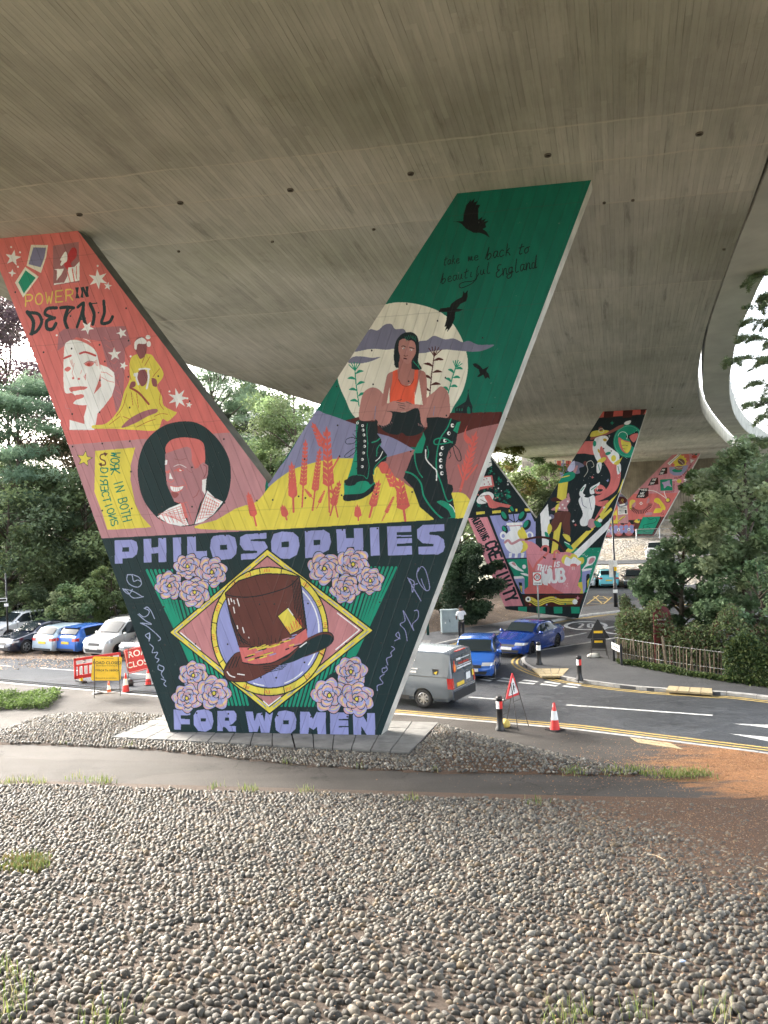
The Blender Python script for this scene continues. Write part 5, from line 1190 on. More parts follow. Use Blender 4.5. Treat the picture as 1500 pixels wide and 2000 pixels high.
    c.curve([(210, 690), (240, 620), (300, 590), (345, 600), (340, 640), (290, 670), (240, 680)], 'teal', 4); c.line([(240, 635), (300, 620)], 8, 'yellow')
    c.ell(430, 520, 16, 18, (110, 60, 56)); c.sline([(420, 630), (450, 580), (440, 520), (480, 500), (500, 540), (480, 555)], 4, 'cream')
    # rays
    c.poly([(210, 685), (290, 670), (270, 840), (195, 840)], 'yellow'); c.poly([(180, 1030), (240, 990), (200, 1255), (150, 1255)], 'yellow')
    c.poly([(62, 930), (125, 850), (140, 1000), (132, 1200), (80, 1190)], 'white'); c.poly([(265, 1235), (480, 1030), (500, 1055), (330, 1235), (300, 1255)], 'yellow'); c.poly([(740, 640), (740, 700), (560, 960), (540, 940), (600, 850), (690, 770)], 'yellow'); c.poly([(520, 980), (640, 880), (650, 900), (510, 1040), (450, 1080), (470, 1030)], 'yellow')
    c.poly([(330, 1255), (620, 985), (635, 960), (640, 1030), (370, 1290), (340, 1300)], 'white')
    # upside-down figure in white trousers
    c.curve([(375, 830), (400, 790), (450, 800), (500, 780), (510, 850), (490, 940), (450, 1020), (400, 1030), (385, 990), (410, 930)], 'white', 4); c.sline([(400, 800), (410, 860), (440, 880)], 5, 'slate'); c.sline([(460, 800), (470, 850), (480, 900)], 4, 'slate')
    c.curve([(380, 770), (395, 730), (430, 690), (435, 705), (410, 760), (430, 780), (400, 800)], 'white', 3); c.line([(395, 745), (420, 715)], 7, 'teal'); c.curve([(470, 770), (470, 720), (520, 690), (548, 672), (540, 700), (500, 730), (505, 765)], 'white', 3); c.line([(480, 735), (520, 705)], 7, 'teal'); c.sline([(500, 730), (530, 720), (525, 745)], 3, 'white')
    c.curve([(460, 980), (500, 975), (510, 1030), (480, 1050), (450, 1040)], 'rose', 4); c.curve([(500, 990), (550, 1000), (560, 1030), (520, 1040)], 'teal', 4); c.ell(550, 985, 18, 16, 'white'); c.curve([(420, 1040), (450, 1035), (480, 1060), (440, 1070)], 'ink', 3); c.curve([(500, 985), (560, 880), (580, 850), (585, 880), (530, 960)], 'coral', 3)
    # dancing figure
    c.curve([(150, 810), (190, 795), (215, 810), (250, 830), (200, 830), (160, 830)], 'dkred', 4)
    c.curve([(190, 870), (230, 830), (280, 800), (300, 790), (305, 830), (280, 870), (290, 910), (230, 905), (150, 900)], 'rose', 4)
    for x, y in ((245, 858), (220, 885), (262, 885), (288, 830)): c.star(x, y, 11, 'white', 5, 0, .5)
    c.curve([(185, 880), (205, 850), (220, 855), (200, 910), (190, 950)], 'yellow', 3)
    c.curve([(190, 920), (300, 915), (305, 1000), (305, 1110), (260, 1110), (235, 1000), (200, 1050), (160, 1080), (140, 1030), (170, 970)], 'brown', 4)
    c.curve([(135, 1010), (160, 1040), (150, 1080), (130, 1100), (120, 1060)], 'yellow', 3); c.curve([(100, 1080), (125, 1090), (140, 1145), (110, 1130)], 'teal', 3); c.curve([(245, 1095), (300, 1110), (310, 1160), (270, 1140)], 'yellow', 3); c.curve([(255, 1160), (300, 1175), (330, 1220), (290, 1210)], 'teal', 3); c.line([(262, 1160), (300, 1180)], 6, 'white')
    c.ell(155, 955, 22, 20, 'slate'); c.ell(140, 965, 14, 14, 'white'); c.curve([(278, 790), (290, 760), (300, 775), (296, 800)], 'rose', 3)
    for x, y, c_ in ((488, 634, 'coral'), (612, 662, 'lilac'), (350, 1022, 'coral'), (332, 992, 'white'), (582, 880, 'white')): c.star(x, y, 15, c_, 4, -80, .35)
    # the tote bag
    c.src(900, 780, 4.65)
    c.sline([(590, 1272), (700, 1252), (800, 1262), (880, 1300), (920, 1350), (945, 1375)], 20, 'dkred')
    c.poly([(582, 1285), (640, 1290), (690, 1320), (750, 1375), (830, 1405), (890, 1390), (960, 1385), (1030, 1400), (1085, 1470), (1088, 1600), (1060, 1690), (1095, 1725), (1080, 1762), (580, 1768), (575, 1730), (615, 1700), (610, 1540)], 'pinkl')
    c.poly([(582, 1285), (600, 1440), (650, 1530), (760, 1640), (850, 1720), (940, 1764), (580, 1768), (575, 1730), (612, 1700), (618, 1560)], 'coral')
    c.curve([(560, 1330), (590, 1300), (610, 1340), (580, 1380)], 'yellow', 3)
    c.sline([(660, 1560), (690, 1490), (740, 1440), (790, 1390), (790, 1340), (750, 1335), (730, 1370)], 20, 'coral'); c.sline([(740, 1620), (800, 1590), (840, 1510), (850, 1430), (850, 1390), (875, 1375), (895, 1395)], 20, 'coral')
    c.line([(750, 1430), (768, 1442)], 12, 'ink'); c.line([(838, 1450), (862, 1450)], 12, 'ink')
    # "this is HUB"
    T_ = lambda s_, x, y, w, h, lw, dx, dy, sl=.15: c.text(s_, x, y, w, h, 'white', lw, sl, dx, dy, .42)
    T_('THIS', 695, 1500, 24, 46, 12, (.98, .12), (-.1, 1)); T_('IS', 840, 1478, 22, 42, 12, (.98, -.05), (-.0, 1))
    c.poly([(728, 1570), (790, 1590), (790, 1690), (755, 1685), (735, 1640)], 'white')
    T_('HUB', 740, 1555, 50, 110, 26, (1, -.08), (.12, 1), .05)
    c.curve([(915, 1450), (950, 1410), (990, 1430), (1010, 1405), (1050, 1415), (1065, 1440), (1110, 1435), (1120, 1470), (1085, 1500), (940, 1495)], 'yellow', 4); c.curve([(940, 1480), (960, 1430), (1000, 1450), (1030, 1430), (1070, 1460), (1095, 1480), (1050, 1515), (960, 1510)], 'white', 4); c.ell(1025, 1508, 32, 16, 'coral'); c.line([(1012, 1520), (1014, 1545)], 6, 'cream'); c.line([(1028, 1520), (1030, 1545)], 6, 'cream')
    for k in range(14): c.ell(rr.uniform(930, 975), rr.uniform(1670, 1715), 2.5, 2.5, 'white', n=6)
    # footer: brown band with the wavy snake, green and black blocks
    c.poly([(555, 1772), (1115, 1766), (1078, 1882), (590, 1886)], 'dkred'); c.line([(550, 1772), (1115, 1767)], 10, 'ink')
    c.sline([(610, 1815), (650, 1825), (700, 1855), (760, 1830), (830, 1815), (900, 1838), (970, 1835), (1035, 1835)], 52, 'yellow'); c.sline([(630, 1822), (700, 1850), (760, 1826), (830, 1810), (900, 1834), (1010, 1835)], 4, 'ink'); c.sline([(640, 1836), (700, 1866), (760, 1842), (830, 1826), (900, 1850), (1000, 1850)], 4, 'ink')
    c.ell(612, 1815, 24, 24, 'white'); c.ell(612, 1815, 9, 11, 'ink'); c.star(1036, 1838, 27, 'white', 8, 0, .8); c.star(1062, 1804, 22, 'pinkl', 4, -90, .4)
    c.ell(862, 1800, 7, 8, 'lilac'); c.ell(780, 1864, 8, 8, 'lilac'); c.ell(948, 1860, 8, 7, 'teal'); c.star(628, 1864, 14, 'coral', 4, -90, .4)
    c.poly([(575, 1882), (1080, 1880), (1066, 1960), (575, 1960)], 'ink')
    for x in (520, 688, 842, 1000): c.poly([(x, 1884), (x + 80, 1884), (x + 80, 1945), (x + 4, 1945)], 'teal')
    c.wear(3)
mural_two(C2)

A3 = at(1277, 1046, 3.70)
C3 = Canvas(A3 * [1, 1, 0], RD, ND, -12.0, 8.0, 3.2, 13.6, 60, 'coral')
def mural_three(c):
    c.src(1180, 870, 7.5); rr = random.Random(6)
    c.poly([(-400, 735), (1060, 695), (1600, 600), (1600, -100), (400, -100), (-400, 400)], (206, 140, 150)); c.poly([(-400, 800), (300, 735), (1060, 697), (1000, 760), (880, 1070), (-400, 1110)], 'coral')
    c.poly([(-400, 1140), (350, 1095), (620, 1075), (900, 1040), (800, 1330), (-400, 1500)], 'brown'); c.poly([(-400, 1150), (350, 1140), (345, 1095), (420, 1095), (440, 1180), (460, 1330), (-400, 1330)], 'ink')
    c.poly([(-400, 1320), (800, 1300), (760, 1500), (-400, 1500)], 'brown'); c.poly([(710, 1315), (760, 1310), (750, 1370), (712, 1365)], 'coral')
    c.poly([(565, 1050), (820, 1040), (815, 1070), (700, 1300), (468, 1295)], (24, 150, 118)); c.line([(822, 1045), (825, 1075), (705, 1302), (470, 1300)], 12, 'ink')
    c.sline([(625, 1050), (680, 1085), (740, 1060), (770, 1090), (740, 1130), (650, 1150), (600, 1160), (570, 1180), (580, 1210), (530, 1230), (500, 1260), (560, 1250), (640, 1280), (690, 1265), (660, 1200), (620, 1190)], 5, 'ink')
    for x, y in ((70, 1255), (212, 1240), (362, 1235)):
        c.star(x, y - 20, 100, 'coral', 7, -85, .7); c.ell(x, y + 10, 70, 80, 'coral'); 
        for dx, dy in ((-38, -38), (38, -38), (-42, 18), (42, 18)): c.ell(x + dx, y + dy, 34, 34, 'lilac', n=12)
        c.ell(x, y + 42, 30, 22, 'rose'); c.ell(x, y - 5, 22, 24, 'white', n=10); c.ell(x, y, 8, 12, 'ink', n=8)
    c.curve([(440, 1110), (480, 1080), (520, 1095), (510, 1135), (460, 1130)], 'yellow', 4); c.ell(505, 1090, 16, 14, 'teal')
    c.poly([(200, 1015), (350, 1010), (357, 1138), (205, 1140)], 'rose'); c.sline([(215, 1110), (250, 1070), (300, 1040)], 22, 'yellow'); c.sline([(210, 1115), (300, 1040)], 4, 'ink')
    c.poly([(80, 1140), (130, 1000), (190, 930), (200, 1145)], 'yellow'); c.curve([(110, 1070), (150, 1020), (180, 1040), (150, 1100)], 'coral', 4)
    c.poly([(198, 895), (335, 880), (345, 1008), (205, 1015)], 'white')
    for k in range(5): c.line([(212, 912 + k * 20), (300 if k > 2 else 325, 905 + k * 20)], 7 if k < 3 else 4, 'ink')
    c.poly([(302, 945), (330, 942), (332, 995), (305, 998)], 'ink')
    c.curve([(190, 800), (215, 730), (260, 715), (320, 760), (345, 820), (335, 880), (200, 895)], 'slate', 4); c.ell(262, 800, 72, 50, 'dkred', 10); c.ell(250, 840, 30, 34, (110, 60, 56)); c.ring(268, 800, 14, 14, 5, 'yellow'); c.line([(268, 815), (285, 850)], 4, 'yellow'); c.poly([(210, 870), (250, 860), (300, 850), (310, 870), (240, 890)], 'white')
    # tilted word boxes
    for q, words in ((((505, 690), (530, 630), (650, 622), (650, 740), (600, 775), (465, 768)), None), (((700, 480), (790, 470), (795, 568), (640, 590)), None), (((850, 330), (925, 322), (922, 412), (795, 435)), None)):
        c.poly(q, 'dkred')
    c.poly([(505, 690), (535, 630), (640, 625), (580, 770), (465, 768)], 'ink'); c.poly([(700, 480), (770, 475), (720, 580), (640, 590)], 'ink'); c.poly([(850, 330), (915, 325), (870, 425), (795, 435)], 'ink')
    c.text('YES', 545, 640, 22, 26, 'white', 8, .2, (1, -.05), (-.25, 1)); c.text('WE', 530, 690, 24, 26, 'white', 8, .2, (1, -.05), (-.25, 1)); c.text('CAN', 500, 730, 22, 26, 'white', 8, .2, (1, -.05), (-.25, 1))
    c.text('THE', 705, 490, 15, 26, 'white', 7, .2, (1, -.05), (-.3, 1)); c.text('SAY', 680, 540, 15, 28, 'white', 7, .2, (1, -.05), (-.3, 1)); c.text('MA', 850, 345, 18, 26, 'white', 7, .2, (1, -.05), (-.3, 1)); c.text('DE', 825, 392, 20, 28, 'white', 7, .2, (1, -.05), (-.3, 1))
    # sun, clam, banner, radish
    c.ell(1110, 215, 150, 98, 'coral', -30); c.star(1110, 235, 108, 'yellow', 13, 0, .78); c.ell(1130, 240, 56, 42, (120, 90, 84), 30); c.sline([(1090, 215), (1130, 240), (1160, 275)], 6, 'cream')
    c.poly([(950, 320), (1235, 290), (1200, 380), (1120, 440), (1020, 440), (960, 400)], (150, 152, 190)); c.ell(1070, 368, 74, 26, 'teal'); c.ell(1095, 328, 60, 32, (150, 120, 110)); c.sline([(1050, 318), (1095, 330), (1145, 318)], 5, 'cream')
    c.poly([(925, 262), (1100, 110), (1135, 118), (960, 292)], 'white'); c.line([(950, 268), (1110, 130)], 4, 'ink'); c.poly([(1262, 200), (1320, 215), (1268, 262)], 'white')
    c.curve([(1275, 110), (1300, 140), (1350, 120), (1365, 130), (1330, 150)], 'green', 4); c.ell(1320, 165, 38, 24, 'red')
    def arc_text(txt, pts, h, lw):
        P = [np.array(p, float) for p in bez(pts, 10)]; seg = np.array([np.hypot(*(b - a)) for a, b in zip(P[:-1], P[1:])]); cum = np.r_[0, np.cumsum(seg)]; n = len(txt)
        f = lambda t: np.array([np.interp(t * cum[-1], cum, [p[0] for p in P]), np.interp(t * cum[-1], cum, [p[1] for p in P])])
        for i, ch in enumerate(txt):
            if ch == ' ': continue
            o, e = f((i + .1) / n), f((i + .75) / n); d = e - o; L = np.hypot(*d); nx = np.array([d[1], -d[0]]) / L
            for st in GLY[ch]: c.line([tuple(o + d * a + nx * h * (1 - b)) for a, b in st], lw, (120, 40, 50))
    arc_text('COLOUR EXPERIMENT', [(1025, 488), (1120, 470), (1190, 410), (1240, 350), (1290, 270)], 20, 4.5)
    c.poly([(818, 500), (998, 490), (1005, 660), (825, 665)], (20, 134, 104)); c.curve([(845, 545), (900, 530), (960, 510), (965, 560), (990, 610), (930, 590), (880, 630), (870, 580)], (178, 160, 196), 3)
    arc_text('UNRAVEL', [(890, 690), (960, 690), (1030, 680)], 18, 4); arc_text('EXTRAORDIN', [(1010, 670), (1012, 600), (1015, 530)], -16, 4)
    c.sline([(1000, 510), (1050, 505), (1090, 520)], 9, 'white'); c.ell(1098, 522, 34, 28, 'yellow'); c.sline([(880, 670), (890, 720), (925, 790)], 9, 'white'); c.sline([(640, 655), (740, 670), (830, 720), (920, 785)], 9, 'white'); c.line([(500, 635), (545, 645)], 9, 'white')
    c.star(935, 803, 44, 'ink', 12, 0, .6); c.ell(932, 800, 28, 26, 'yellow')
    # blonde profile, shell ribs, bananas
    c.curve([(370, 900), (375, 820), (410, 795), (455, 810), (440, 860), (400, 880), (410, 935), (380, 940)], (224, 204, 90), 4); c.curve([(415, 860), (455, 830), (462, 870), (440, 905), (415, 900)], 'rose', 4)
    for k in range(17):
        t = k / 16; a = math.radians(165 - 160 * t); cx, cy = 530 + 20 * t, 870 - 40 * t
        x0, y0 = cx + 100 * math.cos(a), cy + 75 * math.sin(a) + 20; x1, y1 = cx + 150 * math.cos(a), cy + 130 * math.sin(a) + 20
        c.line([(x0, y0), (x1, y1)], 10, 'ink')
    c.star(540, 848, 28, 'white', 6, 0, .6); c.ell(540, 848, 11, 11, 'coral', n=8)
    c.sline([(640, 960), (690, 920), (720, 860), (715, 830)], 9, (224, 140, 140)); c.curve([(600, 1020), (620, 985), (700, 980), (700, 1015), (640, 1025)], 'rose', 4); c.curve([(620, 850), (640, 770), (665, 780), (660, 830)], 'rose', 3)
    c.curve([(730, 820), (750, 775), (800, 775), (850, 830), (895, 900), (890, 950), (860, 940), (830, 980), (760, 990), (720, 985), (760, 920), (830, 920), (800, 860), (770, 850)], (228, 206, 70), 5); c.sline([(790, 800), (830, 860), (850, 930)], 4, 'mustard'); c.sline([(750, 830), (780, 870), (770, 930)], 5, 'rose')
    c.sline([(830, 1000), (860, 985), (870, 1010), (840, 1015)], 5, 'brown')
    c.src(1040, 780, 4.1667)
    c.poly([(150, 440), (380, 440), (380, 640), (255, 660), (190, 560)], 'lilac')
    for x, w in ((216, 24), (292, 30)):
        c.curve([(x - w, 520), (x - w, 495), (x, 478), (x + w, 495), (x + w, 520)], 'cream', 4); c.poly([(x - w * .7, 500), (x + w * .7, 500), (x + w * .6, 590), (x - w * .6, 590)], 'coral'); c.line([(x, 500), (x, 590)], 4, 'brown'); c.line([(x - w * .6, 545), (x + w * .6, 545)], 4, 'brown')
    c.wear(5)
mural_three(C3)
# painted windows on the hidden left arm's neighbour are part of pillar 2's rear pillar (arched lilac panel)

def m_mural(name, im, un, width, height, board=0.31, k=0.38):
    T = NT(name)
    uv = T.n('ShaderNodeUVMap').outputs[0]
    tx = T.n('ShaderNodeTexImage'); tx.image = im; tx.interpolation = 'Linear'; tx.extension = 'EXTEND'; T.l(uv, tx.inputs[0])
    s = T.sep(uv)
    u = T.math('MULTIPLY', s[0], width); z = T.math('MULTIPLY', s[1], height)
    d = T.math('SUBTRACT', u, un)
    a = T.math('SUBTRACT', T.math('ABSOLUTE', d), T.math('MULTIPLY', z, k))        # leans with each arm
    bx = T.math('DIVIDE', a, board); idx = T.math('FLOOR', bx); fr = T.math('FRACT', bx)
    wn1 = T.n('ShaderNodeTexWhiteNoise', _noise_dimensions='1D'); T.l(idx, wn1.inputs['W'])
    cv = T.n('ShaderNodeCombineXYZ'); T.l(T.math('MULTIPLY', a, 7.0), cv.inputs[0]); T.l(T.math('MULTIPLY', z, 0.5), cv.inputs[1])
    gr = T.noise(cv.outputs[0], 1.5, 5, 0.65)
    groove = T.ramp(T.math('ABSOLUTE', T.math('SUBTRACT', fr, 0.5)), [(0.44, 0.0), (0.5, 1.0)])
    c = T.mix(1.0, tx.outputs[0], T.ramp(wn1.outputs[0], [(0, 0.93), (1, 1.05)]), 'MULTIPLY')
    c = T.mix(0.8, c, T.ramp(gr, [(0.3, 0.90), (0.7, 1.05)]), 'MULTIPLY')
    c = T.mix(T.math('MULTIPLY', groove, 0.10), c, (0.02, 0.02, 0.02, 1))
    run = T.noise(T.mapv(T.pos(), (1.6, 1.6, 0.10)), 1.5, 6, 0.7); sc = T.noise(T.pos(), 5.0, 6, 0.75)
    c = T.mix(T.ramp(run, [(0.58, 0.0), (0.76, 0.22)]), c, (0.06, 0.06, 0.055, 1))
    c = T.mix(T.ramp(sc, [(0.66, 0.0), (0.74, 0.30)]), c, (0.55, 0.55, 0.53, 1))
    lift = T.ramp(T.math('ABSOLUTE', T.math('SUBTRACT', T.math('FRACT', T.math('MULTIPLY', T.math('ADD', z, T.math('MULTIPLY', T.noise(T.pos(), 2.0, 2), 0.05)), 0.38)), 0.5)), [(0.0, 1.0), (0.006, 0.0)])
    c = T.mix(T.math('MULTIPLY', lift, 0.28), c, (0.05, 0.045, 0.045, 1))
    T.base(c); T.rough(0.62); T.p.inputs['Specular IOR Level'].default_value = 0.28
    h = T.math('ADD', T.math('MULTIPLY', wn1.outputs[0], 1.0), T.math('ADD', T.math('MULTIPLY', gr, 0.35), T.math('MULTIPLY', groove, -0.8)))
    T.bump(h, 0.016)
    return T.m
M_pedge = simple('pillar_edge_concrete', (0.50, 0.49, 0.45), 0.85, var=0.3, scale=1.6, bump=0.012)
M_pdark = simple('pillar_dark_paint', (0.13, 0.135, 0.125), 0.8, var=0.25, scale=2.0, bump=0.01)
def pillar(cv, px, P0, zb, un_px, label, back, ext=0.35, side_dark=()):
    P0 = P0 * [1, 1, 0]
    root = empty('painted_pillar', tuple(P0), FACE_A, label, 'pillar', 'v-shaped painted pillars under the flyover')
    pts = []
    for q in px:
        P = on_plane(q[0], q[1], P0, ND); pts.append([float(np.dot(P - P0, RD)), float(P[2])])
    # order: base left ... up the left arm, notch, up the right arm, base right
    zs = sorted(p[1] for p in pts); ztop = zs[-4] - 0.3
    for i, p in enumerate(pts):
        if p[1] > ztop:                                    # run the arm on into the deck
            j = i - 1 if pts[i - 1][1] < ztop else (i + 1) % len(pts)
            o = pts[j]; t = (p[1] + ext - o[1]) / (p[1] - o[1]); pts[i] = [o[0] + (p[0] - o[0]) * t, p[1] + ext]
        if p[1] < zb + 0.4: pts[i] = [p[0], zb]
    n = len(pts)
    v = [(u, 0.0, z) for u, z in pts] + [(u + back[0], back[1], z) for u, z in pts]
    faces = [tuple(range(n)), tuple(reversed(range(n, 2 * n)))] + [(i, n + i, n + (i + 1) % n, (i + 1) % n) for i in range(n)]
    un = on_plane(un_px[0], un_px[1], P0, ND); un = float(np.dot(un - P0, RD)) - cv.u0
    M = m_mural('mural_paint', cv.image('mural'), un, cv.u1 - cv.u0, cv.z1 - cv.z0)
    # concrete body, with the painted face as its own skin just in front of it
    o = mesh_obj('pillar_body', v, faces[1:], M_pedge, root, mats=[M_pedge, M_pdark], fmi=[0] + [1 if i in side_dark else 0 for i in range(n)])
    bv = bmesh.new(); bv.from_mesh(o.data); bmesh.ops.recalc_face_normals(bv, faces=bv.faces); bv.to_mesh(o.data); bv.free()
    # face: triangulate through the notch
    f = mesh_obj('painted_mural', [(u, -0.004, z) for u, z in pts], [tuple(range(n))], M, root)
    bm = bmesh.new(); bm.from_mesh(f.data); bmesh.ops.triangulate(bm, faces=bm.faces); uvl = bm.loops.layers.uv.new('UVMap')
    for fc in bm.faces:
        for lp in fc.loops: lp[uvl].uv = ((lp.vert.co.x - cv.u0) / (cv.u1 - cv.u0), (lp.vert.co.z - cv.z0) / (cv.z1 - cv.z0))
    bm.to_mesh(f.data); bm.free()
    return root

pillar(C1, [(336, 1431), (240, 1166), (198, 1050), (117, 822), (-19, 480), (160, 461), (525, 945), (895, 375), (1158, 343), (740, 1437)], PA, 0.0, (525, 945),
       'largest v-shaped pillar in front, painted with a brown top hat, boots and philosophies of women for women', (0.10, 0.50), side_dark=(5,))
pillar(C2, [(988, 1190), (833, 820), (905, 820), (1047, 1013), (1175, 808), (1262, 803), (1129, 1196)], A2, 0.1, (1047, 1013),
       'middle v-shaped pillar painted with a pink tote bag, tumbling figures and the words nurturing creativity', (0.12, 0.7))
pillar(C3, [(1150, 1050), (1080, 893), (1128, 890), (1226, 976), (1318, 883), (1371, 880), (1277, 1046)], A3, 3.2, (1226, 976),
       'farthest v-shaped pillar, pink and coral with bananas, a sun and tilted black word boxes', (0.3, 0.95))
# ================================================================== cobbled bank, cobbled island, paving round the pillar
BANK_W = 16.6
def bank_z(P):
    w = P @ ND[:2]; u = P @ RD[:2]
    z = np.interp(w, [-12, 0, 6, 11, 15.2, BANK_W, 40], [3.3, 2.85, 1.76, 0.92, 0.28, 0.13, 0.11])
    return z + 0.035 * np.sin(u * 0.9 + 1) * np.sin(w * 0.7) * np.clip((BANK_W - w) / 3, 0, 1)
def litter_f(P):                                           # how deep the leaf litter lies (0..1)
    X, w = P[:, 0], P @ ND[:2]
    a = smooth01((X - 2.0 + 0.3 * np.sin(w * 1.7)) / 4.5) * smooth01((w - 8.5) / 6.0)
    return np.clip(a + 0.12 * np.sin(X * 2.3 + w) * np.sin(w * 2.9), 0, 1)
def m_bank():
    T = NT('earth_between_cobbles'); v = T.pos()
    n1 = T.noise(v, 30, 5, 0.75); n2 = T.noise(v, 95, 3, 0.7)
    dark = T.ramp(n1, [(0.35, (0.05, 0.037, 0.028, 1)), (0.65, (0.12, 0.09, 0.068, 1))])
    lit = T.ramp(n2, [(0.38, (0.06, 0.035, 0.022, 1)), (0.52, (0.13, 0.072, 0.042, 1)), (0.68, (0.26, 0.155, 0.09, 1))])
    s = T.sep(v); f = T.math('ADD', T.math('MULTIPLY', s[0], 0.17), T.math('MULTIPLY', s[1], 0.055))
    f = T.math('ADD', f, T.math('MULTIPLY', T.noise(v, 1.1, 5), 0.7))
    T.base(T.mix(T.ramp(f, [(1.05 / 2, 0.1), (1.75 / 2, 1.0)]) if False else T.ramp(T.math('MULTIPLY', f, 0.5), [(0.55, 0.08), (0.95, 0.95)]), dark, lit)); T.rough(0.95)
    T.bump(T.math('ADD', n1, n2), 0.03)
    return T.m
M_bankearth = m_bank()
us_, ws_ = np.linspace(-30, 26, 141), np.r_[np.linspace(-12, 2, 8), np.linspace(2.4, BANK_W + 0.15, 60)]
UU, WW = np.meshgrid(us_, ws_); PP = np.stack([UU.ravel(), WW.ravel()], 1) @ np.stack([RD[:2], ND[:2]])
idx = np.arange(PP.shape[0]).reshape(len(ws_), len(us_))
Fq = np.stack([idx[:-1, :-1], idx[:-1, 1:], idx[1:, 1:], idx[1:, :-1]], -1).reshape(-1, 4)
bank = mesh_obj('cobbled_bank', np.c_[PP, bank_z(PP) + 0.03 * litter_f(PP)], [tuple(map(int, f)) for f in Fq], M_bankearth, None, True)
bank['kind'] = 'structure'

_g = np.array([xy(-60, 2.5), xy(55, 2.5), xy(55, -60), xy(-60, -60)])
mesh_obj('unseen_bounce_sheet', [(p[0], p[1], 3.0 if i < 2 else 3.6) for i, p in enumerate(_g)], [(0, 3, 2, 1)], M_earth)['kind'] = 'structure'  # unseen earth sheet added behind the camera to bounce light onto the deck
def fast_mesh(name, V, F, mat, parent=None, smooth=False, col_=None, kind=None):
    """V (n,3), F (m,k) arrays; col_ one colour per face"""
    me = bpy.data.meshes.new(name); m, k = F.shape
    me.vertices.add(len(V)); me.vertices.foreach_set('co', np.ascontiguousarray(V, np.float32).ravel())
    me.loops.add(m * k); me.loops.foreach_set('vertex_index', np.ascontiguousarray(F, np.int32).ravel())
    me.polygons.add(m); me.polygons.foreach_set('loop_start', np.arange(0, m * k, k, dtype=np.int32))
    me.polygons.foreach_set('loop_total', np.full(m, k, np.int32))
    me.polygons.foreach_set('use_smooth', np.full(m, smooth))
    me.materials.append(mat); me.update(calc_edges=True)
    if col_ is not None: set_color_attr(me, 'tone', np.repeat(col_, k, 0))
    o = bpy.data.objects.new(name, me); col.objects.link(o)
    if parent is not None: o.parent = parent
    if kind: o['kind'] = kind
    return o
def ico(sub=2):
    bm = bmesh.new(); bmesh.ops.create_icosphere(bm, subdivisions=sub, radius=1.0)
    v = np.array([q.co[:] for q in bm.verts]); f = np.array([[x.index for x in q.verts] for q in bm.faces]); bm.free(); return v, f
ICV, ICF = ico(2)
STONE = []
_rs = np.random.default_rng(11)
for k in range(10):                                        # ten pebble shapes
    d = ICV.copy(); ax = _rs.normal(size=(5, 3)); ax /= np.linalg.norm(ax, axis=1)[:, None]
    r = 1 + sum(_rs.uniform(-.16, .20) * np.maximum(0, d @ a) ** _rs.integers(2, 6) for a in ax)
    for j in range(k % 4): r = np.minimum(r, _rs.uniform(.78, .92) / np.maximum(0.3, d @ ax[j]))
    STONE.append(d * r[:, None])
STONE = np.array(STONE)
_v1, ICF1 = ico(1)
STONE1 = np.array([[S[np.argmax(ICV @ d)] for d in _v1] for S in STONE]) * 1.06
PEB = np.array([(.18, .17, .15), (.25, .24, .215), (.34, .33, .295), (.125, .12, .11), (.29, .265, .22), (.38, .345, .28), (.21, .21, .20), (.46, .445, .40), (.31, .24, .155), (.085, .082, .077), (.24, .225, .19)])
def m_pebble(name):
    T = NT(name); a = T.n('ShaderNodeAttribute'); a.attribute_name = 'tone'
    v = T.pos(); n1 = T.noise(v, 45, 5, 0.7); n2 = T.noise(v, 160, 3, 0.7)
    c = T.mix(1.0, a.outputs[0], T.ramp(n1, [(0.3, 0.62), (0.7, 1.25)]), 'MULTIPLY')
    c = T.mix(T.ramp(n2, [(0.58, 0.0), (0.72, 0.5)]), c, (0.42, 0.41, 0.37, 1))
    T.base(c); T.rough(T.ramp(n1, [(0.3, 0.5), (0.7, 0.85)])); T.p.inputs['Specular IOR Level'].default_value = 0.4
    T.bump(T.math('ADD', n1, T.math('MULTIPLY', n2, 0.4)), 0.008)
    return T.m
M_peb = m_pebble('flint_cobble')
def stones_at(P, Z, seed, base=0.0435, up=1.0):
    """per stone: matrix, offset, shape index, colour"""
    rg = np.random.default_rng(seed); n = len(P)
    s = base * .93 * np.exp(rg.normal(0, .17, n))
    sc = np.stack([s * rg.uniform(.80, 1.35, n), s * rg.uniform(.50, .80, n), s * rg.uniform(.70, 1.0, n) * up], 1)
    yaw = FACE_A + rg.normal(0, .30, n) + np.where(rg.random(n) < .12, 1.3, 0); tilt = rg.normal(-.22, .20, n); roll = rg.normal(0, .22, n)
    cy_, sy_, ct, st, cr, sr = np.cos(yaw), np.sin(yaw), np.cos(tilt), np.sin(tilt), np.cos(roll), np.sin(roll)
    o = np.zeros(n); i = np.ones(n)
    Rz = np.stack([np.stack([cy_, -sy_, o], -1), np.stack([sy_, cy_, o], -1), np.stack([o, o, i], -1)], 1)
    Rx_ = np.stack([np.stack([i, o, o], -1), np.stack([o, ct, -st], -1), np.stack([o, st, ct], -1)], 1)
    Ry = np.stack([np.stack([cr, o, sr], -1), np.stack([o, i, o], -1), np.stack([-sr, o, cr], -1)], 1)
    M = Rz @ Rx_ @ Ry * sc[:, None, :]
    k = rg.integers(0, len(STONE), n); c = PEB[rg.choice(len(PEB), n, p=[.17, .17, .13, .12, .1, .06, .1, .04, .035, .025, .05])] * rg.uniform(.36, .62, (n, 1)) * [1.03, 1.0, .95]
    off = np.c_[P, Z + sc[:, 2] * rg.uniform(.05, .4, n)]
    return M, off, k, c
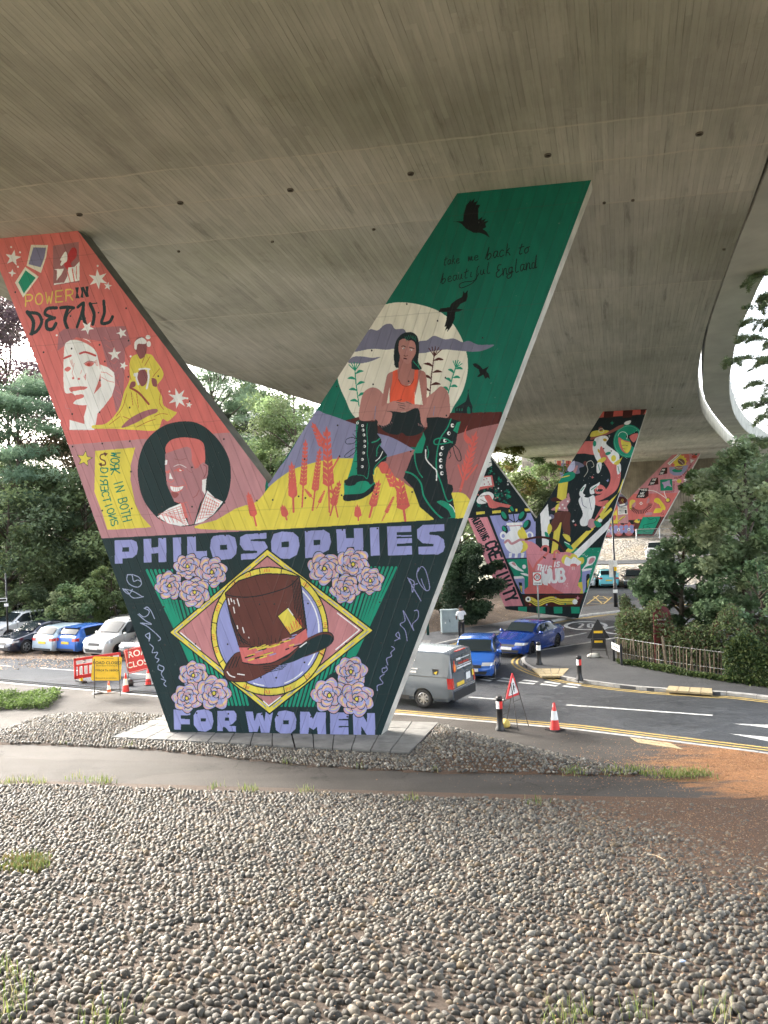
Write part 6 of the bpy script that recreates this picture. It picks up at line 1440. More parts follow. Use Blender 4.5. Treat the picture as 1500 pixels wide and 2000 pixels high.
def grid_pts(u0, u1, w0, w1, du, dw, seed, jit=.3):
    rg = np.random.default_rng(seed); nu, nw = int((u1 - u0) / du), int((w1 - w0) / dw)
    U, W = np.meshgrid(np.arange(nu), np.arange(nw)); U = (U + .5 * (W % 2)) * du + u0; W = W * dw + w0
    U = U + rg.normal(0, jit * du * .6, U.shape); W = W + rg.normal(0, jit * dw * .6, W.shape) + 0.05 * np.sin(U * 1.1) + .03 * np.sin(U * 3.7)
    return np.stack([U.ravel(), W.ravel()], 1) @ np.stack([RD[:2], ND[:2]])
def stone_mass(name, M, off, k, c, parent=None, lift_sub=1):
    n = len(off); dist = np.linalg.norm(off - CAMP, axis=1); VV, FF, CC, nv = [], [], [], 0
    for sel, S, fc in ((dist < 9.5, STONE, ICF), (dist >= 9.5, STONE1, ICF1)):
        m = int(sel.sum())
        if not m: continue
        V = np.einsum('nij,nvj->nvi', M[sel], S[k[sel]]) + off[sel][:, None, :]
        FF.append((fc[None] + (np.arange(m) * S.shape[1])[:, None, None]).reshape(-1, 3) + nv); VV.append(V.reshape(-1, 3)); CC.append(np.repeat(c[sel], len(fc), 0)); nv += m * S.shape[1]
    return fast_mesh(name, np.concatenate(VV), np.concatenate(FF), M_peb, parent, True, np.concatenate(CC), 'stuff')
P = grid_pts(-17, 15, 3.8, BANK_W - .05, .089, .096, 1)
vis = (np.abs(P[:, 0]) < P[:, 1] * .53 + 1.8) & (P[:, 1] > 4.3)
P = P[vis]; lf = litter_f(P)
keep = np.random.default_rng(2).random(len(P)) > .08 + .16 * lf
P, lf = P[keep], lf[keep]
o_ = np.argsort(P[:, 1]); P, lf = P[o_], lf[o_]
M_, off_, k_, c_ = stones_at(P, bank_z(P) - 0.012 * lf, 5)
c_ = c_ * (1 - .2 * lf[:, None]) + np.array([.03, .018, .008]) * lf[:, None]
# the 300 nearest stones in view are pieces of their own
rz = np.array([_F, _R, _U]); rel = off_ - CAMP; dd = rel @ rz[0]; sx = rel @ rz[1] / dd; sy = rel @ rz[2] / dd
inview = (np.abs(sx) < .5) & (sy > -.664)
near = np.where(inview)[0]; near = near[np.argsort(dd[near])][:300]
mask = np.ones(len(P), bool); mask[near] = False
stone_meshes = {}
for i in near:
    key = (int(k_[i]), int(i) % 7)
    if key not in stone_meshes:
        me = bpy.data.meshes.new('cobblestone'); me.from_pydata([tuple(q) for q in STONE[key[0]]], [], [tuple(map(int, f)) for f in ICF])
        me.polygons.foreach_set('use_smooth', [True] * len(me.polygons)); me.materials.append(M_peb)
        set_color_attr(me, 'tone', np.tile(c_[i], (len(ICF) * 3, 1))); me.update(); stone_meshes[key] = me
    ob = bpy.data.objects.new('cobblestone', stone_meshes[key]); col.objects.link(ob); ob.parent = bank
    m4 = np.eye(4); m4[:3, :3] = M_[i]; m4[:3, 3] = off_[i]; ob.matrix_local = Matrix(m4.tolist())
stone_mass('cobblestones', M_[mask], off_[mask], k_[mask], c_[mask], bank)

# the cobbled island round the pillar
isl_px = [(-30, 1436), (0, 1425), (60, 1404), (110, 1393), (170, 1390), (250, 1390), (322, 1397), (215, 1441), (380, 1449), (575, 1461), (700, 1468), (800, 1473), (830, 1440), (858, 1412), (905, 1424), (960, 1440), (1030, 1456), (1110, 1474), (1180, 1490), (1262, 1505), (1240, 1513), (1100, 1511), (1000, 1508), (850, 1507), (700, 1500), (600, 1494), (500, 1484), (300, 1463), (100, 1453), (0, 1451), (-30, 1448)]
isl = [tuple(at(x, y, 0.16)[:2]) for x, y in isl_px]
def isl_z(P, d): return 0.10 + np.where(d > 0, 0.05 + 0.10 * smooth01(d / 1.3) + .14 * smooth01((P[:, 0] - .3) / 1.5) * smooth01((4.5 - P[:, 0]) / 2) * smooth01(d / 0.6), -.12 * smooth01(-d / .1))
island = patch('cobbled_island', isl, isl_z, M_bankearth, .22, .4)
P = grid_pts(-17, 8, 17.5, 25.5, .088, .092, 4); d = edge_dist(P, isl); P, d = P[d > .03], d[d > .03]
M_, off_, k_, c_ = stones_at(P, isl_z(P, d), 8, .040)
stone_mass('cobblestones', M_, off_, k_, c_ * 1.1, island)
slabs('pillar_paving', [(208, 1441), (575, 1460), (560, 1402), (322, 1397)], 9, 4, M_concrete, 0.12, 0.155)
slabs('pillar_paving', [(577, 1460), (800, 1472), (857, 1413), (562, 1402)], 6, 4, M_concrete, 0.12, 0.155)

# ---- grass tufts, weeds and litter
M_grass = with_attr('grass_blades', 'tone', 0.6, 0.3)
def tufts(name, centres, n, h, spread, seed, cols, wid=.008, bend=.5, parent=None):
    rg = np.random.default_rng(seed); C = np.repeat(np.array(centres, float), n, 0); m = len(C)
    sp = np.repeat(np.array([spread] * len(centres)), n)
    base = C + np.c_[rg.normal(0, 1, (m, 2)) * sp[:, None], np.zeros(m)]
    a = rg.uniform(0, 2 * math.pi, m); dr = np.stack([np.cos(a), np.sin(a)], 1); hh = h * rg.uniform(.4, 1.2, m); bd = bend * rg.uniform(.1, 1.2, m) * hh
    pr = np.stack([-dr[:, 1], dr[:, 0]], 1) * wid; z = np.zeros((m, 1))
    v = np.stack([base + np.c_[pr, z], base - np.c_[pr, z], base + np.c_[dr * bd[:, None] * .4 - pr * .7, hh[:, None] * .6], base + np.c_[dr * bd[:, None] * .4 + pr * .7, hh[:, None] * .6], base + np.c_[dr * bd[:, None], hh[:, None]]], 1)
    V = v.reshape(-1, 3); b = np.arange(m)[:, None] * 5
    F = np.concatenate([b + [0, 1, 2], b + [0, 2, 3], b + [3, 2, 4]]); cc = np.array(cols)[rg.integers(0, len(cols), m)]
    return fast_mesh(name, V, F, M_grass, parent, False, np.concatenate([cc] * 3), 'stuff')
GR = [(.10, .16, .035), (.16, .22, .05), (.22, .26, .08), (.30, .28, .14)]
def on_bank(px, py):
    z = 1.0
    for _ in range(30): Q = at(px, py, z); z = .5 * z + .5 * float(bank_z(Q[None, :2])[0])
    return (Q[0], Q[1], z)
rg_ = random.Random(3)
tufts('grass', [on_bank(x + rg_.uniform(-6, 6), y + rg_.uniform(-3, 3)) for x, y in [(60, 1526), (80, 1530), (180, 1528), (205, 1524), (215, 1530), (480, 1543), (485, 1546), (600, 1550), (795, 1562), (1045, 1568), (30, 1530), (15, 1528), (150, 1524), (420, 1540)]], 26, .16, .12, 1, GR)
tufts('grass', [on_bank(x, y) for x, y in [(5, 1950), (15, 1920), (30, 1975), (10, 1990), (2, 1900), (40, 1940), (190, 1995), (230, 1998), (1115, 1995), (1130, 1990), (1245, 1985), (1410, 1990), (1090, 1998)]], 18, .22, .09, 2, GR, .004)
tufts('weed', [on_bank(x + rg_.uniform(-42, 42), y + rg_.uniform(-12, 12)) for x, y in [(40, 1690)] * 26], 34, .10, .09, 3, [(.09, .13, .04), (.13, .16, .05), (.18, .14, .06)], .012)
tufts('grass', [tuple(at(x + rg_.uniform(-40, 40), y + rg_.uniform(-3, 3), .16)) for x, y in [(1340, 1511)] * 14 + [(1225, 1506)] * 5 + [(1110, 1508)] * 3 + [(1290, 1512)] * 6], 30, .10, .16, 4, GR, .010)
tufts('grass', [tuple(at(x, y, .13)) for x, y in [(560, 1488), (570, 1491), (700, 1499), (130, 1452), (850, 1505), (250, 1459)]], 12, .14, .1, 5, GR)
M_leaf_l = with_attr('fallen_leaves', 'tone', 0.7)
def litter(name, P, Z, size, seed, cols):
    rg = np.random.default_rng(seed); n = len(P); a = rg.uniform(0, 6.28, n); s = size * rg.uniform(.5, 1.4, n); t = rg.normal(0, .3, n)
    ex = np.stack([np.cos(a), np.sin(a), t], 1) * s[:, None]; ey = np.stack([-np.sin(a), np.cos(a), rg.normal(0, .3, n)], 1) * s[:, None] * .45
    c = np.c_[P, Z + .012]; V = np.stack([c - ex, c - ey, c + ex, c + ey], 1).reshape(-1, 3)
    return fast_mesh(name, V, np.arange(4 * n).reshape(-1, 4), M_leaf_l, None, False, np.array(cols)[rg.integers(0, len(cols), n)], 'stuff')
LC = [(.30, .16, .08), (.36, .21, .11), (.13, .08, .05), (.09, .06, .04), (.32, .23, .15), (.20, .11, .06)]
rg = np.random.default_rng(9)
Q = np.c_[rg.uniform(-3, 9.5, 60000), rg.uniform(6, 17, 60000)]; Q = Q[(Q @ ND[:2] < BANK_W) & (rg.random(len(Q)) < litter_f(Q) ** 1.3)]
litter('leaf_litter', Q, bank_z(Q) + .02 + .03 * rg.random(len(Q)), .016, 1, LC)
Q = np.c_[rg.uniform(-9, 9, 9000), rg.uniform(5, 17, 9000)]; Q = Q[Q @ ND[:2] < BANK_W]; litter('fallen_leaf_bits', Q, bank_z(Q) + .012 + .03 * rg.random(len(Q)), .011, 2, LC)
Q = np.c_[rg.normal(8.5, 2.4, 12000), rg.normal(18, 1.0, 12000)]; Q = Q[(Q @ ND[:2] > BANK_W) & (edge_dist(Q, [tuple(k) for k in KN] + foot) > .2)]; litter('leaf_litter', Q, np.full(len(Q), .112), .018, 3, [(.32, .165, .08), (.38, .22, .11), (.25, .13, .07)])
Q = np.c_[rg.uniform(-22, -8, 5000), rg.uniform(35, 42, 5000)]; litter('leaf_litter', Q, np.full(len(Q), .012), .045, 4, [(.42, .28, .16), (.5, .38, .25), (.36, .2, .1)])
Q = np.c_[rg.uniform(1, 13, 6000), rg.uniform(38, 52, 6000)]; dd_ = edge_dist(Q, soil_poly); Q = Q[dd_ > .3]; litter('leaf_litter', Q, .1 + .42 * smooth01(dd_[dd_ > .3] / 2.6), .04, 5, [(.30, .20, .12), (.15, .10, .06), (.26, .19, .12)])
# ================================================================== trees and shrubs
M_bark = simple('bark', (0.10, 0.08, 0.06), 0.9, var=0.35, scale=9, bump=0.02)
M_leaf = with_attr('leaves', 'tone', 0.6, 0.38, 0.25, .15, 2.0)
T_RHOMB = (np.array([(-.5, 0), (0, -.28), (.5, 0), (0, .28)]), np.array([[0, 1, 2, 3]]))
_mp = np.array([(0, -.5), (.16, -.2), (.5, -.28), (.3, .02), (.42, .3), (.12, .22), (0, .55), (-.12, .22), (-.42, .3), (-.3, .02), (-.5, -.28), (-.16, -.2)])
T_MAPLE = (_mp, np.array([[0, 1, 11, 11], [1, 2, 3, 1], [1, 3, 9, 11], [3, 4, 5, 3], [3, 5, 7, 9], [5, 6, 7, 5], [7, 8, 9, 7], [9, 10, 11, 9]]))
T_NEEDLE = (np.array([(-.5, -.04), (-.5, .04), (.5, .06), (.5, -.06), (-.2, .35), (-.12, .38), (.3, -.02), (.22, -.05), (-.2, -.38), (-.12, -.35)]), np.array([[0, 1, 2, 3], [4, 5, 6, 7], [8, 9, 6, 7]]))
def leaves(name, C, size, cols, seed, tmpl, parent, flat=0.6, kind=None, colv=.18):
    rg = np.random.default_rng(seed); n = len(C)
    nrm = rg.normal(0, 1, (n, 3)); nrm[:, 2] = np.abs(nrm[:, 2]) + flat; nrm /= np.linalg.norm(nrm, axis=1)[:, None]
    a = rg.normal(0, 1, (n, 3)); ex = a - nrm * (a * nrm).sum(1)[:, None]; ex /= np.linalg.norm(ex, axis=1)[:, None]; ey = np.cross(nrm, ex)
    s = size * rg.uniform(.6, 1.35, n); tv, tf = tmpl
    V = C[:, None, :] + (ex[:, None, :] * tv[None, :, :1] + ey[:, None, :] * tv[None, :, 1:2]) * s[:, None, None]
    bend = (np.abs(tv[:, 0]) ** 2)[None, :, None] * -0.35; V = V + nrm[:, None, :] * bend * s[:, None, None]
    F = tf[None] + (np.arange(n) * len(tv))[:, None, None]
    c = cols * rg.uniform(1 - colv, 1 + colv, (n, 1)); c = np.repeat(c, len(tf), 0)
    F = F.reshape(-1, 4)
    tri = F[:, 0] == F[:, 3]
    if tri.any() or (F[:, 2] == F[:, 3]).any():
        F3 = np.concatenate([F[:, [0, 1, 2]], F[:, [0, 2, 3]]]); ok = (F3[:, 0] != F3[:, 2]) & (F3[:, 1] != F3[:, 2]) & (F3[:, 0] != F3[:, 1])
        return fast_mesh(name, V.reshape(-1, 3), F3[ok], M_leaf, parent, False, np.concatenate([c, c])[ok], kind)
    return fast_mesh(name, V.reshape(-1, 3), F, M_leaf, parent, False, c, kind)
def tree(name, label, loc, H, R, seed, pal, N=9000, size=.28, base=.25, tmpl=T_RHOMB, K=46, form='round', tr=.22, cat='tree', group=None, lean=(0, 0), squash=1.0, rc=.24):
    rg = np.random.default_rng(seed); root = empty(name, loc, 0, label, cat, group)
    zb, zt = H * base, H; hc = (zb + zt) / 2; hr = (zt - zb) / 2
    cl = []
    while len(cl) < K:
        d = rg.normal(0, 1, 3); d /= np.linalg.norm(d); r = rg.uniform(.35, 1) ** .6
        if form == 'cone':
            t = rg.random() ** 1.4; a = rg.uniform(0, 6.28); rr_ = R * (1 - t) * rg.uniform(.35, 1) + .2; p = np.array([rr_ * math.cos(a), rr_ * math.sin(a), zb + (zt - zb) * t])
        elif form == 'layer':
            t = rg.integers(0, 7) / 7 + rg.uniform(0, .06); a = rg.uniform(0, 6.28); rr_ = R * (1 - .55 * t ** 2) * rg.uniform(.3, 1); p = np.array([rr_ * math.cos(a), rr_ * math.sin(a), zb + (zt - zb) * t - .08 * rr_])
        else:
            p = np.array([d[0] * R * r, d[1] * R * r, hc + d[2] * hr * r])
            if d[2] < -.5 and rg.random() < .5: continue
        cl.append(p)
    cl = np.array(cl); cr_ = R * rc * rg.uniform(.65, 1.3, K)
    pal = np.array(pal); tone = pal[rg.integers(0, len(pal), K)] * rg.uniform(.75, 1.25, (K, 1))
    i = rg.integers(0, K, N); g = rg.normal(0, 1, (N, 3)); g /= np.linalg.norm(g, axis=1)[:, None]; g *= (rg.random((N, 1)) ** .45)
    sq = np.array([1.25, 1.25, .42]) if form in ('layer',) else np.array([1.05, 1.05, .75 * squash])
    C = cl[i] + g * cr_[i][:, None] * sq
    C[:, 2] = np.maximum(C[:, 2], .06)
    b = MB(); lx, ly = lean
    tp = [(lx * t * t * H + .12 * math.sin(t * 5 + seed), ly * t * t * H, H * t * .9) for t in np.linspace(0, 1, 8)]
    b.tube(tp, [tr * (1 - .85 * t) + .015 for t in np.linspace(0, 1, 8)], 8)
    for q in cl[:: max(1, K // 22)]:
        t = min(.85, max(.18, (q[2] - .25 * np.hypot(q[0], q[1])) / (H * .95))); s0 = (lx * t * t * H, ly * t * t * H, H * t * .9 * .95)
        mid = (np.array(s0) + q) / 2 + np.array([rg.normal(0, .1 * R), rg.normal(0, .1 * R), .10 * R])
        b.tube([s0, tuple(mid), tuple(q)], [tr * (1 - .8 * t) * .5 + .01, tr * .22, .015], 5)
    b.build('trunk', M_bark, root, True)
    C[:, 0] += lx * (C[:, 2] / H) ** 2 * H; C[:, 1] += ly * (C[:, 2] / H) ** 2 * H
    leaves('crown', C, size, tone[i], seed + 1, tmpl, root, colv=.2)
    return root
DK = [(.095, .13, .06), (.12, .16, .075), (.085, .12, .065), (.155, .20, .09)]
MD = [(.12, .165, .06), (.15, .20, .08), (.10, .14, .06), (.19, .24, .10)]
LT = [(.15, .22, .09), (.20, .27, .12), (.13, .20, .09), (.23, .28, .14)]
BL = [(.13, .20, .12), (.17, .25, .15), (.21, .29, .18), (.10, .16, .10)]
CU = [(.17, .11, .13), (.21, .14, .15), (.14, .10, .11), (.19, .16, .15)]
YG = [(.14, .17, .04), (.20, .20, .06), (.10, .14, .04), (.24, .20, .08)]
def T(name, label, cx, cyb, D, top, halfw, seed, pal, z0=0.0, **kw):
    """crown centred on photo column cx, top at photo row top, at distance D"""
    P = at_depth(cx, cyb, D); P[2] = z0
    H = at_depth(cx, top, D)[2] - z0; R = halfw / FOC * D
    return tree(name, label, tuple(P), H, R, seed, pal, **kw)
# woodland behind the left car park
G1 = 'trees behind the left car park'
T('beech_tree', 'tall copper beech with purple leaves at the left edge of the woodland', 28, 1200, 62, 560, 125, 1, CU, N=30000, size=.28, base=.45, group=G1, rc=.34, K=60)
T('pine_tree', 'pale blue-green pine with layered boughs left of the largest pillar', 45, 1200, 54, 715, 150, 2, BL, N=26000, size=.36, base=.40, form='layer', tmpl=T_NEEDLE, K=120, group=G1, rc=.22)
T('oak_tree', 'dark broad tree below the pale pine', 20, 1240, 50, 940, 150, 3, DK, N=11000, size=.30, base=.1, group=G1)
T('oak_tree', 'dark tree just left of the largest pillar base, above the silver car', 170, 1240, 52, 900, 120, 4, DK, N=11000, size=.30, base=.1, group=G1)
T('ash_tree', 'olive tree with some browning leaves behind the yellow banner of the largest pillar', 150, 1240, 57, 830, 110, 5, [(.09, .10, .045), (.13, .12, .06), (.20, .15, .09), (.07, .08, .04)], N=9000, size=.28, base=.45, group=G1)
T('shrub', 'light green rounded bush behind the blue hatchback and grey people carrier', 145, 1262, 44, 1140, 62, 6, LT, N=7000, size=.20, base=.0, tr=.08, cat='shrub', group='bushes behind the left car park')
T('shrub', 'mid green bush behind the roof of the grey people carrier, beside the pillar', 225, 1262, 45, 1105, 55, 7, MD, N=6000, size=.20, base=.0, tr=.08, cat='shrub', group='bushes behind the left car park')
T('shrub', 'dark bush behind the white and dark cars at the left edge', 30, 1262, 47, 1150, 90, 8, DK, N=7000, size=.22, base=.0, tr=.08, cat='shrub', group='bushes behind the left car park')
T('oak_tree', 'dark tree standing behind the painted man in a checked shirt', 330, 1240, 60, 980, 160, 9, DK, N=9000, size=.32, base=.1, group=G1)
T('oak_tree', 'leafy tree beyond the left edge of the picture', -150, 1240, 56, 760, 150, 10, DK, N=9000, size=.34, base=.1, group=G1)
T('oak_tree', 'far dark tree in the gap left of the pale pine', -40, 1240, 70, 700, 130, 40, MD, N=8000, size=.4, base=.2, group=G1)
# seen through the notch of pillar 1
G2 = 'trees seen through the notch of the largest pillar'
T('pine_tree', 'blue-green pine showing in the notch beside the dark inner edge of the pillar', 425, 1200, 60, 640, 118, 11, BL, N=20000, size=.34, base=.60, form='layer', tmpl=T_NEEDLE, K=90, group=G2, rc=.26)
T('maple_tree', 'bright green maple showing in the notch beside the painted slate hill', 590, 1200, 52, 705, 105, 12, LT, N=26000, size=.22, base=.15, K=80, group=G2, rc=.32)
T('shrub', 'bushy green tree low in the notch of the largest pillar', 540, 1240, 50, 850, 75, 14, MD, N=12000, size=.22, base=.1, group=G2)
T('elder_tree', 'dark brownish tree in front of the distant house', 462, 1240, 54, 800, 66, 13, [(.06, .05, .04), (.05, .06, .035), (.09, .07, .05)], N=9000, size=.22, base=.2, group=G2)
T('oak_tree', 'green tree top just under the deck edge in the notch of the largest pillar', 540, 1240, 66, 700, 90, 41, MD, N=12000, size=.28, base=.45, group=G2)
# between pillar 1 and pillar 2
G3 = 'trees around the middle pillar'
T('laurel_shrub', 'dense dark green bush growing against the lower left of the middle pillar', 920, 1216, 43.5, 1062, 66, 15, [(.05, .085, .05), (.07, .115, .06), (.04, .065, .04)], z0=.3, N=32000, size=.17, base=.0, tr=.1, cat='shrub', group=G3, K=60, rc=.3)
T('laurel_shrub', 'smaller dark bush with brown twigs behind the grey utility cabinet', 862, 1205, 47, 1078, 48, 16, DK, z0=.3, N=6000, size=.17, base=.0, tr=.08, cat='shrub', group=G3)
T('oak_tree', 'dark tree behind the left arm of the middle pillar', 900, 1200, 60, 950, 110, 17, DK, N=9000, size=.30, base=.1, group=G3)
T('oak_tree', 'yellow-green tree high in the notch of the middle pillar', 985, 1150, 66, 862, 75, 18, YG, N=8000, size=.26, base=.4, group=G3)
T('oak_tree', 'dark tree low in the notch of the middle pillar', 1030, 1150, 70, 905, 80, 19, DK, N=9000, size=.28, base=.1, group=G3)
T('oak_tree', 'light green tree behind the right arm of the middle pillar', 1085, 1140, 82, 880, 55, 20, LT, N=6000, size=.30, base=.4, group=G3)
# right-hand thicket
G4 = 'thicket behind the paling fence'
T('maple_tree', 'large dark-leaved maple rising behind the paling fence at the right edge', 1468, 1290, 33, 862, 122, 21, [(.13, .19, .09), (.18, .24, .13), (.23, .30, .17), (.29, .35, .20)], N=17000, size=.20, base=.02, tmpl=T_MAPLE, K=90, group=G4, rc=.24)
T('maple_tree', 'maple with broad leaves spreading over the red sign board', 1338, 1270, 34, 1045, 88, 22, [(.14, .22, .12), (.18, .27, .15), (.11, .17, .09)], N=11000, size=.20, base=.05, tmpl=T_MAPLE, K=50, group=G4, rc=.24, tr=.12)
T('maple_tree', 'thin leafy sapling in front of the ribbed wall', 1408, 1250, 40, 893, 72, 23, LT[:2] + MD[:2], N=8000, size=.22, base=.3, tmpl=T_MAPLE, K=40, group=G4, tr=.1)
T('maple_tree', 'leafy tree filling the lower right corner of the thicket', 1490, 1330, 29.5, 1080, 110, 24, [(.10, .16, .08), (.14, .21, .11), (.19, .27, .14)], N=7000, size=.17, base=.0, tmpl=T_MAPLE, K=50, group=G4, tr=.1)
T('oak_tree', 'pale leafy tree behind the thicket, under the curved deck edge', 1460, 1200, 60, 885, 90, 25, LT, N=8000, size=.26, base=.2, group=G4)
# overhanging cedar at the right edge
cd = at_depth(1640, 1100, 27); cd[2] = 0
ced = empty('cedar_tree', tuple(cd), 0, 'drooping cedar boughs reaching in from the right edge against the white sky', 'tree')
rg = np.random.default_rng(31); bC = []; bB = MB().tube([(0, 0, 0), (.1, 0, 8), (0, .1, 17)], [.3, .2, .05], 8)
for px, py, tx, ty in [(1600, 560, 1478, 600), (1620, 640, 1462, 625), (1600, 720, 1425, 700), (1600, 700, 1450, 655), (1620, 800, 1480, 745), (1620, 800, 1470, 790), (1610, 520, 1470, 545), (1640, 700, 1495, 700), (1620, 850, 1490, 815), (1600, 600, 1490, 575), (1620, 860, 1470, 868)]:
    a = at_depth(px, py, 27) - cd; b_ = at_depth(tx, ty, 26.4 + rg.uniform(-.5, .5)) - cd
    mid = (a + b_) / 2 + [0, 0, .15]; bB.tube([tuple(np.array([0, 0, a[2] - .4])), tuple(a), tuple(mid), tuple(b_)], [.06, .04, .025, .008], 5)
    for t0 in np.linspace(.05, 1, 13):
        p0 = a * (1 - t0) + b_ * t0 + np.array([0, 0, .6 * t0 * (1 - t0)]); ln = rg.uniform(.45, 1.0) * (1.15 - .5 * t0)
        dv = np.array([rg.uniform(-1.0, .1), rg.uniform(-.7, .7), rg.uniform(-.75, .12)]); dv /= np.linalg.norm(dv); p1 = p0 + dv * ln
        bB.tube([tuple(p0), tuple((p0 + p1) / 2 + [0, 0, .05]), tuple(p1)], [.014, .009, .004], 4)
        t = rg.random(190)[:, None]; bC.append(p0 * (1 - t) + p1 * t + np.array([0, 0, .2]) * t * (1 - t) + rg.normal(0, 1, (190, 3)) * [.09, .10, .055] * (1.25 - t))
bB.build('trunk', M_bark, ced, True); bC = np.concatenate(bC)
leaves('foliage', bC, .14, np.array([(.19, .27, .14), (.24, .32, .17), (.15, .22, .12), (.30, .34, .18)])[rg.integers(0, 4, len(bC))], 5, T_NEEDLE, ced, .8)
# clipped hedge behind the paling fence, ivy at its foot and bank cover
def hedge(name, label, px_line, depth, z0, h, n, size, pal, seed, cat='hedge', kind=None):
    rg = np.random.default_rng(seed); L = [at(*p, z0)[:2] for p in px_line]; P = np.array(resample(L, .05)); i = rg.integers(0, len(P), n)
    C = np.c_[P[i] + rg.normal(0, 1, (n, 2)) * .06 + rg.random((n, 1)) * np.array(depth)[None], z0 + h * rg.random(n) ** .7 * (1 + .22 * np.sin(P[i][:, 0] * 3.1 + 1) + .12 * np.sin(P[i][:, 0] * 7.3))]
    root = empty(name, (0, 0, 0), 0, label, cat) if not kind else None
    pal = np.array(pal); o = leaves('foliage' if root else name, C, size, pal[(rg.integers(0, len(pal), n) + (np.sin(C[:, 0] * 4) > 0)) % len(pal)], seed, T_RHOMB, root, .3, kind)
    if root:
        b = MB()
        for q in resample(L, .6): b.tube([(q[0] + depth[0] * .5, q[1] + depth[1] * .5, z0 - .05), (q[0] + depth[0] * .5 + .1, q[1] + depth[1] * .5, z0 + h * .7)], [.03, .012], 5)
        b.build('stems', M_bark, root)
    return o
FEN = [(1207, 1291), (1245, 1298), (1300, 1309), (1360, 1318), (1420, 1327), (1500, 1338), (1560, 1346)]
hedge('hedge', 'dark mixed hedge pressing through the top of the chestnut paling fence', [(1205, 1285), (1245, 1293), (1300, 1303), (1360, 1312), (1420, 1321), (1500, 1331), (1600, 1343)], (.7, 1.6), .11, 1.9, 20000, .13, DK + [(.09, .06, .035), (.07, .11, .035)], 1)
hedge('hedge', 'round-topped hedge end beside the red sign board', [(1212, 1262), (1262, 1268)], (.8, 1.6), .11, 1.75, 6000, .12, DK + [(.10, .07, .04)], 2)
hedge('ivy', '', [(p[0], p[1] + 2) for p in FEN], (-.1, -.32), .11, .22, 5200, .085, [(.05, .09, .03), (.08, .12, .04), (.12, .15, .05)], 3, kind='stuff')
hedge('ivy', '', [(1418, 1328), (1500, 1340), (1600, 1352)], (-.1, -.35), .11, 1.35, 9500, .11, [(.05, .085, .03), (.04, .07, .03), (.09, .12, .04)], 5, kind='stuff')
hedge('ground_elder', '', [(-120, 1392), (-40, 1390), (30, 1386), (92, 1386)], (-.5, 2.4), .11, .24, 7500, .10, [(.10, .15, .045), (.13, .19, .06), (.075, .12, .035)], 4, kind='stuff')
# a distant belt of trees that closes the horizon
rg = np.random.default_rng(77); n = 26000; aa = rg.uniform(-1.25, 1.0, n); rr_ = 118 + 10 * rg.random(n)
hh = 3 + (13 + 5 * np.sin(aa * 9) + 3 * np.sin(aa * 23 + 1)) * rg.random(n) ** .8
leaves('far_woodland', np.c_[rr_ * np.sin(aa), rr_ * np.cos(aa), hh - 3], 1.5, np.array(DK + MD)[rg.integers(0, 8, n)], 9, T_RHOMB, None, .2, 'stuff')
rg = np.random.default_rng(78); n = 42000; px_ = rg.uniform(-420, 380, n); dp = rg.uniform(58, 68, n); X_ = (px_ - 750) / FOC * dp
ht_ = 7.5 + 3.0 * np.sin(X_ * .55) + 2 * np.sin(X_ * 1.3 + 2); leaves('woodland', np.c_[X_, dp, ht_ * rg.random(n) ** .75], .55, np.array(DK + DK + MD)[(rg.integers(0, 12, n) // 2 + (np.sin(X_ * 2) > 0) * 3) % 12], 19, T_RHOMB, None, .3, 'stuff')
# ================================================================== vehicles
def paint(name, rgb, rough=0.25, metal=0.3):
    T = NT(name); T.base(T.ramp(T.noise(T.pos(), 3, 3), [(0.3, tuple(c * .93 for c in rgb) + (1,)), (0.7, tuple(rgb) + (1,))]))
    T.rough(rough); T.p.inputs['Metallic'].default_value = metal; T.p.inputs['Coat Weight'].default_value = 0.8; T.p.inputs['Coat Roughness'].default_value = 0.05
    return T.m
M_glass = NT('car_glass'); M_glass.base((0.018, 0.024, 0.026, 1)); M_glass.rough(0.06); M_glass.p.inputs['Specular IOR Level'].default_value = 0.14; M_glass = M_glass.m
M_tyre = simple('tyre_rubber', (0.018, 0.018, 0.018), 0.85)
M_rim = simple('alloy_rim', (0.45, 0.45, 0.46), 0.3, metal=0.8); M_rimb = simple('black_rim', (0.02, 0.02, 0.022), 0.3, metal=0.4)
M_trim = simple('black_trim', (0.02, 0.02, 0.021), 0.55)
M_lampc = simple('headlamp_glass', (0.62, 0.64, 0.66), 0.12, metal=0.5, coat=1.0); M_lampr = simple('tail_lamp_red', (0.42, 0.015, 0.012), 0.18, coat=1.0)
M_pw = simple('plate_white', (0.72, 0.72, 0.70), 0.5); M_py = simple('plate_yellow', (0.75, 0.52, 0.06), 0.5)
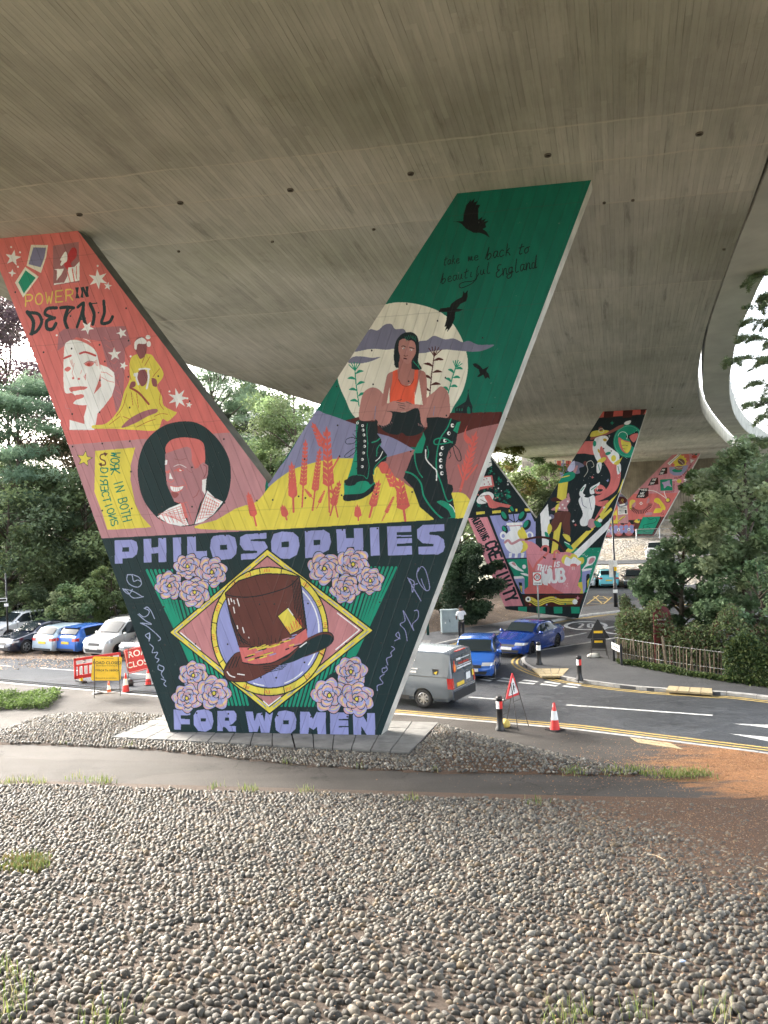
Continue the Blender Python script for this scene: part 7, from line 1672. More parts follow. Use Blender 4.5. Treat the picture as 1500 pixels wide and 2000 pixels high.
KIND = {
 'hatch': dict(top=[(0, .36), (.015, .46), (.06, .54), (.20, .62), (.25, .65), (.44, .965), (.56, 1), (.78, .985), (.86, .95), (.955, .70), (.985, .62), (1, .34)], belt=.63, ws=(.25, .44), rw=(.86, .955), side=(.30, .83), wb=(.185, .80), r=.215, inset=.80),
 'sedan': dict(top=[(0, .36), (.015, .46), (.05, .56), (.22, .66), (.285, .70), (.44, .97), (.54, 1), (.66, .985), (.74, .94), (.87, .76), (.97, .74), (.99, .68), (1, .34)], belt=.665, ws=(.285, .44), rw=(.74, .865), side=(.33, .80), wb=(.19, .80), r=.232, inset=.76),
 'mpv': dict(top=[(0, .34), (.012, .44), (.05, .55), (.17, .61), (.205, .635), (.36, .955), (.48, 1), (.90, .985), (.955, .95), (.985, .62), (1, .30)], belt=.60, ws=(.205, .36), rw=(.958, .982), side=(.25, .90), wb=(.19, .80), r=.185, inset=.84),
 'van': dict(top=[(0, .30), (.012, .40), (.04, .48), (.14, .55), (.18, .585), (.31, .95), (.42, 1), (.93, .99), (.975, .965), (.99, .56), (1, .24)], belt=.56, ws=(.18, .31), rw=(.978, .988), side=(.22, .40), wb=(.17, .79), r=.165, inset=.86)}
def car_base(kind, L, W, H):
    K = KIND[kind]; tx, tz = zip(*K['top']); half = W / 2; belt = K['belt'] * H; zb = .13 * H
    def ztop(t): return float(np.interp(t, tx, tz)) * H
    def hw(t): return half * (1 - .16 * max(0, 1 - t / .09) ** 1.8 - .07 * max(0, (t - .93) / .07) ** 1.8)
    def X(t): return L / 2 - t * L
    def ywin(t, z):
        zt = ztop(t) - .05; w = hw(t)
        f = np.clip((z - belt) / max(.05, zt - belt), 0, 1); return w * (.985 + (K['inset'] - .985) * f ** 1.15)
    st = sorted(set([round(float(q), 4) for q in np.r_[np.linspace(0, 1, 27), tx]])); rings = []
    for t in st:
        w, zt = hw(t), ztop(t); b = belt * (0.985 + .03 * t)
        zl = zb + (.04 * H if t < .03 or t > .97 else 0)
        if zt > belt + .08: pts = [(0, zl), (w * .90, zl), (w * .975, zl + .06 * H), (w, .36 * H), (w * .985, belt), (w * K['inset'] * 1.0, zt - .05), (w * (K['inset'] - .07), zt - .008), (0, zt + .015)]
        else:
            m = min(belt, zt - .03); pts = [(0, zl), (w * .90, zl), (w * .975, zl + .06 * H), (w, min(.36 * H, m - .02)), (w * .975, m - .005), (w * .93, zt - .012), (w * .80, zt), (0, zt + .02)]
        rings.append([(X(t), y, z) for y, z in pts] + [(X(t), -y, z) for y, z in reversed(pts[1:-1])])
    n = len(rings[0]); V = [p for r in rings for p in r]; F = []
    for i in range(len(rings) - 1):
        for k in range(n): F.append((i * n + k, i * n + (k + 1) % n, (i + 1) * n + (k + 1) % n, (i + 1) * n + k))
    F.append(tuple(range(n))); F.append(tuple((len(rings) - 1) * n + k for k in reversed(range(n))))
    body = mesh_obj('car_body', V, F, M_trim, None, False); r = K['r'] * H
    bm = bmesh.new(); bm.from_mesh(body.data); bmesh.ops.recalc_face_normals(bm, faces=bm.faces); bm.to_mesh(body.data); bm.free()
    wx = [X(t) for t in K['wb']]; cut = MB()
    for x in wx:
        for s in (1, -1):
            pts = [((r * 1.16) * math.cos(a), (r * 1.16) * math.sin(a)) for a in np.linspace(0, 2 * math.pi, 25)[:-1]]
            y0, y1 = sorted((s * (half - .24), s * (half + .1)))
            cut.add([(x + p[0], y0, r + p[1]) for p in pts] + [(x + p[0], y1, r + p[1]) for p in pts],
                    [tuple(range(24)), tuple(reversed(range(24, 48)))] + [(i, 24 + i, 24 + (i + 1) % 24, (i + 1) % 24) for i in range(24)])
    co = cut.build('cut', M_trim); bm = bmesh.new(); bm.from_mesh(co.data); bmesh.ops.recalc_face_normals(bm, faces=bm.faces); bm.to_mesh(co.data); bm.free()
    md = body.modifiers.new('b', 'BOOLEAN'); md.object = co; md.operation = 'DIFFERENCE'; md.solver = 'EXACT'
    dg = bpy.context.evaluated_depsgraph_get(); me = bpy.data.meshes.new_from_object(body.evaluated_get(dg))
    me.polygons.foreach_set('use_smooth', [True] * len(me.polygons)); me.set_sharp_from_angle(angle=math.radians(28))
    bpy.data.objects.remove(body); bpy.data.objects.remove(co)
    return me, dict(ztop=ztop, hw=hw, X=X, ywin=ywin, belt=belt, r=r, wx=wx, half=half, K=K, L=L, W=W, H=H)
_cb = {}
def car(kind, label, P, f, L, W, H, col_, lamp_on=False, dark_rim=False, plate='', roof_rail=False, group=None, van_print=False, z0=0.0, front_at=True, spoil=False, cat='car', txt=None):
    """P: ground point under the middle of the end that faces us; f: heading of the nose"""
    key = (kind, L, W, H)
    if key not in _cb: _cb[key] = car_base(kind, L, W, H)
    me0, q = _cb[key]; me = me0.copy(); m = paint('car_paint', col_[:3], *(col_[3:] if len(col_) > 3 else ())); me.materials.clear(); me.materials.append(m)
    f = np.array([f[0], f[1], 0.0]); f /= np.linalg.norm(f); c = np.array(P) - f * (L / 2 if front_at else -L / 2)
    root = empty({'van': 'parked_van' if cat == 'car' else 'delivery_van'}.get(kind, 'car') if kind == 'van' else 'car', (c[0], c[1], z0), math.atan2(f[1], f[0]), label, 'van' if kind == 'van' else 'car', group)
    o = bpy.data.objects.new('body', me); col.objects.link(o); o.parent = root
    K, X, zt, hw, yw, belt, r = q['K'], q['X'], q['ztop'], q['hw'], q['ywin'], q['belt'], q['r']
    tx_, tz_ = map(np.array, zip(*K['top']))
    fr_ = tx_ < .3; re_ = tx_ > .93
    def tfz(z, rear): return float(np.interp(-z / H, -tz_[re_], tx_[re_])) if rear else float(np.interp(z / H, tz_[fr_], tx_[fr_]))
    def panel(name, fn, nu, nv, mat, par=root, thick=0.006):
        V = [fn(i / nu, j / nv) for j in range(nv + 1) for i in range(nu + 1)]; n1 = nu + 1
        F = [(j * n1 + i, j * n1 + i + 1, (j + 1) * n1 + i + 1, (j + 1) * n1 + i) for j in range(nv) for i in range(nu)]
        return mesh_obj(name, V, F, mat, par, True)
    def screen(t0, t1, name):
        t0_, t1_ = t0 + (t1 - t0) * .07, t1 - (t1 - t0) * .10; s = -1 if name == 'rear_window' else 1
        def fn(a, b):
            t = t0_ + (t1_ - t0_) * b; w = min(hw(t) * .93, yw(t, zt(t) - .04) * .95); y = (a * 2 - 1) * w
            return (X(t) + s * .03, y, zt(t) + .03 + .016 * (1 - (2 * a - 1) ** 2))
        return panel(name, fn, 8, 4, M_glass)
    screen(*K['ws'], 'windscreen')
    if kind not in ('van',):
        a0, a1 = K['rw']
        if kind == 'mpv':
            panel('rear_window', lambda a, b: (X(a0 + (a1 - a0) * b) - .02, (a * 2 - 1) * hw(.97) * (.78 + .08 * b), belt + .06 + (zt(a0) - belt - .12) * (1 - b)), 6, 3, M_glass)
        else: screen(a1, a0, 'rear_window')
    s0, s1 = K['side']; mid = s0 + (s1 - s0) * (.47 if kind != 'van' else 1.0)
    for s in (1, -1):
        segs = [(s0, mid - .008), (mid + .008, s1)] if kind != 'van' else [(s0, s1)]
        if kind == 'mpv': segs = [(s0, .44), (.47, .66), (.69, s1)]
        for (a_, b_) in segs:
            def fn(a, b, a_=a_, b_=b_):
                t = a_ + (b_ - a_) * a; z0_ = belt + .03; z1_ = zt(t) - .085; z = z0_ + (max(z1_, z0_ + .01) - z0_) * b
                return (X(t), s * (yw(t, z) + .007), z)
            panel('side_window', fn, 7, 3, M_glass)
        # door gaps, sill and handles
        for t in ((s0 + .02, mid, s1 - .05) if kind != 'van' else (.21, .40, .66)):
            panel('door_gap', lambda a, b, t=t: (X(t) + (a - .5) * .014, s * (hw(t) * (.985 if b > .4 else .99) + .008), .22 * H + (belt - .22 * H) * b), 1, 3, M_trim)
        for t in ((mid - .04, s1 - .09) if kind != 'van' else (.38,)):
            MB().box(X(t) - .08, s * (q['half'] * .99) - .015, belt - .115, X(t) + .08, s * (q['half'] * .99) + .02, belt - .085).build('door_handle', m, root)
        if kind == 'van':
            panel('sliding_door_rail', lambda a, b: (X(.42 + .55 * a), s * (q['half'] * 1.0 + .008), .555 * H + .018 * b), 6, 1, M_trim)
        panel('sill', lambda a, b: (X(K['wb'][0] + .1 + (K['wb'][1] - K['wb'][0] - .2) * a), s * (q['half'] * .985 + .012), .135 * H + .07 * H * b), 4, 1, M_trim if kind in ('mpv', 'van') else m)
        t = K['side'][0] + .015; mr = MB().lathe([(0, -.07), (.07, -.06), (.10, 0), (.07, .06), (0, .07)], 10, Matrix.Translation((X(t) + .02, s * (q['half'] + .11), belt + .06)) @ Matrix.Diagonal((.7, 1.1, 1, 1)))
        mr.box(X(t) - .02, min(s * (q['half'] * .95), s * (q['half'] + .08)), belt + .0, X(t) + .04, max(s * (q['half'] * .95), s * (q['half'] + .08)), belt + .04); mr.build('wing_mirror', m, root, True)
        # lamps
        zl0, zl1 = (.415, .50) if kind != 'mpv' else (.42, .52)
        def lamp(a, b, z0, z1, rear, y0=.52, reach=.075):
            z = (z0 + (z1 - z0) * b) * H; t0 = tfz(z, rear); sg = -1 if rear else 1
            if a < .45: return (X(t0) + sg * .014, s * hw(t0) * (y0 + (1.0 - y0) * a / .45), z)
            t = t0 + sg * reach * (a - .45) / .55; return (X(t) + sg * .006, s * (hw(t) * .99 + .012), z + .012 * (a - .45))
        panel('headlight', lambda a, b: lamp(a, b, zl0 + .02 * a, zl1 - .012 * abs(a - .3), False), 9, 3, M_lampc)
        if kind == 'van': panel('tail_light', lambda a, b: lamp(a, b, .36, .545, True, .86, .03), 9, 4, M_lampr)
        else: panel('tail_light', lambda a, b: lamp(a, b, .50, .60, True, .66, .05), 9, 3, M_lampr)
        for x in q['wx']:
            M = Matrix.Translation((x, s * (q['half'] - .105), r)) @ Matrix.Rotation(-s * math.pi / 2, 4, 'X')
            w_ = MB().lathe([(r * .62, -.10), (r * .92, -.10), (r, -.07), (r, .06), (r * .93, .09), (r * .64, .09), (r * .62, .06)], 28, M).build('tyre', M_tyre, root, True)
            rim = MB().lathe([(0, .03), (r * .60, .0), (r * .60, -.06)], 20, M, 1).lathe([(r * .66, .085), (r * .60, .095), (r * .58, .04)], 24, M)
            for k in range(5 if kind != 'van' else 8):
                a = 2 * math.pi * k / (5 if kind != 'van' else 8); R_ = M @ Matrix.Rotation(a, 4, 'Z')
                rim.box(0, -r * .09, .045, r * .60, r * .09, .075, M=R_)
            rim.lathe([(0, .09), (r * .16, .085), (r * .18, .04)], 12, M); rim.build('wheel_rim', M_rim, root, mats=[M_rimb if dark_rim else M_rim, M_trim])
    # nose and tail details
    zf = .13 * H
    panel('grille', lambda a, b: (X(tfz((.365 + .075 * b) * H, False)) + .014, (a * 2 - 1) * q['half'] * .44, (.365 + .075 * b) * H), 4, 2, M_trim)
    panel('lower_grille', lambda a, b: (X(.0) + .012, (a * 2 - 1) * q['half'] * (.62 + .08 * b), (.185 + .09 * b) * H), 4, 1, M_trim)
    for end, mm in ((0, M_pw), (1, M_py)):
        sx_ = 1 if end == 0 else -1; zz = (.265 if end == 0 else (.38 if kind == 'van' else .40)) * H
        yo = -.28 if (kind == 'van' and end) else 0
        xe = L / 2 if end == 0 else -X(tfz(zz, True)); po = MB().box(sx_ * xe + (-.02 if sx_ > 0 else -.022), -.26 - yo, zz, sx_ * xe + (.022 if sx_ > 0 else .02), .26 - yo, zz + .115).build('number_plate', mm, root)
    panel('rear_bumper_trim', lambda a, b: (X(1) - .01, (a * 2 - 1) * q['half'] * .80, (.17 + .07 * b) * H), 4, 1, M_trim)
    if roof_rail:
        for s in (1, -1): MB().tube([(X(t), s * yw(t, zt(t) - .05) * .93, zt(t) + (.05 if 0 < i < 4 else 0)) for i, t in enumerate((.40, .43, .6, .86, .90))], .018, 6).build('roof_rail', M_trim, root)
    if spoil: MB().prism([(X(.84), -hw(.9) * .72), (X(.84), hw(.9) * .72), (X(.90), hw(.9) * .68), (X(.90), -hw(.9) * .68)], zt(.84) - .01, zt(.84) + .03).build('spoiler', m, root)
    MB().box(-L * .38, -W * .36, .16 * H, L * .38, W * .36, .22 * H).build('underbody', M_trim, root)
    return root, q, m
FC = np.array([-0.47, -0.88]); GL = 'cars parked in the left car park'
def gp(px, py, z=0.0): return at(px, py, z)
car('mpv', 'grey-white people carrier with black wheels parked nose out left of the pillar', gp(183, 1288), FC, 4.2, 1.72, 1.78, (.52, .52, .50, .3, .2), dark_rim=True, roof_rail=True, group=GL)
car('sedan', 'dark grey saloon half hidden by the largest pillar, beside the people carrier', gp(252, 1290), FC, 4.4, 1.62, 1.42, (.035, .038, .042, .25, .3), group=GL)
car('hatch', 'bright blue hatchback parked tail out, tight against the grey people carrier', gp(127, 1280), -FC, 3.9, 1.56, 1.40, (.03, .14, .52, .25, .2), front_at=False, group=GL, spoil=True)
car('hatch', 'pale silver-blue hatchback parked tail out beside the bright blue one', gp(82, 1279), -FC, 3.9, 1.60, 1.40, (.40, .50, .58, .3, .2), front_at=False, group=GL)
car('sedan', 'near-black saloon with silver wheels parked nose out at the left edge', gp(2, 1280), FC, 4.6, 1.72, 1.46, (.012, .018, .04, .22, .3), group=GL)
car('hatch', 'white hatchback behind the near-black saloon', gp(-24, 1258), FC, 4.1, 1.7, 1.66, (.72, .73, .73, .3, .0), group=GL)
car('mpv', 'white car mostly outside the left edge of the picture', gp(-62, 1248), FC, 4.2, 1.7, 1.84, (.70, .71, .71, .3, .0), group=GL)
# moving traffic
_, q, m = car('van', 'grey panel van with flame logo on its rear doors, driving out from behind the pillar', gp(909, 1376), (-.86, .50), 5.1, 1.90, 1.84, (.13, .155, .185, .25, .35), front_at=False, cat='delivery'); VAN = _
car('hatch', 'bright blue hatchback meeting the grey van head on', gp(921, 1331), (-.22, -.975), 4.0, 1.72, 1.38, (.025, .12, .46, .25, .3))
car('sedan', 'deep blue saloon with black wheels waiting in the side road', gp(989, 1285), (-.60, -.80), 4.35, 1.76, 1.36, (.008, .045, .25, .2, .3), dark_rim=True)
GF = 'cars parked below the stone bank'
car('hatch', 'turquoise hatchback parked tail out below the stone bank', gp(1190, 1149), (.22, .97), 3.7, 1.66, 1.52, (.16, .58, .66, .3, .0), front_at=False, group=GF)
car('hatch', 'dark charcoal hatchback parked nose out beside the turquoise car', gp(1240, 1150), (-.30, -.95), 4.0, 1.74, 1.48, (.03, .036, .045, .25, .3), group=GF)
car('hatch', 'white hatchback half hidden by the middle pillar edge', gp(1143, 1149), (-.28, -.95), 3.9, 1.70, 1.50, (.72, .73, .73, .3, .0), group=GF)
P_ = at_depth(1278, 1092, 75.5); car('mpv', 'white van-like car up on the access road of the stone bank', (P_[0], P_[1], 0), (-.45, -.89), 4.2, 1.75, 1.82, (.62, .64, .66, .3, .1), z0=1.56)
# the van's rear doors and sign writing
Lh = q['L'] / 2; Hh = q['H']
def txt_obj(name, s, size, M, mat, parent, align='CENTER', extr=0.002, shear=0.0):
    cu = bpy.data.curves.new(name, 'FONT'); cu.body = s; cu.size = size; cu.align_x = align; cu.align_y = 'CENTER'; cu.extrude = extr; cu.shear = shear; cu.resolution_u = 3; cu.offset = size * .014
    o = bpy.data.objects.new(name, cu); me = bpy.data.meshes.new_from_object(o); bpy.data.objects.remove(o)
    me.materials.clear(); me.materials.append(mat); o = bpy.data.objects.new(name, me); col.objects.link(o); o.parent = parent; o.matrix_local = M
    return o
def axes(o, x, y):                                     # text frame: origin, right direction, up direction
    x = Vector(x).normalized(); y = Vector(y).normalized(); z = x.cross(y)
    return Matrix(((x[0], y[0], z[0], o[0]), (x[1], y[1], z[1], o[1]), (x[2], y[2], z[2], o[2]), (0, 0, 0, 1)))
M_pwht = simple('white_print', (0.75, 0.75, 0.75), 0.5); M_pred = simple('red_print', (0.60, 0.07, 0.04), 0.5); M_pyel = simple('yellow_print', (0.75, 0.55, 0.05), 0.5); M_pblk = simple('black_print', (0.015, 0.015, 0.015), 0.5)
zt, Xv = q['ztop'], q['X']
def back_x(z):                                          # rear face position at height z
    ts, hs = zip(*[p for p in KIND['van']['top'] if p[0] >= .93]); return -(np.interp(-z / Hh, [-h for h in hs], ts) * q['L'] - Lh) - .014
for name, y0, y1, z0, z1, mm in (('rear_door_window', .06, .78, 1.16, 1.64, M_glass), ('rear_door_window', -.78, -.06, 1.16, 1.64, M_glass), ('door_gap', -.008, .008, .46, 1.78, M_trim), ('rear_step', -.84, .84, .28, .56, M_trim), ('door_edge_trim', -.86, .86, .63, .665, M_rim)):
    if name == 'rear_door_window': mm = paint('blanked_window', (.10, .12, .14), .15, .3)
    mesh_obj(name, [(back_x(z0) - .003, y0, z0), (back_x(z0) - .003, y1, z0), (back_x(z1) - .003, y1, z1), (back_x(z1) - .003, y0, z1)], [(0, 3, 2, 1)], mm, VAN)
MB().box(Xv(.98) - .01, -.35, Hh - .06, Xv(.965), .35, Hh - .03).build('brake_light', M_lampr, VAN)
bx = lambda z: back_x(z) - .012
upv = (bx(1.6) - bx(1.1), 0, .5)
fl = [(-.09, -.16), (-.02, -.19), (.07, -.15), (.10, -.04), (.05, .06), (.02, .19), (-.05, .08), (-.10, -.02)]
mesh_obj('flame_logo', [(bx(1.36 + z) - .002, .62 - y, 1.36 + z) for y, z in [(a, b) for a, b in bez(fl, 4, True)]], [tuple(range(32))], M_pred, VAN)
mesh_obj('flame_logo', [(bx(1.32 + z * .6) - .005, .61 - y * .6, 1.32 + z * .6) for y, z in [(a, b) for a, b in bez(fl, 4, True)]], [tuple(range(32))], simple('flame_orange', (.85, .28, .03), .5), VAN)
txt_obj('lettering', 'Heating & Plumbing', .10, axes((bx(1.40), -.10, 1.40), (0, -1, 0), upv), M_pred, VAN)
def fine_print(ps):                                     # lines too small to read at this distance
    rr = random.Random(len(ps)); b = MB()
    for x0, x1, z, h, side in ps:
        x = x0
        while x < x1:
            w = rr.uniform(.03, .09)
            if side == 'rear': b.add([(bx(z), -x, z), (bx(z), -x - w, z), (bx(z + h), -x - w, z + h), (bx(z + h), -x, z + h)], [(0, 1, 2, 3)])
            else: yq = lambda zz: q['ywin'](.5, zz) + .014; b.add([(-x, yq(z), z), (-x - w, yq(z), z), (-x - w, yq(z + h), z + h), (-x, yq(z + h), z + h)], [(0, 1, 2, 3)])
            x += w + rr.uniform(.008, .02)
    b.build('small_print', M_pwht, VAN)['kind'] = 'stuff'
hy = q['half'] + .012
fine_print([(-.42, -.12, 1.50, .07, 'rear'), (-.05, .62, 1.52, .03, 'rear'), (-.40, .66, 1.31, .025, 'rear'), (-.42, .64, 1.23, .05, 'rear'), (-.9, 1.2, 1.50, .05, 'l'), (-.9, 1.3, 1.24, .035, 'l'), (-.9, -.1, 1.13, .08, 'l'), (.1, 1.2, 1.13, .06, 'l')])
txt_obj('lettering', 'Heating & Plumbing', .17, axes((-.15, q['ywin'](.5, 1.36) + .014, 1.36), (-1, 0, 0), (0, q['ywin'](.5, 1.46) - q['ywin'](.5, 1.36), .1)), M_pred, VAN)
for x0, zz in ((-1.95, 1.18),):
    yy = q['ywin'](.9, zz) * .99 + .010; MB().box(x0 - .10, yy - .01, zz - .12, x0 + .10, yy + .006, zz + .10).build('trade_badge', M_pblk, VAN)
    mesh_obj('trade_badge', [(x0 - .03, yy + .008, zz - .07), (x0 - .08, yy + .008, zz + .05), (x0 + .06, yy + .008, zz - .02)], [(0, 1, 2)], M_pyel, VAN)
mesh_obj('trade_badge', [(bx(.95), -.82, .84), (bx(.95), -.68, .84), (bx(1.0) - .004, -.66, 1.03), (bx(1.0) - .004, -.74, 1.06)], [(0, 3, 2, 1)], M_pyel, VAN)
mesh_obj('notice_sticker', [(bx(.85) - .004, -.50, .80), (bx(.85) - .004, -.16, .80), (bx(1.0) - .004, -.16, 1.02), (bx(1.0) - .004, -.50, 1.02)], [(0, 3, 2, 1)], M_pw, VAN)
# ================================================================== street furniture, signs, people
M_redp = simple('red_plastic', (0.62, 0.035, 0.03), 0.45); M_refl = simple('white_reflective', (0.80, 0.80, 0.78), 0.4); M_orangep = simple('orange_plastic', (0.80, 0.13, 0.03), 0.5)
M_signred = simple('sign_red', (0.55, 0.03, 0.035), 0.4, var=.08); M_signyel = simple('sign_yellow', (0.85, 0.52, 0.02), 0.45, var=.08); M_blk = simple('black_paint', (0.012, 0.012, 0.013), 0.45)
M_frame = simple('dark_steel_frame', (0.06, 0.055, 0.05), 0.5, metal=0.5); M_greypost = simple('grey_post', (0.30, 0.32, 0.32), 0.5, metal=0.3); M_sand = simple('sandbag', (0.10, 0.09, 0.07), 0.9, var=.3)
def heading(P): return math.atan2(P[1], P[0]) - math.pi / 2     # turned square to the camera's line of sight
def cone(px, py, h, label, body=M_redp, squash=1.0):
    P = at(px, py, .11 if py > 1400 else 0.0); r = empty('traffic_cone', tuple(P), random.Random(px).uniform(0, 1), label, 'traffic cone', 'traffic cones at the roadworks')
    MB().box(-.19 * h / .75, -.19 * h / .75, 0, .19 * h / .75, .19 * h / .75, .035).build('base', M_blk, r)
    f = lambda z: (.135 - .105 * z) * h / .75
    for a, b, m, n in ((0, .36, body, 'lower_body'), (.36, .70, M_refl, 'reflective_sleeve'), (.70, 1.0, body, 'upper_body')):
        k = .003 if m is M_refl else 0
        MB().lathe([(f(a) + k, .035 + a * (h - .035)), (f(b) + k, .035 + b * (h - .035))] + ([(f(b) * .6, .035 + b * (h - .035))] if b == 1 else []), 22).build(n, m, r, True)
    return r
cone(1084, 1426, .76, 'red and white traffic cone standing alone on the kerb right of the tripod sign')
cone(246, 1352, .72, 'red and white cone between the yellow and the red road closed signs')
cone(290, 1338, .66, 'red and white cone behind the legs of the red road closed sign')
cone(213, 1357, .50, 'short orange cone under the yellow road closed sign', M_orangep)
def bollard(px, py, h, label, band):
    P = at(px, py, .11); r = empty('bollard', tuple(P), 0, label, 'bollard', 'black bollards on the pavements')
    MB().lathe([(.14, 0), (.14, .05), (.105, .10), (.10, .16), (.085, .20), (.085, h - .12), (.09, h - .12), (.09, h - .03), (.07, h), (0, h)], 20).build('post', M_blk, r, True)
    b = MB().lathe([(.0885, h - .34), (.0885, h - .13)], 24, mi=0)
    mi = [1 if (k % 24) < 12 else 0 for k in range(24)]; b.mi = mi
    b.build('reflective_band', M_refl, r, True, mats=[M_refl, M_redp] if band else [M_refl, M_refl])
    r.rotation_euler = (0, 0, heading(P) + (-1.57 if band else 0)); return r
bollard(977, 1426, .95, 'black bollard with a red and white band beside the tripod warning sign', 1)
bollard(1053, 1298, .92, 'black bollard with a white band at the corner by the tactile paving', 0)
bollard(1132, 1329, .90, 'black bollard with a red and white band in the middle of the far pavement', 1)
# roadworks triangle on a folding frame (turned away from us)
def tri_sign(px, py, D_head, label, front, h0, s, legs=1.0, mats=None):
    P = at(px, py, .11); r = empty('warning_sign', tuple(P), heading(P) + D_head, label, 'road sign', None); hh = s * .87
    z0 = h0; tri = [(-s / 2, z0), (s / 2, z0), (0, z0 + hh)]
    def rnd(k, y0, y1, mat, name, c=(0, z0 + hh / 3)):
        t = [(c[0] + (a - c[0]) * k, c[1] + (b - c[1]) * k) for a, b in tri]; pts = []
        for i in range(3):
            A, B, C = np.array(t[i - 1]), np.array(t[i]), np.array(t[(i + 1) % 3]); u = (A - B) / np.linalg.norm(A - B) * s * .07 * k; w = (C - B) / np.linalg.norm(C - B) * s * .07 * k
            pts += [B + u, B + u * .25 + w * .25, B + w]
        v = [(p[0], y0, p[1]) for p in pts] + [(p[0], y1, p[1]) for p in pts]; n = 9
        mesh_obj(name, v, [tuple(range(n)), tuple(reversed(range(n, 2 * n)))] + [(i, n + i, n + (i + 1) % n, (i + 1) % n) for i in range(n)], mat, r)
    rnd(1.0, -.014, .014, M_signred if front else M_blk, 'sign_plate')
    if front:
        rnd(.70, -.020, -.0142, M_refl, 'sign_face')
        mw = MB()                                         # digging man
        cz = z0 + hh * .34
        mw.prism([(-.02 * s, 0), (.04 * s, 0), (.06 * s, .11 * s), (-.02 * s, .13 * s)], -.026, -.022, M=Matrix.Translation((0, 0, cz)) @ Matrix.Rotation(math.pi / 2, 4, 'X') @ Matrix.Translation((0, 0, .048)))
        for a, b, w in (((.0, .0), (-.07, -.15), .035), ((.03, .0), (.08, -.15), .035), ((.02, .11), (.12, .0), .025), ((.16, .10), (.06, -.08), .014), ((-.02, .12), (.06, .03), .025)):
            d = Vector((b[0] - a[0], 0, b[1] - a[1])) * s; n_ = Vector((-d.z, 0, d.x)).normalized() * w * s * .5; A, B = Vector((a[0] * s, -.024, cz + a[1] * s)), Vector((b[0] * s, -.024, cz + b[1] * s))
            mw.add([A - n_, B - n_, B + n_, A + n_], [(0, 1, 2, 3)])
        mw.add([(.0 + .04 * s * math.cos(t), -.024, cz + .17 * s + .04 * s * math.sin(t)) for t in np.linspace(0, 6.28, 11)[:-1]], [tuple(range(10))])
        mw.add([(-.16 * s, -.024, cz - .17 * s), (-.04 * s, -.024, cz - .17 * s), (-.10 * s, -.024, cz - .07 * s)], [(0, 1, 2)]); mw.build('digging_man_symbol', M_blk, r)
    fr = MB()
    for sx_ in (-1, 1):
        fr.tube([(sx_ * s * .18, -.03, z0 + hh * .6), (sx_ * s * .38, -.30 * legs, 0)], .013, 6); fr.tube([(sx_ * s * .18, .03, z0 + hh * .6), (sx_ * s * .38, .42 * legs, 0)], .013, 6)
    for y_, t in ((-1, .25), (1, .25), (-1, .6), (1, .6)): fr.tube([(-s * (.38 - .2 * t), (-.30 * (1 - t) if y_ < 0 else .42 * (1 - t)) * legs, (z0 + hh * .6) * t), (s * (.38 - .2 * t), (-.30 * (1 - t) if y_ < 0 else .42 * (1 - t)) * legs, (z0 + hh * .6) * t)], .010, 6)
    fr.build('folding_frame', M_frame, r); return r
w1 = tri_sign(1004, 1420, 1.05, 'tripod roadworks triangle showing a digging man, on the near kerb', True, .86, .80)
w2 = tri_sign(1170, 1284, .08, 'black back of a triangular warning sign with small yellow stickers, on the far pavement', False, .80, .95)
for z_, w_, h_, y_ in ((1.02, .36, .10, -.018), (.62, .34, .09, -.018)): MB().box(-w_ / 2, y_ - .004, z_, w_ / 2, y_, z_ + h_).build('sticker', M_signyel, w2)
MB().box(-.30, -.014, .40, .30, .014, .78).build('lower_plate', M_blk, w2)
def blob(name, P, r3, mat, label, cat, seed, group=None):
    rg = np.random.default_rng(seed); v = ICV * (1 + .10 * np.sin(ICV @ rg.normal(0, 2.5, (3, 3))).sum(1)[:, None] * .6) * np.array(r3); v[:, 2] = np.maximum(v[:, 2], -r3[2] * .55)
    o = mesh_obj(name, v, [tuple(map(int, f)) for f in ICF], mat, None, True); o.location = (P[0], P[1], P[2] + r3[2] * .55); tag(o, label, cat, group); return o
M_sby = simple('yellow_sandbag', (.60, .46, .12), .8, var=.25); M_sbw = simple('white_sandbag', (.62, .60, .54), .8, var=.2)
blob('sandbag', at(987, 1420, .11), (.13, .18, .15), M_sby, 'yellow sandbag between the bollard and the tripod sign', 'sandbag', 1)
blob('sandbag', at(1160, 1284, .11), (.28, .16, .12), M_sbw, 'white sandbag at the foot of the black triangle sign', 'sandbag', 2)
blob('sandbag', at(190, 1360, 0), (.24, .18, .12), M_blk, 'black sandbag at the left leg of the yellow road closed sign', 'sandbag', 3)
blob('sandbag', at(255, 1340, 0), (.14, .14, .20), M_blk, 'black sandbag hanging beside the red road closed sign', 'sandbag', 4)
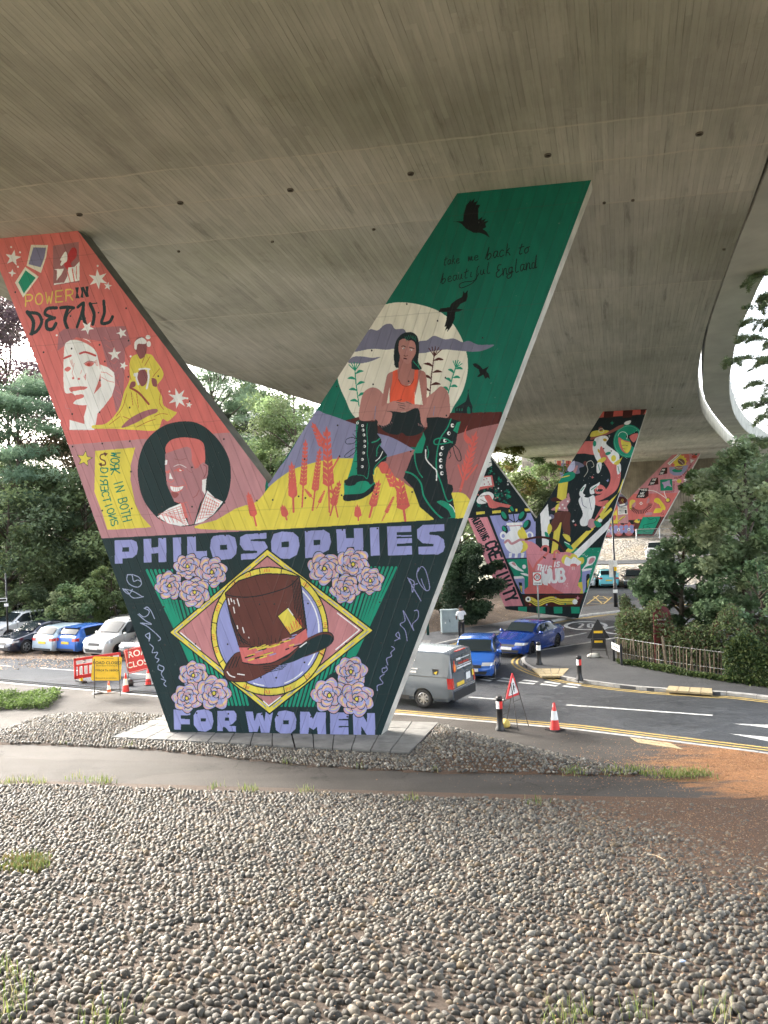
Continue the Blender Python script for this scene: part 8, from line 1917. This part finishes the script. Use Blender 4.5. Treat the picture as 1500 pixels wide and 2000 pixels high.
# rectangular signs on A-frames
def board_sign(px, py, w, h, z0, label, mat, lines, tcol, tilt=0.0, yaw=0.0, zg=0.0):
    P = at(px, py, zg); r = empty('road_closed_sign', tuple(P), heading(P) + yaw, label, 'road sign')
    R_ = Matrix.Translation((0, 0, z0 + h / 2)) @ Matrix.Rotation(tilt, 4, 'Y') @ Matrix.Rotation(math.radians(-8), 4, 'X')
    bev = .05; pts = [(-w / 2 + bev, -h / 2), (w / 2 - bev, -h / 2), (w / 2, -h / 2 + bev), (w / 2, h / 2 - bev), (w / 2 - bev, h / 2), (-w / 2 + bev, h / 2), (-w / 2, h / 2 - bev), (-w / 2, -h / 2 + bev)]
    n = 8; v = [tuple(R_ @ Vector((p[0], -.014, p[1]))) for p in pts] + [tuple(R_ @ Vector((p[0], .014, p[1]))) for p in pts]
    mesh_obj('sign_board', v, [tuple(range(n)), tuple(reversed(range(n, 2 * n)))] + [(i, n + i, n + (i + 1) % n, (i + 1) % n) for i in range(n)], mat, r)
    for s_, z_, sz in lines: txt_obj('lettering', s_, sz, R_ @ axes((0, -.017, z_), (1, 0, 0), (0, 0, 1)), tcol, r)
    if tcol is M_refl:
        b = MB(); e = .03
        for x0, z0_, x1, z1 in ((-w / 2 + e, h / 2 - e - .012, w / 2 - e, h / 2 - e), (-w / 2 + e, -h / 2 + e, w / 2 - e, -h / 2 + e + .012), (-w / 2 + e, -h / 2 + e, -w / 2 + e + .012, h / 2 - e), (w / 2 - e - .012, -h / 2 + e, w / 2 - e, h / 2 - e)): b.box(x0, -.018, z0_, x1, -.0145, z1, M=R_)
        b.build('sign_border', tcol, r)
    fr = MB(); zt_ = z0 + h * .95
    for sx_ in (-1, 1):
        fr.tube([(sx_ * w * .40, -.02, zt_), (sx_ * w * .44, -.32, 0)], .014, 6); fr.tube([(sx_ * w * .40, .03, zt_), (sx_ * w * .44, .42, 0)], .014, 6)
    fr.tube([(-w * .43, -.25, z0 * .35), (w * .43, -.25, z0 * .35)], .012, 6); fr.tube([(-w * .43, .33, z0 * .35), (w * .43, .33, z0 * .35)], .012, 6)
    fr.build('folding_frame', M_frame, r); return r
board_sign(210, 1364, 1.02, .86, .66, 'yellow board on a folding frame announcing the road closed dates', M_signyel, [('For enquiries contact', .36, .05), ('ROAD CLOSED', .20, .145), ('Between Bourne Ave & Braidley Rd', .10, .05), ('17/09/24 To 18/09/24', -.07, .10), ('We are sorry for any inconvenience', -.34, .05)], M_blk, tilt=.10)
board_sign(278, 1340, 1.20, .96, .62, 'red road closed sign on a folding frame, right end hidden by the pillar', M_signred, [('ROAD', .22, .34), ('CLOSED', -.18, .32)], M_refl, tilt=-.16)
# red and white chapter barrier
Pb = at(192, 1327, 0.0); br = empty('road_barrier', tuple(Pb), heading(Pb) + .38, 'red plastic pedestrian barrier with a striped top rail behind the yellow sign', 'barrier')
b = MB(); b.box(-.98, -.02, .90, .98, .02, 1.0); b.box(-.98, -.02, .16, .98, .02, .30); b.box(-.98, -.02, .16, -.90, .02, 1.0); b.box(.90, -.02, .16, .98, .02, 1.0)
b.box(-.90, -.02, .66, .90, .02, .74)
for k in range(9): x = -.80 + k * .2; b.box(x - .028, -.016, .30, x + .028, .016, .66)
b.build('panel', M_redp, br)
for k in range(5): MB().box(-.88 + k * .38, -.026, .75, -.62 + k * .38, -.021, .895).build('reflective_strip', M_refl, br)
for k in range(9): x = -.70 + k * .2 - .0; MB().box(x - .055, -.010, .32, x + .055, .010, .64).build('slot', M_refl, br)
for x in (-.7, .7): MB().prism([(x - .10, -.35), (x + .10, -.35), (x + .12, .35), (x - .12, .35)], 0, .07).build('foot', M_blk, br); MB().prism([(x - .05, -.05), (x + .05, -.05), (x + .05, .05), (x - .05, .05)], .07, .18).build('foot_socket', M_signyel, br)
# 20 zone sign
Pz = at(1053, 1222, .11); z20 = empty('speed_limit_sign', tuple(Pz), heading(Pz), 'grey post with a white 20 zone plate in front of the middle pillar', 'road sign')
zt_ = at_depth(1049, 1118, Pz[1])[2] - Pz[2]
MB().tube([(0, 0, -.1), (0, 0, zt_)], .042, 10).build('post', M_greypost, z20, True)
pw, ph = .50, .74; zc_ = zt_ - ph / 2 + .03
MB().box(-pw / 2, -.075, zc_ - ph / 2, pw / 2, -.055, zc_ + ph / 2).build('sign_plate', M_refl, z20)
b = MB(); e = .018
for x0, z0_, x1, z1 in ((-pw / 2, zc_ + ph / 2 - e, pw / 2, zc_ + ph / 2), (-pw / 2, zc_ - ph / 2, pw / 2, zc_ - ph / 2 + e), (-pw / 2, zc_ - ph / 2, -pw / 2 + e, zc_ + ph / 2), (pw / 2 - e, zc_ - ph / 2, pw / 2, zc_ + ph / 2)): b.box(x0, -.082, z0_, x1, -.0755, z1)
b.build('sign_border', M_blk, z20)
Mz = Matrix.Translation((0, -.078, zc_ + .09)) @ Matrix.Rotation(math.pi / 2, 4, 'X')
MB().lathe([(.15, 0), (.215, 0)], 28, Mz).lathe([(.215, 0), (.215, -.003)], 28, Mz).build('red_ring', M_signred, z20)
txt_obj('lettering', '20', .24, axes((0, -.081, zc_ + .09), (1, 0, 0), (0, 0, 1)), M_blk, z20); txt_obj('lettering', 'ZONE', .13, axes((0, -.081, zc_ - .26), (1, 0, 0), (0, 0, 1)), M_blk, z20)
# tall dark lamp post with notices
Pl = at(1203, 1187, .05); lp = empty('lamp_post', tuple(Pl), heading(Pl), 'tall black lamp post with notices fixed to it, in front of the far car park', 'lamp post')
ht = at_depth(1190, 868, Pl[1])[2] - Pl[2]
MB().tube([(0, 0, -.1), (0, 0, 1.6), (0, 0, 1.65), (0, 0, ht)], [.13, .12, .075, .05], 12).build('post', M_blk, lp, True)
MB().box(-.34, -.02, 2.0, -.08, .02, 3.15).build('notice_board', M_refl, lp); MB().box(-.07, -.12, 2.7, .20, -.09, 3.1).build('notice', M_refl, lp); MB().box(-.02, -.14, 2.42, .15, -.10, 2.66).build('yellow_notice', M_signyel, lp); MB().box(-.14, -.14, .98, .14, -.12, 1.20).build('notice', M_refl, lp)
MB().tube([(0, 0, ht - .05), (.1, 0, ht + .1), (.9, 0, ht + .15)], .03, 6).lathe([(0, 0), (.14, .02), (.18, .1), (.05, .16), (0, .16)], 10, Matrix.Translation((.95, 0, ht + .05))).build('lantern_arm', M_blk, lp, True)
# slim arched lamp by the abutment, column on the far road
Pa = at_depth(1357, 1003, 84); al = empty('lamp_post', (Pa[0], Pa[1], 3.4), 0, 'slim white lamp post with a squared arm in front of the ribbed wall', 'lamp post')
za = at_depth(1353, 935, 84)[2] - 3.4
MB().tube([(0, 0, 0), (0, 0, za - .1), (-.15, 0, za), (-.85, 0, za)], .07, 8).build('post', M_refl, al, True); MB().box(-1.0, -.1, za - .12, -.6, .1, za - .04).build('lantern', M_refl, al); MB().box(-.25, -.2, 1.6, .25, .2, 2.5).build('control_box', M_greypost, al)
Pc = at_depth(1457, 822, 120); sc_ = empty('street_light', (Pc[0], Pc[1], 12.5), 0, 'thin street light standing on the far flyover against the white sky', 'street light')
zs = at_depth(1450, 655, 120)[2] - 12.5
MB().tube([(0, 0, 0), (-.1, 0, zs * .6), (-.55, 0, zs - .3), (-.9, 0, zs)], [.12, .10, .07, .05], 8).build('post', M_greypost, sc_, True); MB().box(-1.7, -.15, zs - .06, -.8, .15, zs + .08).build('lantern', M_greypost, sc_)
# left direction sign post
Pd = at(17, 1262, .0); Pd = at_depth(16, 1250, 43); Pd[2] = 0; dp = empty('direction_sign', tuple(Pd), heading(Pd), 'slim dark post with a small white direction finger at the left edge of the wood', 'road sign')
hd = at_depth(12, 1120, 43)[2]; zf = at_depth(12, 1171, 43)[2]; zq = at_depth(12, 1178, 43)[2]
MB().tube([(0, 0, 0), (-.04, 0, hd)], .045, 8).build('post', M_blk, dp, True)
MB().prism([(-.42, -.10), (.0, -.10), (.0, .10), (-.42, .10), (-.50, 0)], -.01, .01, M=Matrix.Translation((0, -.06, zf)) @ Matrix.Rotation(math.pi / 2, 4, 'X')).build('finger_board', M_refl, dp)
MB().prism([(-.38, -.06), (-.04, -.06), (-.04, .06), (-.38, .06)], -.014, .014, M=Matrix.Translation((0, -.07, zf)) @ Matrix.Rotation(math.pi / 2, 4, 'X')).build('finger_lettering', M_blk, dp); MB().box(-.16, -.07, zf - .38, .06, -.05, zf - .22).build('small_plate', M_refl, dp)
# utility cabinet and green post
Pu = at(879, 1237, .11); uc = empty('utility_cabinet', tuple(Pu), heading(Pu) + .18, 'pale grey-blue utility cabinet with double doors beside the man on the phone', 'cabinet')
M_cab = simple('cabinet_paint', (.30, .36, .37), .6, var=.18, scale=2); hc_ = 1.22
MB().box(-.46, -.20, 0, .46, .24, .08).build('plinth', M_concrete, uc)
MB().box(-.45, -.19, .08, .45, .23, hc_).build('cabinet_body', M_cab, uc)
for x0, x1 in ((-.43, -.005), (.005, .43)): MB().box(x0, -.205, .12, x1, -.192, hc_ - .06).build('door', M_cab, uc)
MB().prism([(-.48, -.22), (.48, -.22), (.48, .26), (-.48, .26)], hc_, hc_ + .05).build('lid', M_cab, uc); MB().box(-.30, -.215, .55, -.24, -.206, .64).build('label_plate', M_refl, uc)
for z_ in (.62,): MB().box(-.04, -.225, z_, -.02, -.206, z_ + .14).build('handle', M_blk, uc)
Pg = at(836, 1240, .11); o = MB().lathe([(0, 0), (.07, 0), (.07, .82), (.05, .86), (0, .86)], 12).build('marker_post', simple('green_post', (.01, .06, .05), .5), None, True); o.location = tuple(Pg); tag(o, 'short dark green post beside the edge of the largest pillar', 'post')
# street name plate on two posts
Pn0, Pn1 = at(1199, 1291, .11), at(1214, 1299, .11); sn = empty('street_name_sign', (0, 0, 0), 0, 'low white street name plate on two black posts at the fence end', 'street sign')
d = Pn1 - Pn0; dn = d / np.linalg.norm(d); pr = np.array([dn[1], -dn[0], 0]); hS = .78
for P in (Pn0, Pn1): MB().box(P[0] - .04, P[1] - .04, .05, P[0] + .04, P[1] + .04, .11 + hS + .06).build('post', M_blk, sn)
A_ = Pn0 + dn * -.02 + pr * .06; B_ = Pn1 - dn * .02 + pr * .06
MB().add([(A_[0], A_[1], .62), (B_[0], B_[1], .62), (B_[0], B_[1], .88), (A_[0], A_[1], .88), (A_[0] - pr[0] * .02, A_[1] - pr[1] * .02, .62), (B_[0] - pr[0] * .02, B_[1] - pr[1] * .02, .62), (B_[0] - pr[0] * .02, B_[1] - pr[1] * .02, .88), (A_[0] - pr[0] * .02, A_[1] - pr[1] * .02, .88)], [(0, 1, 2, 3), (7, 6, 5, 4), (3, 2, 6, 7), (1, 5, 6, 2), (0, 3, 7, 4), (0, 4, 5, 1)]).build('name_plate', M_refl, sn)
C_ = (A_ + B_) / 2 + pr * .004; txt_obj('lettering', 'ST STEPHENS ROAD', .085, axes((C_[0], C_[1], .75), tuple(dn), (0, 0, 1)), M_blk, sn)
# dark red information board in the hedge
Pr = at_depth(1294, 1240, 30.3); Pr[2] = .11; rb = empty('information_board', tuple(Pr), heading(Pr) + .35, 'dark red arched board with white lines standing in the hedge', 'sign board')
z1_ = at_depth(1294, 1183, 30.3)[2] - .11; hw_ = .32; arch = [(hw_ * math.cos(t), z1_ - .3 + .28 * math.sin(t)) for t in np.linspace(0, math.pi, 11)]
pts = [(hw_, .7)] + arch + [(-hw_, .7)]; n = len(pts); v = [(p[0], -.02, p[1]) for p in pts] + [(p[0], .02, p[1]) for p in pts]
M_dkred = simple('dark_red_board', (.10, .008, .010), .45)
mesh_obj('board', v, [tuple(range(n)), tuple(reversed(range(n, 2 * n)))] + [(i, n + i, n + (i + 1) % n, (i + 1) % n) for i in range(n)], M_dkred, rb)
for x in (-hw_, hw_): MB().tube([(x, 0, 0), (x, 0, z1_ - .3)], .03, 8).build('post', M_dkred, rb)
for z_, w_, s_ in ((z1_ - .55, .20, 'ENTRANCE'), (z1_ - .72, .3, 'CAR PARK'), (z1_ - .95, .25, 'OPEN')): txt_obj('lettering', s_, .09, axes((0, -.024, z_), (1, 0, 0), (0, 0, 1)), M_refl, rb)
# chestnut paling fence: every pale a piece of its own
M_pale = simple('split_chestnut', (.165, .13, .09), .85, var=.35, scale=9, bump=.01)
fn_ = empty('paling_fence', (0, 0, 0), 0, 'wired chestnut paling fence curving along the edge of the far pavement', 'fence')
fl_ = resample([at(*p, .11)[:2] for p in FEN], .135); rr = random.Random(8)
for i, P in enumerate(fl_):
    h = rr.uniform(.92, 1.12); w = rr.uniform(.018, .03); lx, ly = rr.gauss(0, .035), rr.gauss(0, .03); a = rr.uniform(-.5, .5); big = i in (19,)
    if rr.random() < .06: continue
    if big: w, h, lx = .06, 1.35, -.12
    x, y = P; c_, s_ = math.cos(a) * w, math.sin(a) * w
    ring = lambda z, k, ox, oy: [(x + ox + c_ * k, y + oy + s_ * k, z), (x + ox - s_ * k * .7, y + oy + c_ * k * .7, z), (x + ox - c_ * k, y + oy - s_ * k, z), (x + ox + s_ * k * .7, y + oy - c_ * k * .7, z)]
    v = ring(.08, 1, 0, 0) + ring(.6, 1.05, lx * .5, ly * .5) + ring(h, .9, lx, ly) + [(x + lx * 1.05, y + ly * 1.05, h + .09)]
    f = [(j * 4 + k, j * 4 + (k + 1) % 4, j * 4 + 4 + (k + 1) % 4, j * 4 + 4 + k) for j in range(2) for k in range(4)] + [(8 + k, 8 + (k + 1) % 4, 12) for k in range(4)]
    mesh_obj('pale', v, f, M_pale, fn_)
for z_ in (.35, .95): MB().tube([(p[0], p[1] - .02, z_ + .11) for p in fl_], .006, 4).build('wire', M_galv, fn_)
# house beyond the trees
Ph = at_depth(505, 950, 74); hs = empty('house', (Ph[0], Ph[1], 0), -.25, 'cream house with slate roof seen through the notch of the largest pillar', 'house')
M_ren = simple('cream_render', (.62, .58, .50), .8); M_slate = simple('slate_roof', (.30, .31, .33), .7, var=.25, scale=4); ze = at_depth(505, 838, 74)[2]; zr = at_depth(505, 795, 74)[2]
MB().box(-2.2, -1, 0, 7, 7, ze).build('wall', M_ren, hs)
b = MB()
for k in range(9):
    t0, t1 = k / 9, (k + 1) / 9; y0, y1 = -1.4 + 4.4 * t0, -1.4 + 4.4 * t1; z0, z1 = ze - .15 + (zr - ze + .15) * t0, ze - .15 + (zr - ze + .15) * t1
    b.add([(-2.6, y0, z0 + .06), (7.4, y0, z0 + .06), (7.4, y1, z1 + .02), (-2.6, y1, z1 + .02), (-2.6, y0, z0), (7.4, y0, z0)], [(0, 1, 2, 3), (4, 5, 1, 0)])
b.add([(-2.4, -1, ze - .1), (-2.4, 7, ze - .1), (-2.4, 3, zr)], [(0, 1, 2)]); rf = b.build('roof', M_slate, hs)
zw = at_depth(510, 868, 74)[2]
for x in (-.9, 1.6):
    wf = MB().box(x - .6, -1.06, zw - .75, x + .6, -1.0, zw + .75).build('window', M_refl, hs)
    for k in (0, 1): MB().box(x - .5 + k * .53, -1.075, zw - .65, x - .03 + k * .53, -1.062, zw + .65).build('pane', M_glass, wf)
# ---------------- the man on the phone, seen from behind
def skin_mesh(name, V, E, R, mat, parent, root=0, sub=2):
    me = bpy.data.meshes.new(name); me.from_pydata(V, E, []); ob = bpy.data.objects.new(name, me); col.objects.link(ob)
    sk = ob.modifiers.new('s', 'SKIN'); sk.use_smooth_shade = True
    for i, r in enumerate(R): me.skin_vertices[0].data[i].radius = (r, r) if not isinstance(r, tuple) else r
    me.skin_vertices[0].data[root].use_root = True
    ob.modifiers.new('u', 'SUBSURF').levels = sub; dg = bpy.context.evaluated_depsgraph_get(); m2 = bpy.data.meshes.new_from_object(ob.evaluated_get(dg)); bpy.data.objects.remove(ob)
    m2.materials.clear(); m2.materials.append(mat); o = bpy.data.objects.new(name, m2); col.objects.link(o); o.parent = parent; return o
Pm = at(902, 1246, .11); pm = empty('person', tuple(Pm), heading(Pm) + .35, 'man in white shirt and black trousers holding a phone to his ear', 'person'); pm.scale = (.93,) * 3
M_skin = simple('skin', (.13, .07, .045), .6); M_shirt = simple('white_shirt', (.72, .73, .75), .8, bump=.01); M_trous = simple('black_trousers', (.014, .014, .017), .8); M_hair = simple('dark_hair', (.01, .008, .007), .8)
# y+ is the way he faces (away from the camera)
skin_mesh('body', [(0, 0, 1.38), (0, .01, 1.50), (0, .03, 1.60), (0, .03, 1.70), (.19, .02, 1.40), (.30, .06, 1.20), (.24, .12, 1.42), (.13, .11, 1.58), (-.19, .0, 1.40), (-.27, .02, 1.15), (-.20, .18, 1.02), (-.14, .26, 1.02), (0, 0, 1.05), (.15, .14, 1.62), (.11, .15, 1.63)],
          [(0, 1), (1, 2), (2, 3), (0, 4), (4, 5), (5, 6), (6, 7), (0, 8), (8, 9), (9, 10), (10, 11), (0, 12), (7, 13), (7, 14)], [.10, .058, .085, .075, .055, .042, .036, .034, .055, .042, .034, .030, .11, .013, .013], M_skin, pm)
skin_mesh('shirt', [(0, 0, 1.36), (0, 0, 1.46), (0, 0, 1.15), (0, 0, .96), (.18, .02, 1.42), (.28, .05, 1.24), (-.18, .0, 1.42), (-.26, .02, 1.20)], [(0, 1), (0, 2), (2, 3), (0, 4), (4, 5), (0, 6), (6, 7)], [(.17, .12), .075, (.15, .11), (.165, .125), .078, .068, .078, .068], M_shirt, pm)
skin_mesh('trousers', [(0, 0, .98), (.09, 0, .86), (.10, .01, .50), (.10, -.01, .08), (-.09, 0, .86), (-.11, .04, .50), (-.12, .03, .08)], [(0, 1), (1, 2), (2, 3), (0, 4), (4, 5), (5, 6)], [(.15, .115), .098, .078, .062, .098, .078, .062], M_trous, pm)
for x, y in ((.10, 0), (-.12, .04)): MB().lathe([(0, 0), (.05, 0), (.06, .03), (.055, .07), (.04, .11), (0, .12)], 12, Matrix.Translation((x, y + .05, 0)) @ Matrix.Diagonal((.85, 2.1, 1, 1))).build('shoe', M_blk, pm, True)
hv = ICV * [.088, .10, .105] + [0, .022, 1.695]; hv[:, 2] = np.where(hv[:, 2] < 1.655, 1.655 + (hv[:, 2] - 1.655) * (hv[:, 1] < .03), hv[:, 2]); mesh_obj('hair', hv, [tuple(map(int, f)) for f in ICF], M_hair, pm, True)
for sx_ in (-1, 1): MB().lathe([(0, -.01), (.028, 0), (0, .012)], 8, Matrix.Translation((sx_ * .088, .03, 1.64)) @ Matrix.Rotation(1.57, 4, 'Y')).build('ear', M_skin, pm, True)
MB().box(.105, .06, 1.58, .12, .11, 1.72).build('phone', M_blk, pm)
# a driver's shape behind each windscreen of the two cars that face us
# low kerb bollard cap, crisp bag and twigs on the cobbles
o = blob('plastic_wrapper', on_bank(1334, 1890), (.035, .02, .012), simple('pale_blue_wrapper', (.45, .55, .75), .4), 'small pale blue wrapper lying on the near cobbles', 'wrapper', 5); o.location.z += .06
for (x0, y0, x1, y1, lab) in ((1235, 1880, 1320, 1890, 'thin dry twig on the cobbles beside the blue wrapper'), (1268, 1680, 1300, 1692, 'pale dry twig on the littered cobbles at the right'), (1476, 1708, 1498, 1712, 'short pale stick at the right edge of the cobbles'), (1185, 1796, 1192, 1820, 'small upright twig near the middle of the right cobbles')):
    A_, B_ = Vector(on_bank(x0, y0)), Vector(on_bank(x1, y1)); A_.z += .09; B_.z += .09; m_ = (A_ + B_) / 2 + Vector((0, .03, .015))
    o = MB().tube([A_, m_, B_], .004, 5).build('twig', simple('dry_twig', (.45, .36, .24), .8)); tag(o, lab, 'twig')
